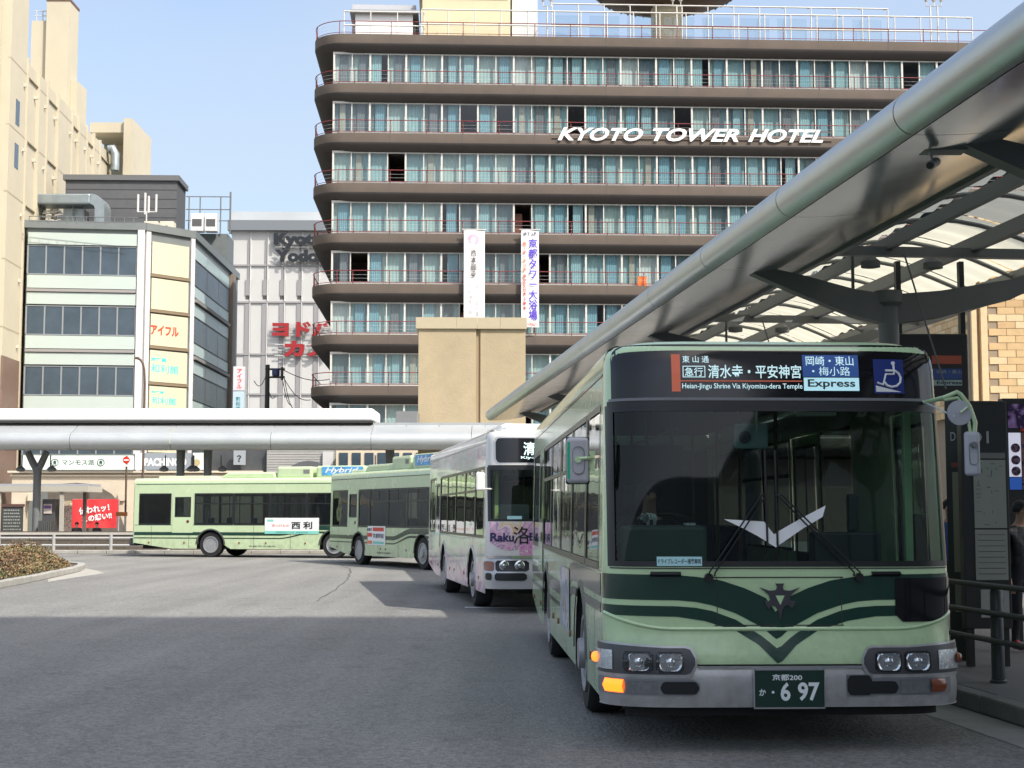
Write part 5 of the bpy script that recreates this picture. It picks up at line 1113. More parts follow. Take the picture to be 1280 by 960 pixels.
def inside(p, poly):
    c = False; j = len(poly)-1
    for i in range(len(poly)):
        a, b = poly[i], poly[j]
        if (a.y > p.y) != (b.y > p.y) and p.x < (b.x-a.x)*(p.y-a.y)/(b.y-a.y)+a.x: c = not c
        j = i
    return c
def edged(p, poly):
    d = 9e9
    for i in range(len(poly)):
        a, b = poly[i-1], poly[i]; ab = b-a; t = max(0, min(1, (p-a).dot(ab)/max(1e-6, ab.length_squared))); d = min(d, (p-a-ab*t).length)
    return d
hp = [p for p in hin]
leaf = MB(); core = MB(); cnt = 0
xs = [p.x for p in hp]; ys_ = [p.y for p in hp]
lump = lambda x, y: .05*math.sin(9*x+4*y) + .13*math.sin(x*1.7+y*.6)+.08*math.sin(y*2.3-x)+.05*math.sin(5*x+3*y)
tries = 0
while cnt < 62000 and tries < 600000:
    tries += 1; p = Vector((hr.uniform(max(min(xs), -19.5), max(xs)), hr.uniform(min(ys_), max(ys_)), 0))
    if not inside(p, hp): continue
    e = edged(p, hp); top = .12 + (.36 + lump(p.x, p.y))*min(1, (e/.55))**.5
    if e > 1.6 and hr.random() < .35: continue
    z = top*hr.uniform(.25, 1.06) if e < .7 else top*(hr.uniform(.80, 1.06) + (hr.uniform(0, .35) if hr.random() < .05 else 0))
    s = hr.uniform(.013, .030); d = Vector((hr.gauss(0, 1), hr.gauss(0, 1), hr.gauss(.5, 1))).normalized(); u = d.orthogonal().normalized(); v = d.cross(u); c = Vector((p.x + hr.uniform(-.05, .05), p.y, z))
    leaf.add([c - u*s*1.5, c + v*s, c + u*s*1.5, c - v*s], [(0, 1, 2, 3)]); cnt += 1
hedge = thing('hedge', 'low clipped russet hedge filling the kerbed island at the left', 'hedge', (cen.x, cen.y, .1))
o = leaf.build('foliage', leafmat('russet leaves', [(.0, (.07, .05, .03)), (.28, (.17, .095, .05)), (.45, (.27, .165, .08)), (.56, (.20, .18, .08)), (.72, (.12, .15, .05))]), hedge, recalc=False); o['kind'] = 'stuff'
mb = MB(); ci = shrink(dens, .62); n = len(ci); mb.add([(p.x, p.y, .08) for p in ci] + [(p.x, p.y, .27) for p in shrink(dens, .85)], [(i, (i+1) % n, (i+1) % n+n, i+n) for i in range(n)] + [tuple(range(n, 2*n))]); mb.build('stems', M('twig brown', (.06, .042, .028), .95, var=.4, vs=8, bump=.5, bs=25), hedge)

# ================================================================ near canopy over the platform
CO = Vector((3.17, 9.72, 0)); CD = KD; CN = KN
def cp(t, s, z): return CO + CD*t + CN*s + Vector((0, 0, z))
canopy = thing('platform_canopy', 'long curved aluminium bus platform canopy with tubular edge running overhead right', 'canopy', kp(0, 1.5))
m_alc = M('satin aluminium', (.56, .59, .59), .17, metal=.8, var=.10, vs=1.4)
m_alt = M('aluminium tube', (.48, .51, .51), .34, metal=.8, var=.08, vs=2)
m_steel = M('dark painted steel', (.15, .158, .158), .5, var=.12, vs=2)
m_poly = M('cream translucent sheet', (.62, .60, .48), .5, trans=.65)
SEG, T0, NS = 3.25, -14.55, 16
def tube_prof(): return [(.30 - .21*math.cos(R(90)+math.pi*k/12 - R(90)) , 4.60 + .21 - .21*math.sin(0)) for k in range(1)]
prof = [(.19 + .18*math.cos(R(262) - R(172)*k/14), 4.78 + .18*math.sin(R(262) - R(172)*k/14)) for k in range(15)] + [(.8, 5.02), (1.78, 5.20)]
sof = [(.185 + 1.57*k/8, 4.606 + .30*(k/8)**2.2) for k in range(9)]
def seg(profile, name, m, t0, t1, parent, smooth=40, fn=None):
    mb = MB(); fn = fn or cp
    n = len(profile); mb.add([fn(t, s, z) for t in (t0, t1) for s, z in profile], [(i, i+1, n+i+1, n+i) for i in range(n-1)]); return mb.build(name, m, parent, smooth=smooth, recalc=False)
for i in range(NS):
    t0 = T0 + i*SEG; seg(prof, 'edge_tube', m_alt, t0+.008, t0+SEG-.008, canopy); seg(sof, 'soffit_panel', m_alc, t0+.006, t0+SEG-.006, canopy)
TE = T0 + NS*SEG
mb = MB(); mb.prism(prof + sof[::-1], lambda s, z, d: cp(TE+d, s, z), .03); mb.build('end_plate', m_alt, canopy)
def cbox(mb, t0, t1, s0, s1, z0, z1): mb.add([cp(t, s, z) for z in (z0, z1) for s in (s0, s1) for t in (t0, t1)], [(0, 2, 3, 1), (4, 5, 7, 6), (2, 6, 7, 3), (0, 1, 5, 4), (1, 3, 7, 5), (0, 4, 6, 2)])
mb = MB(); cbox(mb, T0, TE, 1.76, 1.84, 4.86, 5.22); mb.build('edge_beam', m_steel, canopy)
mb = MB(); cbox(mb, T0, TE, 2.52, 2.60, 4.98, 5.14); mb.build('purlin', m_steel, canopy)
mb = MB(); cbox(mb, T0, TE, 3.64, 3.74, 4.98, 5.16); mb.build('purlin', m_steel, canopy)
mb = MB(); cbox(mb, T0, TE, 5.50, 5.60, 4.86, 5.22); mb.build('edge_beam', m_steel, canopy)
vz = lambda s: 5.16 + .52*math.sin(math.pi*(s-1.8)/3.75)
RS = SEG/2
n = int((TE-T0)/RS)
mb = MB(); k = 12
pts = [cp(0, lerp(1.8, 5.55, i/k), vz(lerp(1.8, 5.55, i/k)) - .05) for i in range(k+1)]
base0 = cp(0, 0, 0)
mb.tube([p-base0 for p in pts], .032, 6); rib = mb.build('arch_rib', m_steel, canopy, world=False)
mb = MB(); wv = 16
def sheet(i, j, s0, s1): t = .03 + (RS-.06)*i; s = lerp(s0, s1, j); return CD*t + CN*s + Vector((0, 0, vz(s) + .05 + .022*math.sin(i*wv*math.pi/4*1.5)))
mb.grid(lambda i, j: sheet(i, j, 1.86, 3.58), 24, 8); sh1 = mb.build('roof_sheet', m_poly, canopy, world=False, smooth=60)
mb = MB(); mb.grid(lambda i, j: sheet(i, j, 3.70, 5.5), 24, 8); sh2 = mb.build('roof_sheet', m_poly, canopy, world=False, smooth=60)
ob = wloc(canopy)
for i in range(n):
    t = T0 + i*RS
    for proto_, used_ in ((rib, i == 0), (sh1, i == 0), (sh2, i == 0)):
        o = proto_ if used_ else share(proto_, (0, 0, 0), canopy); o.location = cp(t, 0, 0) - ob
for k in range(-2, 6):
    t = (18.4 - 9.72) + (k-1)*6.5 if True else 0
    if t < T0+1 or t > TE-1: continue
    c = cp(t, 2.55, 0); mb = MB(); mb.lathe([(.17, .13), (.17, .2), (.13, .22), (.13, 4.25), (.18, 4.3), (.18, 4.45)], 'z', c, 18); mb.build('post', m_steel, canopy, smooth=40)
    for s_end, zz in ((.72, 4.66), (5.2, 4.86)):
        mb = MB(); L_ = [(2.55, 4.02, 4.40), (lerp(2.55, s_end, .25), 4.12, 4.46), (lerp(2.55, s_end, .6), 4.36, 4.62), (s_end, zz+.0, zz+.11)]
        vs = [cp(t+d, s, z) for s, z0_, z1_ in L_ for d in (-.09, .09) for z in (z0_, z1_)]; fsx = []
        for i in range(3): o = i*4; fsx += [(o, o+1, o+5, o+4), (o+2, o+6, o+7, o+3), (o, o+4, o+6, o+2), (o+1, o+3, o+7, o+5)]
        fsx += [(0, 2, 3, 1), (12, 13, 15, 14)]; mb.add(vs, fsx); mb.build('branch_arm', m_steel, canopy)
    mb = MB(); cbox(mb, t-.06, t+.06, 1.8, 5.5, 4.90, 5.02); mb.build('cross_beam', m_steel, canopy)
    mb = MB(); mb.tube([cp(t+.3, 2.2, 4.4), cp(t+.3, 2.2, 5.05), cp(t+.5, 2.4, 5.12)], .022, 6); mb.tube([cp(t-.2, 3.2, 3.2), cp(t-.2, 2.7, 4.9)], .012, 5); mb.build('cable_conduit', m_steel, canopy)
    for s in (2.15, 2.95):
        mb = MB(); mb.lathe([(.05, 4.80), (.12, 4.74), (.12, 4.67), (.001, 4.65)], 'z', cp(t-.5, s, 0), 14); mb.build('down_light', m_steel, canopy)
# things hung under the canopy
c = cp(2.25, .62, 4.66); cam_ = thing('security_camera', 'small grey security camera on a box bracket under the canopy edge', 'camera', c)
mb = MB(); mb.box(c.x-.16, c.x+.20, c.y-.10, c.y+.1, c.z-.05, c.z+.03); mb.build('bracket', m_steel, cam_, bevel=.01)
mb = MB(); mb.tube([c+Vector((-.1, -.02, -.03)), c+Vector((-.08, -.04, -.13))], .015, 6); mb.build('swivel', m_lgrey, cam_)
mb = MB(); mb.tube([c+Vector((-.03, .03, -.12)), c+Vector((-.13, -.14, -.19))], .038, 12); mb.build('camera_body', m_lgrey, cam_, smooth=50)
mb = MB(); mb.tube([c+Vector((-.128, -.138, -.188)), c+Vector((-.14, -.16, -.197))], .03, 12); mb.build('camera_lens', m_black, cam_)
for t, s, lab in ((16.5, 1.3, 'white tube light under the canopy soffit, nearer one'), (23.5, 1.1, 'white tube light under the canopy soffit, farther one')):
    c = cp(t, s, 4.70); l_ = thing('tube_light', lab, 'lamp', c, 0, 'canopy tube lights'); mb = MB(); mb.tube([cp(t-.45, s, 4.66), cp(t+.45, s, 4.66)], .05, 8); mb.build('diffuser', M('lamp white', (.8, .8, .78), .4), l_)
    mb = MB(); cbox(mb, t-.48, t+.48, s-.05, s+.05, 4.70, 4.82); mb.build('batten', m_lgrey, l_)

# ================================================================ railing, stop panel, display and people on the platform
FS = .5
fence = thing('platform_railing', 'dark three rail metal fence along the platform edge at right', 'railing', kp(0, FS, .15))
m_fence = M('dark fence steel', (.06, .065, .068), .4, metal=.3, var=.2, vs=5)
for z in (1.0, .76, .52): mb = MB(); mb.tube([kp(t, FS, z) for t in (-9, -4, 0, 4, 8, 12)], .026, 8); mb.build('rail', m_fence, fence, smooth=50)
for t in (-6.3, -4.3, -2.2, -.1, 2.05, 4.2, 6.3, 8.4, 10.5): mb = MB(); c = kp(t, FS+.06, 0); mb.lathe([(.075, .14), (.075, .17), (.06, .18), (.055, .95), (.03, 1.0)], 'z', c, 12); mb.build('post', m_fence, fence, smooth=40)
# information panel
IF_ = Face(at(1204, 643, 14.6).xy, R(4)); sp = thing('stop_panel', 'dark bus stop information stand marked D1 with map and timetable', 'sign', IF_.p(.2, .15))
m_pdark = M('panel charcoal', (.035, .037, .038), .4, var=.1, vs=5); m_paper = M('map paper', (.36, .38, .34), .5, var=.06, vs=3)
aR = IF_.a(1258); z1 = IF_.z(1230, 501); z0 = IF_.z(1230, 786)
mb = MB(); IF_.box(mb, 0, aR, z0, z1, 0, -.12); mb.build('frame', m_pdark, sp, bevel=.01)
mb = MB(); IF_.box(mb, .03, .09, .15, z0, -.02, -.1); mb.build('leg', m_pdark, sp)
mb = MB(); IF_.box(mb, aR-.09, aR-.03, .15, z0, -.02, -.1); mb.build('leg', m_pdark, sp)
def ipane(nm, u0, u1, v0, v1, m, off=.006, par=sp): mb = MB(); IF_.box(mb, IF_.a(u0), IF_.a(u1), IF_.z(1230, v1), IF_.z(1230, v0), .001, off); return mb.build(nm, m, par)
ipane('route_map', 1214, 1254, 575, 660, m_paper); ipane('header_strip', 1214, 1254, 566, 573, M('paper dim', (.22, .22, .21), .5)); ipane('timetable', 1214, 1254, 662, 725, m_paper); ipane('notice', 1219, 1254, 737, 772, M('notice paper', (.42, .42, .40), .5))
mb = MB(); rm_ = random.Random(9)
for i in range(26):
    u, v = rm_.uniform(1216, 1250), rm_.uniform(578, 656); w_ = rm_.uniform(1, 7); hz = rm_.random() < .6
    IF_.box(mb, IF_.a(u), IF_.a(min(1253, u+(w_ if hz else .6))), IF_.z(1230, v+(.6 if hz else w_)), IF_.z(1230, v), .006, .008)
for v in range(668, 722, 7): IF_.box(mb, IF_.a(1217), IF_.a(1251), IF_.z(1230, v+.7), IF_.z(1230, v), .006, .008)
mb.build('map_lines', M('map ink', (.09, .09, .085), .6), sp)['kind'] = 'stuff'
panel_text(IF_, 'D1', 1211, 1236, 539, 554, .004, M('dim white', (.42, .43, .42), .5), sp, bold=.01, depth=0)
panel_text(IF_, 'JAPAN', 1238, 1254, 749, 755, .008, m_ink, sp, bold=.02, depth=0)
IL = Face(at(1184, 643, 15.3).xy, R(-38)); aL = IL.a(1203)
mb = MB(); IL.box(mb, 0, aL, .15, IL.z(1194, 500), 0, -.06); mb.build('side_wing', m_pdark, sp)
mb = MB(); IL.box(mb, IL.a(1188), IL.a(1200), IL.z(1194, 715), IL.z(1194, 590), .001, .006); IL.box(mb, IL.a(1188), IL.a(1200), IL.z(1194, 765), IL.z(1194, 728), .001, .006); mb.build('side_paper', M('yellowed paper', (.24, .22, .15), .6), sp)
mb = MB(); IL.box(mb, IL.a(1187), IL.a(1201), IL.z(1194, 584), IL.z(1194, 578), .001, .006); mb.build('side_band', M('dull red', (.22, .05, .04), .6), sp)
panel_text(IL, 'D1', 1188, 1198, 540, 551, .008, MATS['dim white'], sp, bold=.01, depth=0)
# hanging display
DFc = Face(at(1164, 643, 19.5).xy, R(2)); ds = thing('hanging_display', 'dark hanging display box repeating the orange band and blue Express panel', 'display', DFc.p(.3, DFc.z(1190, 500)))
zt, zbm = DFc.z(1190, 417), DFc.z(1190, 500)
mb = MB(); DFc.box(mb, DFc.a(1120), DFc.a(1212), zbm, zt, 0, -.25); mb.build('casing', m_pdark, ds, bevel=.02)
for u_ in (1205, 1125): mb = MB(); DFc.box(mb, DFc.a(u_), DFc.a(u_+6), zt, 5.0, -.05, -.15); mb.build('hanger', m_pdark, ds)
for nm, v0, v1, m in (('display_band', 444.5, 455, M('band orange', (.32, .08, .045), .5, emit=.03, ecol=(.6, .14, .08))), ('display_panel', 461, 474, M('panel blue', (.03, .06, .17), .5, emit=.04, ecol=(.05, .12, .4))), ('display_panel', 475, 482, M('panel cyan', (.3, .42, .44), .5, emit=.03))):
    mb = MB(); DFc.box(mb, DFc.a(1166), DFc.a(1203), DFc.z(1190, v1), DFc.z(1190, v0), .001, .006); mb.build(nm, m, ds)
panel_text(DFc, 'Express', 1171, 1202, 476, 481.5, .008, m_ink, ds, bold=.02, depth=0); panel_text(DFc, '岡崎・東山', 1171, 1202, 462.5, 467, .008, MATS['dim white'], ds, depth=0)
# illuminated poster
PF = Face(at(1257, 643, 17.5).xy, R(2)); po = thing('poster_panel', 'backlit poster board with purple picture and round portraits at right edge', 'poster', PF.p(.3, .15))
mb = MB(); PF.box(mb, 0, PF.a(1350), PF.z(1270, 720), PF.z(1270, 498), 0, -.15); mb.build('board', m_pdark, po)
for a_ in (.1, PF.a(1340)): mb = MB(); PF.box(mb, a_, a_+.08, .15, PF.z(1270, 720), -.03, -.1); mb.build('leg', m_pdark, po)
def pp(nm, u0, u1, v0, v1, m, off=.008): mb = MB(); PF.box(mb, PF.a(u0), PF.a(u1), PF.z(1270, v1), PF.z(1270, v0), .001, off); return mb.build(nm, m, po)
pp('picture', 1259, 1346, 505, 535, art('stage picture', [(.3, (.01, .01, .02)), (.5, (.05, .02, .10)), (.62, (.45, .25, .60)), (.7, (.75, .6, .8))], 5, 1)); pp('red_strip', 1274, 1346, 536, 539, m_redink); pp('white_strip', 1259, 1274, 541, 596, M('backlit white', (.7, .7, .75), .5, emit=.25, ecol=(.8, .82, 1))); pp('blue_strip', 1259, 1274, 597, 612, M('backlit blue', (.03, .10, .45), .5, emit=.12, ecol=(.05, .2, .8))); pp('portrait_panel', 1274.5, 1346, 541, 612, art('portraits', [(.35, (.03, .02, .03)), (.5, (.3, .16, .14)), (.65, (.05, .05, .2))], 8, 1))
for v in (560, 575, 589): mb = MB(); c = PF.p(PF.a(1267), PF.z(1267, v), .01); mb.lathe([(.055, -.004), (.055, 0)], 'y', c, 14); mb.build('portrait', art('portrait', [(.4, (.03, .02, .05)), (.6, (.25, .15, .2))], 20, 1), po)

# ---- people
SKIN = M('skin', (.52, .31, .22), .6); HAIR = M('dark hair', (.012, .010, .010), .6)
def person(label, loc, rz, joints, edges, mats, mat_of, head, group=None, hair=True):
    """joints: name -> (pos, radius); one skinned body; clothing by nearest limb"""
    root = thing('person', label, 'person', loc, rz, group)
    names = list(joints); me = bpy.data.meshes.new('body'); me.from_pydata([joints[n][0] for n in names], [(names.index(a), names.index(b)) for a, b in edges], [])
    o = link('body', me, root); sk = o.modifiers.new('skin', 'SKIN'); sk.use_smooth_shade = True; sk.branch_smoothing = .4
    for i, n in enumerate(names):
        r = joints[n][1]; r = r if isinstance(r, tuple) else (r, r); me.skin_vertices[0].data[i].radius = r; me.skin_vertices[0].data[i].use_root = (i == 0)
    sb = o.modifiers.new('sub', 'SUBSURF'); sb.levels = sb.render_levels = 2
    bpy.context.view_layer.update(); m2 = bpy.data.meshes.new_from_object(o.evaluated_get(bpy.context.evaluated_depsgraph_get())); o.modifiers.clear(); o.data = m2
    m2.materials.clear()
    for m in mats: m2.materials.append(m)
    segs = [(Vector(joints[a][0]), Vector(joints[b][0]), mat_of.get((a, b), mat_of.get(b, 0))) for a, b in edges]
    for p in m2.polygons:
        c = p.center; best = min(segs, key=lambda s: (c - (s[0] + (s[1]-s[0])*max(0, min(1, (c-s[0]).dot(s[1]-s[0])/max(1e-9, (s[1]-s[0]).length_squared))))).length); p.material_index = best[2]; p.use_smooth = True
    hc = Vector(head[0]); hr_ = head[1]; f = Vector(head[2]).normalized()
    if hair:
        mb = MB(); rt = f.cross(Vector((0, 0, 1))).normalized()
        def hv(i, j):
            t = 2*math.pi*i; ph = j*math.pi*.62; d = rt*math.cos(t)*math.sin(ph) + f*math.sin(t)*math.sin(ph) + Vector((0, 0, math.cos(ph)))
            k = 1.10 if math.sin(t) < .3 else lerp(1.10, .86, smooth01((math.sin(t)-.3)/.5)*smooth01((ph-.75)/.6)); return hc + Vector((0, 0, hr_*.12)) + d*hr_*k
        mb.grid(hv, 24, 10); mb.build('hair', HAIR, root, world=False, smooth=80)
    mb = MB(); rt = f.cross(Vector((0, 0, 1))).normalized()
    for s in (-1, 1): mb.lathe([(.001, -.008), (.009, -.004), (.009, .004), (.001, .008)], 'y', hc + f*hr_*.93 + rt*s*hr_*.36 + Vector((0, 0, hr_*.05)), 8)
    mb.build('eyes', M('eye dark', (.02, .015, .012), .3), root, world=False); return root
def hand_chain(J, E, wrist, d, side, up, pre, parent, spread=.018, curl=.35):
    w_ = Vector(wrist); d = Vector(d).normalized(); sd = Vector(side).normalized(); up = Vector(up).normalized(); pm_ = w_ + d*.06
    J[pre+'palm'] = (tuple(pm_), (.036, .018)); E.append((parent, pre+'palm'))
    for k, ln in enumerate((.066, .078, .072, .055)):
        b = pm_ + d*.045 + sd*(k-1.5)*spread*1.15; m_ = b + d*ln*.55 - up*curl*.02; t = m_ + d*ln*.40 - up*curl*.05
        J[f'{pre}k{k}'] = (tuple(b), .0095); J[f'{pre}m{k}'] = (tuple(m_), .0088); J[f'{pre}t{k}'] = (tuple(t), .0075); E += [(pre+'palm', f'{pre}k{k}'), (f'{pre}k{k}', f'{pre}m{k}'), (f'{pre}m{k}', f'{pre}t{k}')]
    b = pm_ - sd*.038 - d*.01; t = b - sd*.022 + d*.035; J[pre+'th'] = (tuple(b), .011); J[pre+'tt'] = (tuple(t), .009); E += [(pre+'palm', pre+'th'), (pre+'th', pre+'tt')]
def stand(label, loc, rz, mats, hgt=1.7, lean=0.0, group=None):
    k = hgt/1.7; V = lambda x, y, z: (x*k, y*k, z*k)
    J = {'pel': (V(0, 0, .93), (.15*k, .11*k)), 'wst': (V(0, 0, 1.08), (.14*k, .105*k)), 'chs': (V(0, .01, 1.28), (.17*k, .125*k)), 'nkb': (V(0, .02, 1.43), (.08*k, .07*k)), 'nck': (V(0, 0, 1.49), .055*k), 'jaw': (V(0, -.02, 1.545), (.062*k, .07*k)), 'hd': (V(0, -.005, 1.61), (.078*k, .092*k)), 'crn': (V(0, .005, 1.675), (.05*k, .06*k)), 'nos': (V(0, -.115, 1.585), .011*k)}
    E = [('pel', 'wst'), ('wst', 'chs'), ('chs', 'nkb'), ('nkb', 'nck'), ('nck', 'jaw'), ('jaw', 'hd'), ('hd', 'crn'), ('hd', 'nos')]; mo = {'wst': 0, 'chs': 0, 'nkb': 0, 'nck': 3, 'jaw': 3, 'hd': 3, 'crn': 3, 'nos': 3}
    for s, n in ((-1, 'l'), (1, 'r')):
        J.update({n+'sh': (V(s*.185, .01, 1.38), .075*k), n+'el': (V(s*.245, .03, 1.10), .055*k), n+'wr': (V(s*.24, -.06, .87), .034*k), n+'hp': (V(s*.09, 0, .86), .095*k), n+'kn': (V(s*.105, -.02, .49), .062*k), n+'an': (V(s*.11, .02, .10), .042*k), n+'ft': (V(s*.12, -.12, .045), (.042*k, .036*k)), n+'hl': (V(s*.11, .05, .045), .04*k)})
        E += [('chs', n+'sh'), (n+'sh', n+'el'), (n+'el', n+'wr'), ('pel', n+'hp'), (n+'hp', n+'kn'), (n+'kn', n+'an'), (n+'an', n+'ft'), (n+'an', n+'hl')]
        mo.update({n+'sh': 0, n+'el': 0, n+'wr': 0, n+'hp': 1, n+'kn': 1, n+'an': 1, n+'ft': 2, n+'hl': 2})
        st = len(E); hand_chain(J, E, J[n+'wr'][0], (0, -.25, -1), (0, -1 if True else 1, .2), (s, 0, 0), n, n+'wr')
        for a, b in E[st:]: mo[b] = 3
    return person(label, loc, rz, J, E, mats, mo, (V(0, -.005, 1.61), .092*k, (0, -1, 0)), group)
jk = M('black quilted jacket', (.015, .015, .018), .35, bump=.8, bs=14); tr = M('dark trousers', (.02, .022, .03), .8); shr = M('red shoes', (.35, .03, .03), .5); shg = M('grey shoes', (.32, .33, .35), .6); bl = M('blue jacket', (.05, .12, .32), .7); gr = M('grey coat', (.10, .10, .105), .8); dn = M('denim', (.04, .06, .11), .8)
p = at(1277, 700, 16.2); stand('person in a black padded jacket and red shoes beside the stop panel', (p.x, p.y, .148), R(20), [jk, tr, shr, SKIN], 1.62)
p = at(1189, 700, 18.5); stand('person in a blue jacket half hidden behind the stop panel', (p.x, p.y, .148), R(-30), [bl, dn, shg, SKIN], 1.66)
p = at(1262, 700, 20.5); stand('person in a grey coat waiting behind the poster board', (p.x, p.y, .148), R(60), [gr, tr, shg, SKIN], 1.7)
# driver
sx, sy, sz = -.80, 1.14, 1.0
V = lambda x, y, z: (sx+x, sy+y, sz+z)
J = {'pel': (V(0, 0, .06), (.15, .12)), 'wst': (V(0, .03, .2), (.14, .11)), 'chs': (V(0, .0, .46), (.18, .125)), 'nkb': (V(0, -.02, .60), (.08, .07)), 'nck': (V(0, -.04, .66), .055), 'jaw': (V(.0, -.07, .715), (.062, .07)), 'hd': (V(0, -.06, .78), (.078, .092)), 'crn': (V(0, -.05, .845), (.05, .06)), 'nos': (V(.02, -.17, .755), .011)}
E = [('pel', 'wst'), ('wst', 'chs'), ('chs', 'nkb'), ('nkb', 'nck'), ('nck', 'jaw'), ('jaw', 'hd'), ('hd', 'crn'), ('hd', 'nos')]; mo = {'wst': 0, 'chs': 0, 'nkb': 0, 'nck': 3, 'jaw': 3, 'hd': 3, 'crn': 3, 'nos': 3}
sw = STEER
for s, n, wr in ((-1, 'l', (sw.x-.17, sw.y+.10, sw.z+.04)), (1, 'r', (sw.x+.19, sw.y+.12, sw.z-.02))):
    J.update({n+'sh': (V(s*.19, 0, .55), .075), n+'el': (V(s*.27, -.16, .33), .056), n+'wr': (wr, .034), n+'hp': (V(s*.1, -.06, .04), .10), n+'kn': (V(s*.14, -.46, .06), .07), n+'an': (V(s*.14, -.55, -.30), .05), n+'ft': (V(s*.14, -.70, -.36), .04)})
    E += [('chs', n+'sh'), (n+'sh', n+'el'), (n+'el', n+'wr'), ('pel', n+'hp'), (n+'hp', n+'kn'), (n+'kn', n+'an'), (n+'an', n+'ft')]
    mo.update({n+'sh': 0, n+'el': 0, n+'wr': 0, n+'hp': 1, n+'kn': 1, n+'an': 1, n+'ft': 2}); st = len(E)
    hand_chain(J, E, wr, (.35, -1, .35) if s < 0 else (-.2, -1, .2), (0.8, .3, -.1), (0, -.3, 1), n, n+'wr', curl=.9)
    for a, b in E[st:]: mo[b] = 4
suit = M('dark uniform', (.02, .021, .026), .8); glv = M('white gloves', (.80, .84, .86), .6)
dv = person('bus driver in dark suit and tie with white gloves at the wheel', (0, 0, 0), 0, J, E, [suit, suit, m_black, SKIN, glv], mo, (V(0, -.06, .78), .092, (.15, -1, 0)))
dv.location = bus.location; dv.rotation_euler = bus.rotation_euler
mb = MB(); mb.add([V(-.05, -.13, .60), V(.05, -.13, .60), V(.0, -.165, .44)], [(0, 1, 2)]); mb.build('shirt_front', glv, dv, world=False)
mb = MB(); mb.prism([(-.012, .59), (.012, .59), (.022, .42), (0, .39), (-.022, .42)], lambda a, b, d: Vector(V(a, -.150-.02*(0.6-b)/.2-d, b)), .006); mb.build('necktie', M('navy tie', (.01, .012, .03), .5), dv, world=False)

# ================================================================ sunlit brick building on the right
BF = Face(at(1217, 643, 46).xy, R(0)); BS = Face(at(1217, 643, 46).xy, math.atan2(1, -.07)); bb = thing('brick_building', 'sunlit yellow brick building behind the bus stop at right', 'building', BF.p(0, 0))
m_mort = M('mortar', (.30, .24, .17), .9); bks = [M('yellow brick %d' % i, c, .8, var=.12, vs=3) for i, c in enumerate(((.60, .42, .22), (.66, .47, .25), (.55, .37, .19), (.68, .52, .31)))]
mb = MB(); BF.box(mb, .0, 22, 0, 11.5, 0, -10); mb.build('wall', m_mort, bb)
bw, bh = .56, .225; z_lo, z_hi = BF.z(1240, 505), BF.z(1240, 352)
i0 = int(z_lo/bh); cnt = 0
def bwall(face, a_max, nm, offs, rows, cols):
    for r in rows:
        for c in cols:
            a0 = .62 + c*bw + (bw/2 if r % 2 else 0) if face is BF else .1 + c*bw + (bw/2 if r % 2 else 0)
            mb = MB(); face.box(mb, a0+.008, a0+bw-.012, r*bh+.006, r*bh+bh-.008, .0, .02+random.uniform(0, .012)); mb.build('brick', random.choice(bks), bb, recalc=False)
bwall(BF, 0, 'brick', 0, range(i0-1, int(z_hi/bh)+2), range(0, 5))
bwall(BS, 0, 'brick', 0, range(i0-1, int(z_hi/bh)+2), range(0, 6))
for a, w_ in ((.05, .16), (.34, .2)): mb = MB(); BF.box(mb, a, a+w_, 0, 11.5, 0, .16); mb.build('pilaster', bks[3], bb)
def brickmat():
    m = bpy.data.materials.new('far yellow brick'); m.use_nodes = True; n = m.node_tree.nodes; l = m.node_tree.links; b = n['Principled BSDF']; b.inputs['Roughness'].default_value = .8
    tc = n.new('ShaderNodeTexCoord'); mp = n.new('ShaderNodeMapping'); mp.inputs['Rotation'].default_value = (R(90), 0, 0); l.new(tc.outputs['Object'], mp.inputs[0]); bt = n.new('ShaderNodeTexBrick'); bt.inputs['Scale'].default_value = 1; bt.inputs['Brick Width'].default_value = bw; bt.inputs['Row Height'].default_value = bh; bt.inputs['Mortar Size'].default_value = .012
    bt.inputs['Color1'].default_value = (.60, .42, .22, 1); bt.inputs['Color2'].default_value = (.68, .50, .28, 1); bt.inputs['Mortar'].default_value = (.30, .24, .17, 1); l.new(mp.outputs[0], bt.inputs[0]); l.new(bt.outputs[0], b.inputs['Base Color']); return m
mbr = brickmat(); mb = MB(); BF.box(mb, .62+5.5*bw, 22, .01, 11.4, .0, .02); BF.box(mb, .62, .62+5.5*bw-.01, .01, (i0-1)*bh-.01, .0, .02); BF.box(mb, .62, .62+5.5*bw-.01, (int(z_hi/bh)+2)*bh+.01, 11.4, .0, .02); mb.build('brick_face', mbr, bb)
# ================================================================ far canopy, street front on the left
FY = 63.0; QF = Face((0, FY), 0)
fc = thing('far_canopy', 'pale aluminium canopy crossing the background behind the left buses', 'canopy', (-14, FY+1.5, 0))
m_pale = M('pale aluminium', (.44, .465, .475), .4, metal=.35, var=.06, vs=.8); m_whr = M('white roof edge', (.82, .82, .80), .5, var=.03)
zb_ = QF.z(200, 562); 
fp = lambda t, s, z: Vector((t, FY + s, z))
zt_ = QF.z(200, 540); r = (zt_-zb_)/2
prof = [(r+.05, zb_)] + [(r + r*math.cos(R(270)-math.pi*k/12), zb_+r + r*math.sin(R(270)-math.pi*k/12)) for k in range(13)] + [(1.3, zt_+.38)]
xL, xR = -46.0, QF.a(640); segl = 4.28; x = QF.a(88)
xs_ = sorted([x + segl*k for k in range(-8, 10)]); xs_ = [q for q in xs_ if q < xR] + [xR]
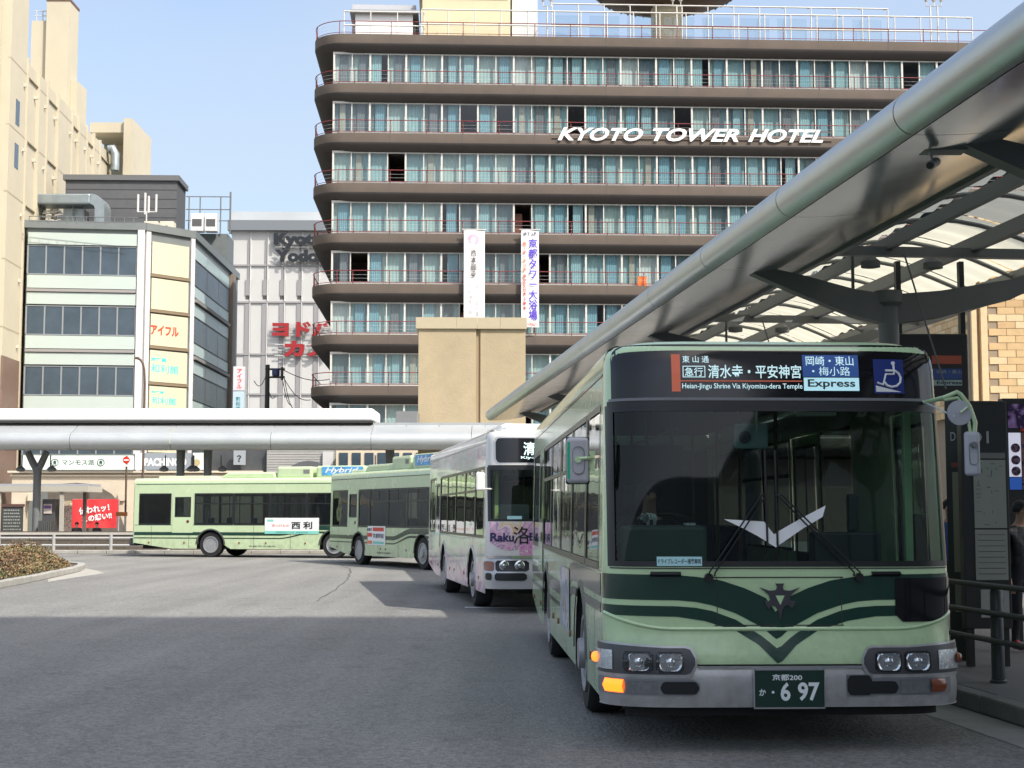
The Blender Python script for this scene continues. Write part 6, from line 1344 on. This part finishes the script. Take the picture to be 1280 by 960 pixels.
for a, b in zip(xs_, xs_[1:]):
    seg(prof, 'edge_tube', m_pale, a+.01, b-.01, fc, fn=fp)
    for k in range(3):
        seg([(r+.07, zb_-.01), (1.2, zb_+.02), (2.2, zb_+.22)], 'soffit_panel', M('far soffit', (.34, .34, .33), .5), lerp(a, b, k/3)+.01, lerp(a, b, (k+1)/3)-.01, fc, fn=fp)
        if k: 
            mb = MB(); mb.add([fp(lerp(a, b, k/3)-.015, .45, zt_+.01), fp(lerp(a, b, k/3)+.015, .45, zt_+.01), fp(lerp(a, b, k/3)+.015, 1.3, zt_+.39), fp(lerp(a, b, k/3)-.015, 1.3, zt_+.39)], [(0, 1, 2, 3)]); mb.build('roof_seam', m_grey, fc)
mb = MB(); QF.box(mb, xL, QF.a(467, 515, -1.2), QF.z(200, 526, -1.2), QF.z(200, 510.5, -1.2), -1.2, -4.5); mb.build('roof_upstand', m_whr, fc, bevel=.08)
mb = MB(); QF.box(mb, xL, QF.a(466, 515, -1.2), QF.z(200, 528.5, -1.2), QF.z(200, 526.2, -1.2), -1.1, -4.4); mb.build('shadow_gap', m_intd, fc)
mb = MB(); QF.box(mb, QF.a(467, 515, -1.5), xR, zt_+.25, zt_+.48, -1.28, -5); mb.build('roof_deck', m_pale, fc)
mb = MB(); QF.box(mb, QF.a(495, 520, -2), QF.a(521, 520, -2), zt_+.5, QF.z(500, 514, -2), -2, -4); mb.build('vent_box', m_grey, fc)
mb = MB(); QF.box(mb, xL, xR, zb_+.22, zb_+.36, -2.22, -5.5); mb.build('inner_soffit', MATS['far soffit'], fc)
for u in (46, 225, 259, 487):
    a = QF.a(u, 620, -1.8); mb = MB(); mb.lathe([(.2, .14), (.17, .3), (.17, 3.3), (.2, 3.7 if u == 46 else 4.5)], 'z', QF.p(a, 0, -1.8), 14); mb.build('post', m_steel, fc, smooth=40)
    for s in (-1, 1):
        if u == 46: mb = MB(); mb.tube([QF.p(a, 3.55, -1.8), QF.p(a+s*.18, 3.85, -1.75), QF.p(a+s*.42, 4.36, -1.7)], [.17, .16, .14], 8); mb.build('branch_arm', m_steel, fc)
        mb = MB(); mb.tube([QF.p(a+s*.62, 3.55, -1.6), QF.p(a+s*.62, 4.2, -1.6)], .03, 5); mb.lathe([(.05, 3.75), (.22, 3.6), (.16, 3.5), (.001, 3.48)], 'z', QF.p(a+s*.68, 0, -1.6), 8); mb.build('lamp', m_steel, fc)
# far pavement, kerb, low wall
mb = MB(); mb.box(-60, 8, 61.9, 84, -.05, .14); fpv = struct('far_pavement', mb, M('far paving', (.34, .32, .29), .85, var=.12, vs=1))
mb = MB(); mb.box(0, 1.18, 0, .2, 0, .15); k0 = mb.build('kerb_stone', m_conc, fpv, world=False, bevel=.015)
for i in range(46):
    o = k0 if i == 0 else share(k0, (0, 0, 0), fpv); o.location = (-48 + i*1.2, 61.68, 0)
WFc = Face((0, 63.0), 0); lw = thing('low_stone_wall', 'long low brown stone wall behind the left buses', 'wall', (-20, 63.2, 0)); m_bst = M('brown stone block', (.105, .088, .07), .85, var=.25, vs=5, bump=.4, bs=12)
zt = WFc.z(100, 665.5)
mb = MB(); WFc.box(mb, -46, 3, .1, zt-.1, 0, -.3); mb.build('wall_core', M('wall joint', (.05, .045, .04), .9), lw)
bl0 = MB(); bl0.box(0, 1.18, -.02, .02, 0, .19); pb = bl0.build('stone_block', m_bst, lw, world=False)
first = True
for rrow in range(4):
    for i in range(36):
        o = pb if first else share(pb, (0, 0, 0), lw); first = False; o.location = Vector((-38 + i*1.2 + (.6 if rrow % 2 else 0), 62.98 + random.uniform(-.008, .008), .13 + rrow*.2)) - wloc(lw)
mb = MB(); WFc.box(mb, -46, 3, zt-.1, zt, .06, -.36); mb.build('coping', M('pale coping stone', (.44, .42, .38), .8, var=.1), lw)
# fence in front of the wall
gf = thing('guard_rail', 'pale two rail guard fence in front of the low stone wall', 'railing', (-20, 62.4, .14)); GFc = Face((0, 62.4), 0); m_gal = M('galvanised rail', (.45, .45, .44), .45, metal=.4)
posts = [4, 72, 143, 214, 285, 356]
for v in (672.5, 681.5):
    for a, b in zip([-70] + posts, posts): mb = MB(); mb.tube([GFc.p(GFc.a(a)+.1, GFc.z(72, v)), GFc.p(GFc.a(b)+.1, GFc.z(72, v))], .05, 6); mb.build('rail', m_gal, gf)
for u in posts:
    mb = MB(); mb.tube([GFc.p(GFc.a(u), .13), GFc.p(GFc.a(u), GFc.z(u, 668))], .07, 8); mb.build('post', m_gal, gf)
# planter of dark shrubs hidden; notice board, bin, shelter frame
NF_ = Face((0, 64.2), 0)
nb = thing('notice_board', 'dark notice board with pale rows of writing at the left edge', 'sign', NF_.p(NF_.a(19), .14)); mb = MB(); NF_.box(mb, NF_.a(7), NF_.a(32.5), NF_.z(20, 668), NF_.z(20, 631), 0, -.1); mb.build('board', M('board dark', (.05, .055, .05), .6), nb)
mb = MB(); NF_.box(mb, NF_.a(6), NF_.a(33.5), NF_.z(20, 633.5), NF_.z(20, 630), .04, -.14); mb.build('top_rail', M('board brown', (.10, .05, .04), .6), nb)
for u in (8, 30): mb = MB(); NF_.box(mb, NF_.a(u), NF_.a(u+1.5), .14, NF_.z(20, 668), -.02, -.08); mb.build('leg', MATS['board brown'], nb)
mb = MB(); rq = random.Random(4)
for v in range(637, 664, 4):
    u = 9.0
    while u < 29: w_ = rq.uniform(.8, 2.2); NF_.box(mb, NF_.a(u), NF_.a(u+w_), NF_.z(20, v+1.6), NF_.z(20, v), .001, .01); u += w_ + rq.uniform(.5, 1.2)
mb.build('writing', M('board writing', (.30, .31, .29), .7), nb)['kind'] = 'stuff'
lb = thing('litter_bin', 'square dark slatted litter bin beside a canopy post', 'bin', NF_.p(NF_.a(60), .14))
mb = MB(); NF_.box(mb, NF_.a(52), NF_.a(69), .14, NF_.z(60, 651), 0, -.5); mb.build('body', M('bin dark', (.05, .052, .05), .5), lb)
for i in range(7): mb = MB(); u = 52.5+i*2.4; NF_.box(mb, NF_.a(u), NF_.a(u+1.6), .3, NF_.z(60, 651.5), .001, .03); mb.build('slat', M('bin slat', (.085, .088, .085), .5), lb)
SHF = Face((0, 72), 0); sh = thing('street_shelter', 'flat roofed pale metal street shelter at the left edge', 'shelter', SHF.p(SHF.a(50), .14)); m_shl = M('shelter metal', (.50, .48, .42), .5, metal=.2)
mb = MB(); SHF.box(mb, -34, SHF.a(113), SHF.z(50, 614.5), SHF.z(50, 607.5), 0, -2.5); mb.build('fascia', m_shl, sh)
mb = MB(); SHF.box(mb, -34.2, SHF.a(112), SHF.z(50, 607.3), SHF.z(50, 604.5), -.3, -2.4); mb.build('roof', M('shelter roof', (.30, .32, .36), .5), sh)
for u in (1, 79.5): mb = MB(); SHF.box(mb, SHF.a(u)-.09, SHF.a(u)+.09, .14, SHF.z(50, 614.6), -.1, -.25); mb.build('post', m_shl, sh)
mb = MB(); SHF.box(mb, SHF.a(94)-.08, SHF.a(94)+.08, .14, SHF.z(50, 614.6), -2.0, -2.15); mb.build('post', M('shelter post dark', (.12, .11, .10), .6), sh)
# street front
SF2 = Face((0, 86), 0); sf = thing('arcade_building', 'cream stone arcade front with wide arched opening below the shop sign', 'building', SF2.p(SF2.a(100), 0)); m_cst = M('cream stone', (.56, .49, .38), .8, var=.08, vs=1.5, bump=.2, bs=10)
xl, xr = SF2.a(18), SF2.a(330); ztop = SF2.z(90, 591)
poly = [(xl, 0), (xl, ztop), (xr, ztop), (xr, 0), (SF2.a(167), 0)] + [(SF2.a(u), SF2.z(90, v)) for u, v in ((152, 640), (150, 626), (142, 617), (128, 609), (112, 604.5), (98, 603.5), (80, 604.5), (62, 609), (45, 617), (36, 627), (34, 640))] + [(SF2.a(34), 0)]
mb = MB(); mb.prism(poly, lambda a, z, d: SF2.p(a, z, -d), .7); mb.build('arch_wall', m_cst, sf)
mb = MB(); SF2.box(mb, xl-.2, xr, ztop, SF2.z(90, 588.5), .25, -.8); SF2.box(mb, xl-.1, xr, SF2.z(90, 595.5), SF2.z(90, 593.5), .001, .12); mb.build('cornice', M('cream cornice', (.60, .53, .42), .8), sf)
mb = MB(); SF2.box(mb, xl, xr, 0, ztop-.3, -4.2, -4.4); mb.build('back_wall', M('arcade back', (.16, .14, .12), .9, var=.3, vs=1), sf)
for i, (u, c) in enumerate(((40, 1), (152, 1))):
    mb = MB(); SF2.box(mb, SF2.a(u)-.05, SF2.a(u)+.35, SF2.z(90, 626), SF2.z(90, 617), .001, .15); mb.build('corbel', m_cst, sf)
# goods and machines in the arcade
vm = thing('vending_machine', 'dark vending machine with pale display in the arcade', 'vending machine', SF2.p(SF2.a(56), 0, -1)); mb = MB(); SF2.box(mb, SF2.a(50), SF2.a(66), 0, SF2.z(60, 624, -1), -1, -1.9); mb.build('cabinet', M('machine dark', (.06, .06, .065), .5), vm)
mb = MB(); SF2.box(mb, SF2.a(52), SF2.a(62), SF2.z(60, 642, -1), SF2.z(60, 630, -1), -.99, -.94); mb.build('display', M('machine display', (.5, .45, .42), .5, var=.4, vs=6), vm)
mb = MB(); SF2.box(mb, SF2.a(52.5), SF2.a(61.5), SF2.z(60, 635.5, -1), SF2.z(60, 632, -1), -.93, -.90); mb.build('display_strip', M('machine violet', (.12, .05, .2), .5), vm)
mb = MB(); SF2.box(mb, SF2.a(68), SF2.a(90), 0, SF2.z(60, 626, -2), -2, -2.3); pg = mb.build('poster_wall', art('poster collage', [(.35, (.55, .08, .08)), (.45, (.75, .72, .66)), (.55, (.15, .12, .12)), (.62, (.7, .6, .2)), (.7, (.75, .73, .7))], 3.2, 4)); tag(pg, 'wall pasted with small colourful posters beside the red banner', 'posters')
rb = thing('red_banner', 'large red sheet banner with white slanted Japanese slogan', 'banner', SF2.p(SF2.a(119), 0, .6)); RO = .6
mb = MB(); a0, a1 = SF2.a(90, 640, RO), SF2.a(148, 640, RO); z0, z1 = SF2.z(119, 660, RO), SF2.z(119, 624, RO)
mb.grid(lambda i, j: SF2.p(lerp(a0, a1, i), lerp(z0, z1, j), RO + .05*math.sin(i*14)*(1-j*.5)), 30, 6); mb.build('sheet', M('banner red', (.62, .035, .04), .7, var=.1, vs=2), rb)
mb = MB(); mb.tube([SF2.p(a0, 0, RO-.1), SF2.p(a0, z1, RO-.1), SF2.p(a1, z1, RO-.1), SF2.p(a1, 0, RO-.1)], .03, 5); mb.build('banner_frame', m_gal, rb)
def slant(t, u0, u1, v0, v1, rot):
    um, vm_ = (u0+u1)/2, (v0+v1)/2; ac, zc_ = SF2.a(um, vm_, RO), SF2.z(um, vm_, RO); cs, sn = math.cos(rot), math.sin(rot); W_, H_ = (u1-u0)/1850*85.4, (v1-v0)/1850*85.4
    text(t, lambda a, b, d: SF2.p(ac + a*cs-b*sn, zc_ + a*sn+b*cs, RO+.07), -W_/2, W_/2, -H_/2, H_/2, m_wht, rb, bold=.03, depth=0)
slant('伝われッ！', 99, 137, 632, 641, .14); slant('この想い!!', 103, 140, 642.5, 650.5, .14)
# shop sign boards
sb = thing('shop_sign', 'long pale mint shop sign with two round emblems and katakana', 'sign', SF2.p(SF2.a(97), SF2.z(97, 587))); mb = MB(); SF2.box(mb, SF2.a(26.5, 580, .3), SF2.a(167, 580, .3), SF2.z(97, 587, .3), SF2.z(97, 568.5, .3), .3, -.1); mb.build('board', M('sign mint', (.72, .80, .73), .5), sb)
mb = MB(); SF2.box(mb, SF2.a(25.7, 580, .3), SF2.a(167.8, 580, .3), SF2.z(97, 588, .3), SF2.z(97, 587.1, .3), .33, -.1); SF2.box(mb, SF2.a(25.7, 580, .3), SF2.a(167.8, 580, .3), SF2.z(97, 568.4, .3), SF2.z(97, 567.4, .3), .33, -.1); mb.build('frame', m_gmet, sb)
m_gnk = M('dark green ink', (.03, .08, .06), .5)
panel_text(SF2, 'マンモス派', 77.5, 118, 574.5, 581.5, .305, m_gnk, sb, bold=.02, depth=0)
for u in (68.5, 126):
    c = SF2.p(SF2.a(u, 578, .31), SF2.z(u, 578, .31), .31); mb = MB(); rr_ = .20; mb.tube([c + Vector((rr_*math.cos(t), 0, rr_*math.sin(t))) for t in [k*math.pi/12 for k in range(25)]], .02, 5)
    mb.lathe([(.09, -.01), (.001, -.012)], 'y', c + Vector((0, 0, .02)), 10); mb.box(c.x-.06, c.x-.02, c.y-.01, c.y, c.z-.12, c.z); mb.box(c.x+.03, c.x+.07, c.y-.01, c.y, c.z-.12, c.z); mb.build('round_emblem', m_gnk, sb)
ps = thing('arcade_sign', 'grey sign board with white PACHINCO lettering', 'sign', SF2.p(SF2.a(205), SF2.z(205, 586))); mb = MB(); SF2.box(mb, SF2.a(178, 580, .3), SF2.a(238, 580, .3), SF2.z(205, 587, .3), SF2.z(205, 566, .3), .3, -.1); mb.build('board', M('sign slate', (.26, .29, .32), .5), ps)
mb = MB(); SF2.box(mb, SF2.a(168.5, 580, .3), SF2.a(177.5, 580, .3), SF2.z(205, 587, .3), SF2.z(205, 566, .3), .3, -.1); mb.build('white_end', m_wht, ps); panel_text(SF2, 'PACHINCO', 180, 233, 572.5, 582.5, .305, m_wht, ps, bold=.045, depth=0)
g2 = thing('emblem_sign', 'small pale green sign with round emblem beside the lettered board', 'sign', SF2.p(SF2.a(247), SF2.z(247, 588))); mb = MB(); SF2.box(mb, SF2.a(241, 580, .3), SF2.a(255, 580, .3), SF2.z(247, 587, .3), SF2.z(247, 566, .3), .3, 0); mb.build('board', M('sign mint', (.72, .8, .73), .5), g2)
mb = MB(); mb.lathe([(.2, -.01), (.2, 0)], 'y', SF2.p(SF2.a(246, 580, .31), SF2.z(247, 578, .31), .31), 14); mb.build('round_emblem', M('tan print', (.45, .38, .2), .5), g2)
qs = thing('question_sign', 'small grey square sign with pale marks high on the dark wall', 'sign', SF2.p(SF2.a(299), SF2.z(299, 582))); mb = MB(); SF2.box(mb, SF2.a(292, 570, .3), SF2.a(306.5, 570, .3), SF2.z(299, 581, .3), SF2.z(299, 563, .3), .3, .1); mb.build('board', M('sign grey', (.30, .33, .36), .5), qs); panel_text(SF2, '？', 296, 301.5, 569, 577.5, .31, m_ink, qs, bold=.03, depth=0)
mb = MB(); SF2.box(mb, SF2.a(255), SF2.a(440), SF2.z(205, 590), SF2.z(205, 540), -.2, -3); dw = mb.build('dark_frontage', M('dark frontage', (.07, .075, .08), .4, var=.3, vs=.8)); tag(dw, 'dark glazed upper frontage behind the leftmost bus', 'building')
gw = thing('brick_frontage', 'grey striped frontage with shallow arch behind the hybrid buses', 'building', SF2.p(SF2.a(370), 0))
m_gst = M('grey stone course', (.34, .34, .33), .7, var=.1)
for i in range(9):
    v = 562 + i*3.2; mb = MB(); SF2.box(mb, SF2.a(335), SF2.a(420), SF2.z(370, v+2.7), SF2.z(370, v), .0, .12); mb.build('stone_course', m_gst, gw)
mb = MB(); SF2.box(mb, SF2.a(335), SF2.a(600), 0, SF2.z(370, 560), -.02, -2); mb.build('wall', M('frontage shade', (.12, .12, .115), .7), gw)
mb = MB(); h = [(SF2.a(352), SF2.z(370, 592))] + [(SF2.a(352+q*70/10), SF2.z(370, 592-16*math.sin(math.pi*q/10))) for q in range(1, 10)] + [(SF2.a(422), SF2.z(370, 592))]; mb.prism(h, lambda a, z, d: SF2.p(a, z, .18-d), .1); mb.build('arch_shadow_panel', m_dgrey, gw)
mb = MB(); SF2.box(mb, SF2.a(405), SF2.a(418), SF2.z(400, 590), SF2.z(400, 565), .14, .3); mb.build('louvre_box', m_wire, gw)
# shop fronts seen between the canopy and the hybrid bus roofs
st_ = thing('lit_frontage', 'low cream frontage with dark windows under the far canopy', 'building', SF2.p(SF2.a(470), 0, 2)); mb = MB(); SF2.box(mb, SF2.a(420, 570, 2), SF2.a(640, 570, 2), 0, SF2.z(450, 562, 2), 2, .2); mb.build('wall', m_cst, st_)
for u in range(424, 620, 16): mb = MB(); SF2.box(mb, SF2.a(u, 575, 2), SF2.a(u+11, 575, 2), SF2.z(450, 586, 2), SF2.z(450, 566, 2), 2.0, 2.05); mb.build('window', m_oglass, st_)
# no entry sign
ne = thing('no_entry_sign', 'round red no entry road sign on a thin brown pole', 'road sign', (at(160, 640, 70).x, 70, .14)); NE = Face((0, 70), 0)
mb = MB(); mb.tube([NE.p(NE.a(160), .14), NE.p(NE.a(160), NE.z(160, 570))], .05, 8); mb.build('pole', M('pole brown', (.12, .08, .06), .6), ne)
c = NE.p(NE.a(160), NE.z(160, 575.2), .07); mb = MB(); mb.lathe([(.17, -.01), (.17, .01)], 'y', c, 24); mb.build('sign_disc', M('road sign red', (.70, .04, .03), .4), ne)
mb = MB(); mb.box(c.x-.12, c.x+.12, c.y-.025, c.y-.012, c.z-.035, c.z+.035); mb.build('sign_bar', m_wht, ne)
mb = MB(); mb.box(c.x-.2, c.x+.2, c.y-.005, c.y+.005, c.z-.31, c.z-.20); mb.build('sub_plate', m_wht, ne)
pn = thing('dark_pole', 'plain dark brown pole beside the lettered board', 'pole', (at(178.5, 600, 72).x, 72, .14)); mb = MB(); c = pn.location; mb.tube([c, c+Vector((0, 0, 5))], .06, 8); mb.build('shaft', M('pole brown', (.12, .08, .06), .6), pn)
# pedestrians sitting behind the wall
for u, lab, f in ((96, 'person in black leaning forward behind the stone wall, left of two', .3), (121, 'person in black sitting behind the stone wall, right of two', -.3)):
    p = at(u, 660, 66); stand(lab, (p.x, p.y, -.22), f, [jk, tr, shg, SKIN], 1.5, group='people behind the stone wall')
stb = thing('road_barrier', 'orange striped barrier beside the rear of the leftmost bus', 'barrier', (at(155, 650, 68).x, 68, .14)); BFc = Face((0, 68), 0)
mb = MB(); BFc.box(mb, BFc.a(148), BFc.a(162), BFc.z(155, 645), BFc.z(155, 640), 0, -.08); mb.build('board', M('barrier orange', (.7, .25, .06), .6), stb)
mb = MB(); BFc.box(mb, BFc.a(149.5), BFc.a(151), .14, BFc.z(155, 645), -.02, -.06); BFc.box(mb, BFc.a(159), BFc.a(160.5), .14, BFc.z(155, 645), -.02, -.06); mb.build('leg', m_wht, stb)

# ================================================================ station block behind the camera, sized and coloured for forecourt shade and bounced light
stn = thing('station_building', 'tall grey glazed station block behind the viewpoint, seen only in reflections', 'building', (30, -17, 0))
SY, SHh = -17.0, (23.9+17.0)/SHY
m_stn = M('station cladding', (.50, .50, .49), .6, var=.05, vs=.1); m_sgl = M('station glass', (.10, .13, .15), .1, spec=.8)
mb = MB(); mb.box(14, 82, -40, SY, 0, SHh); mb.build('wall', m_stn, stn)
mb = MB(); mb.box(-70, 13.9, -44, SY-9, 0, 9); mb.build('low_wing', m_stn, stn)
for k in range(12):
    mb = MB(); mb.box(15, 80, SY, SY+.05, 3+k*5.4, 5.6+k*5.4); mb.build('window_band', m_sgl, stn)
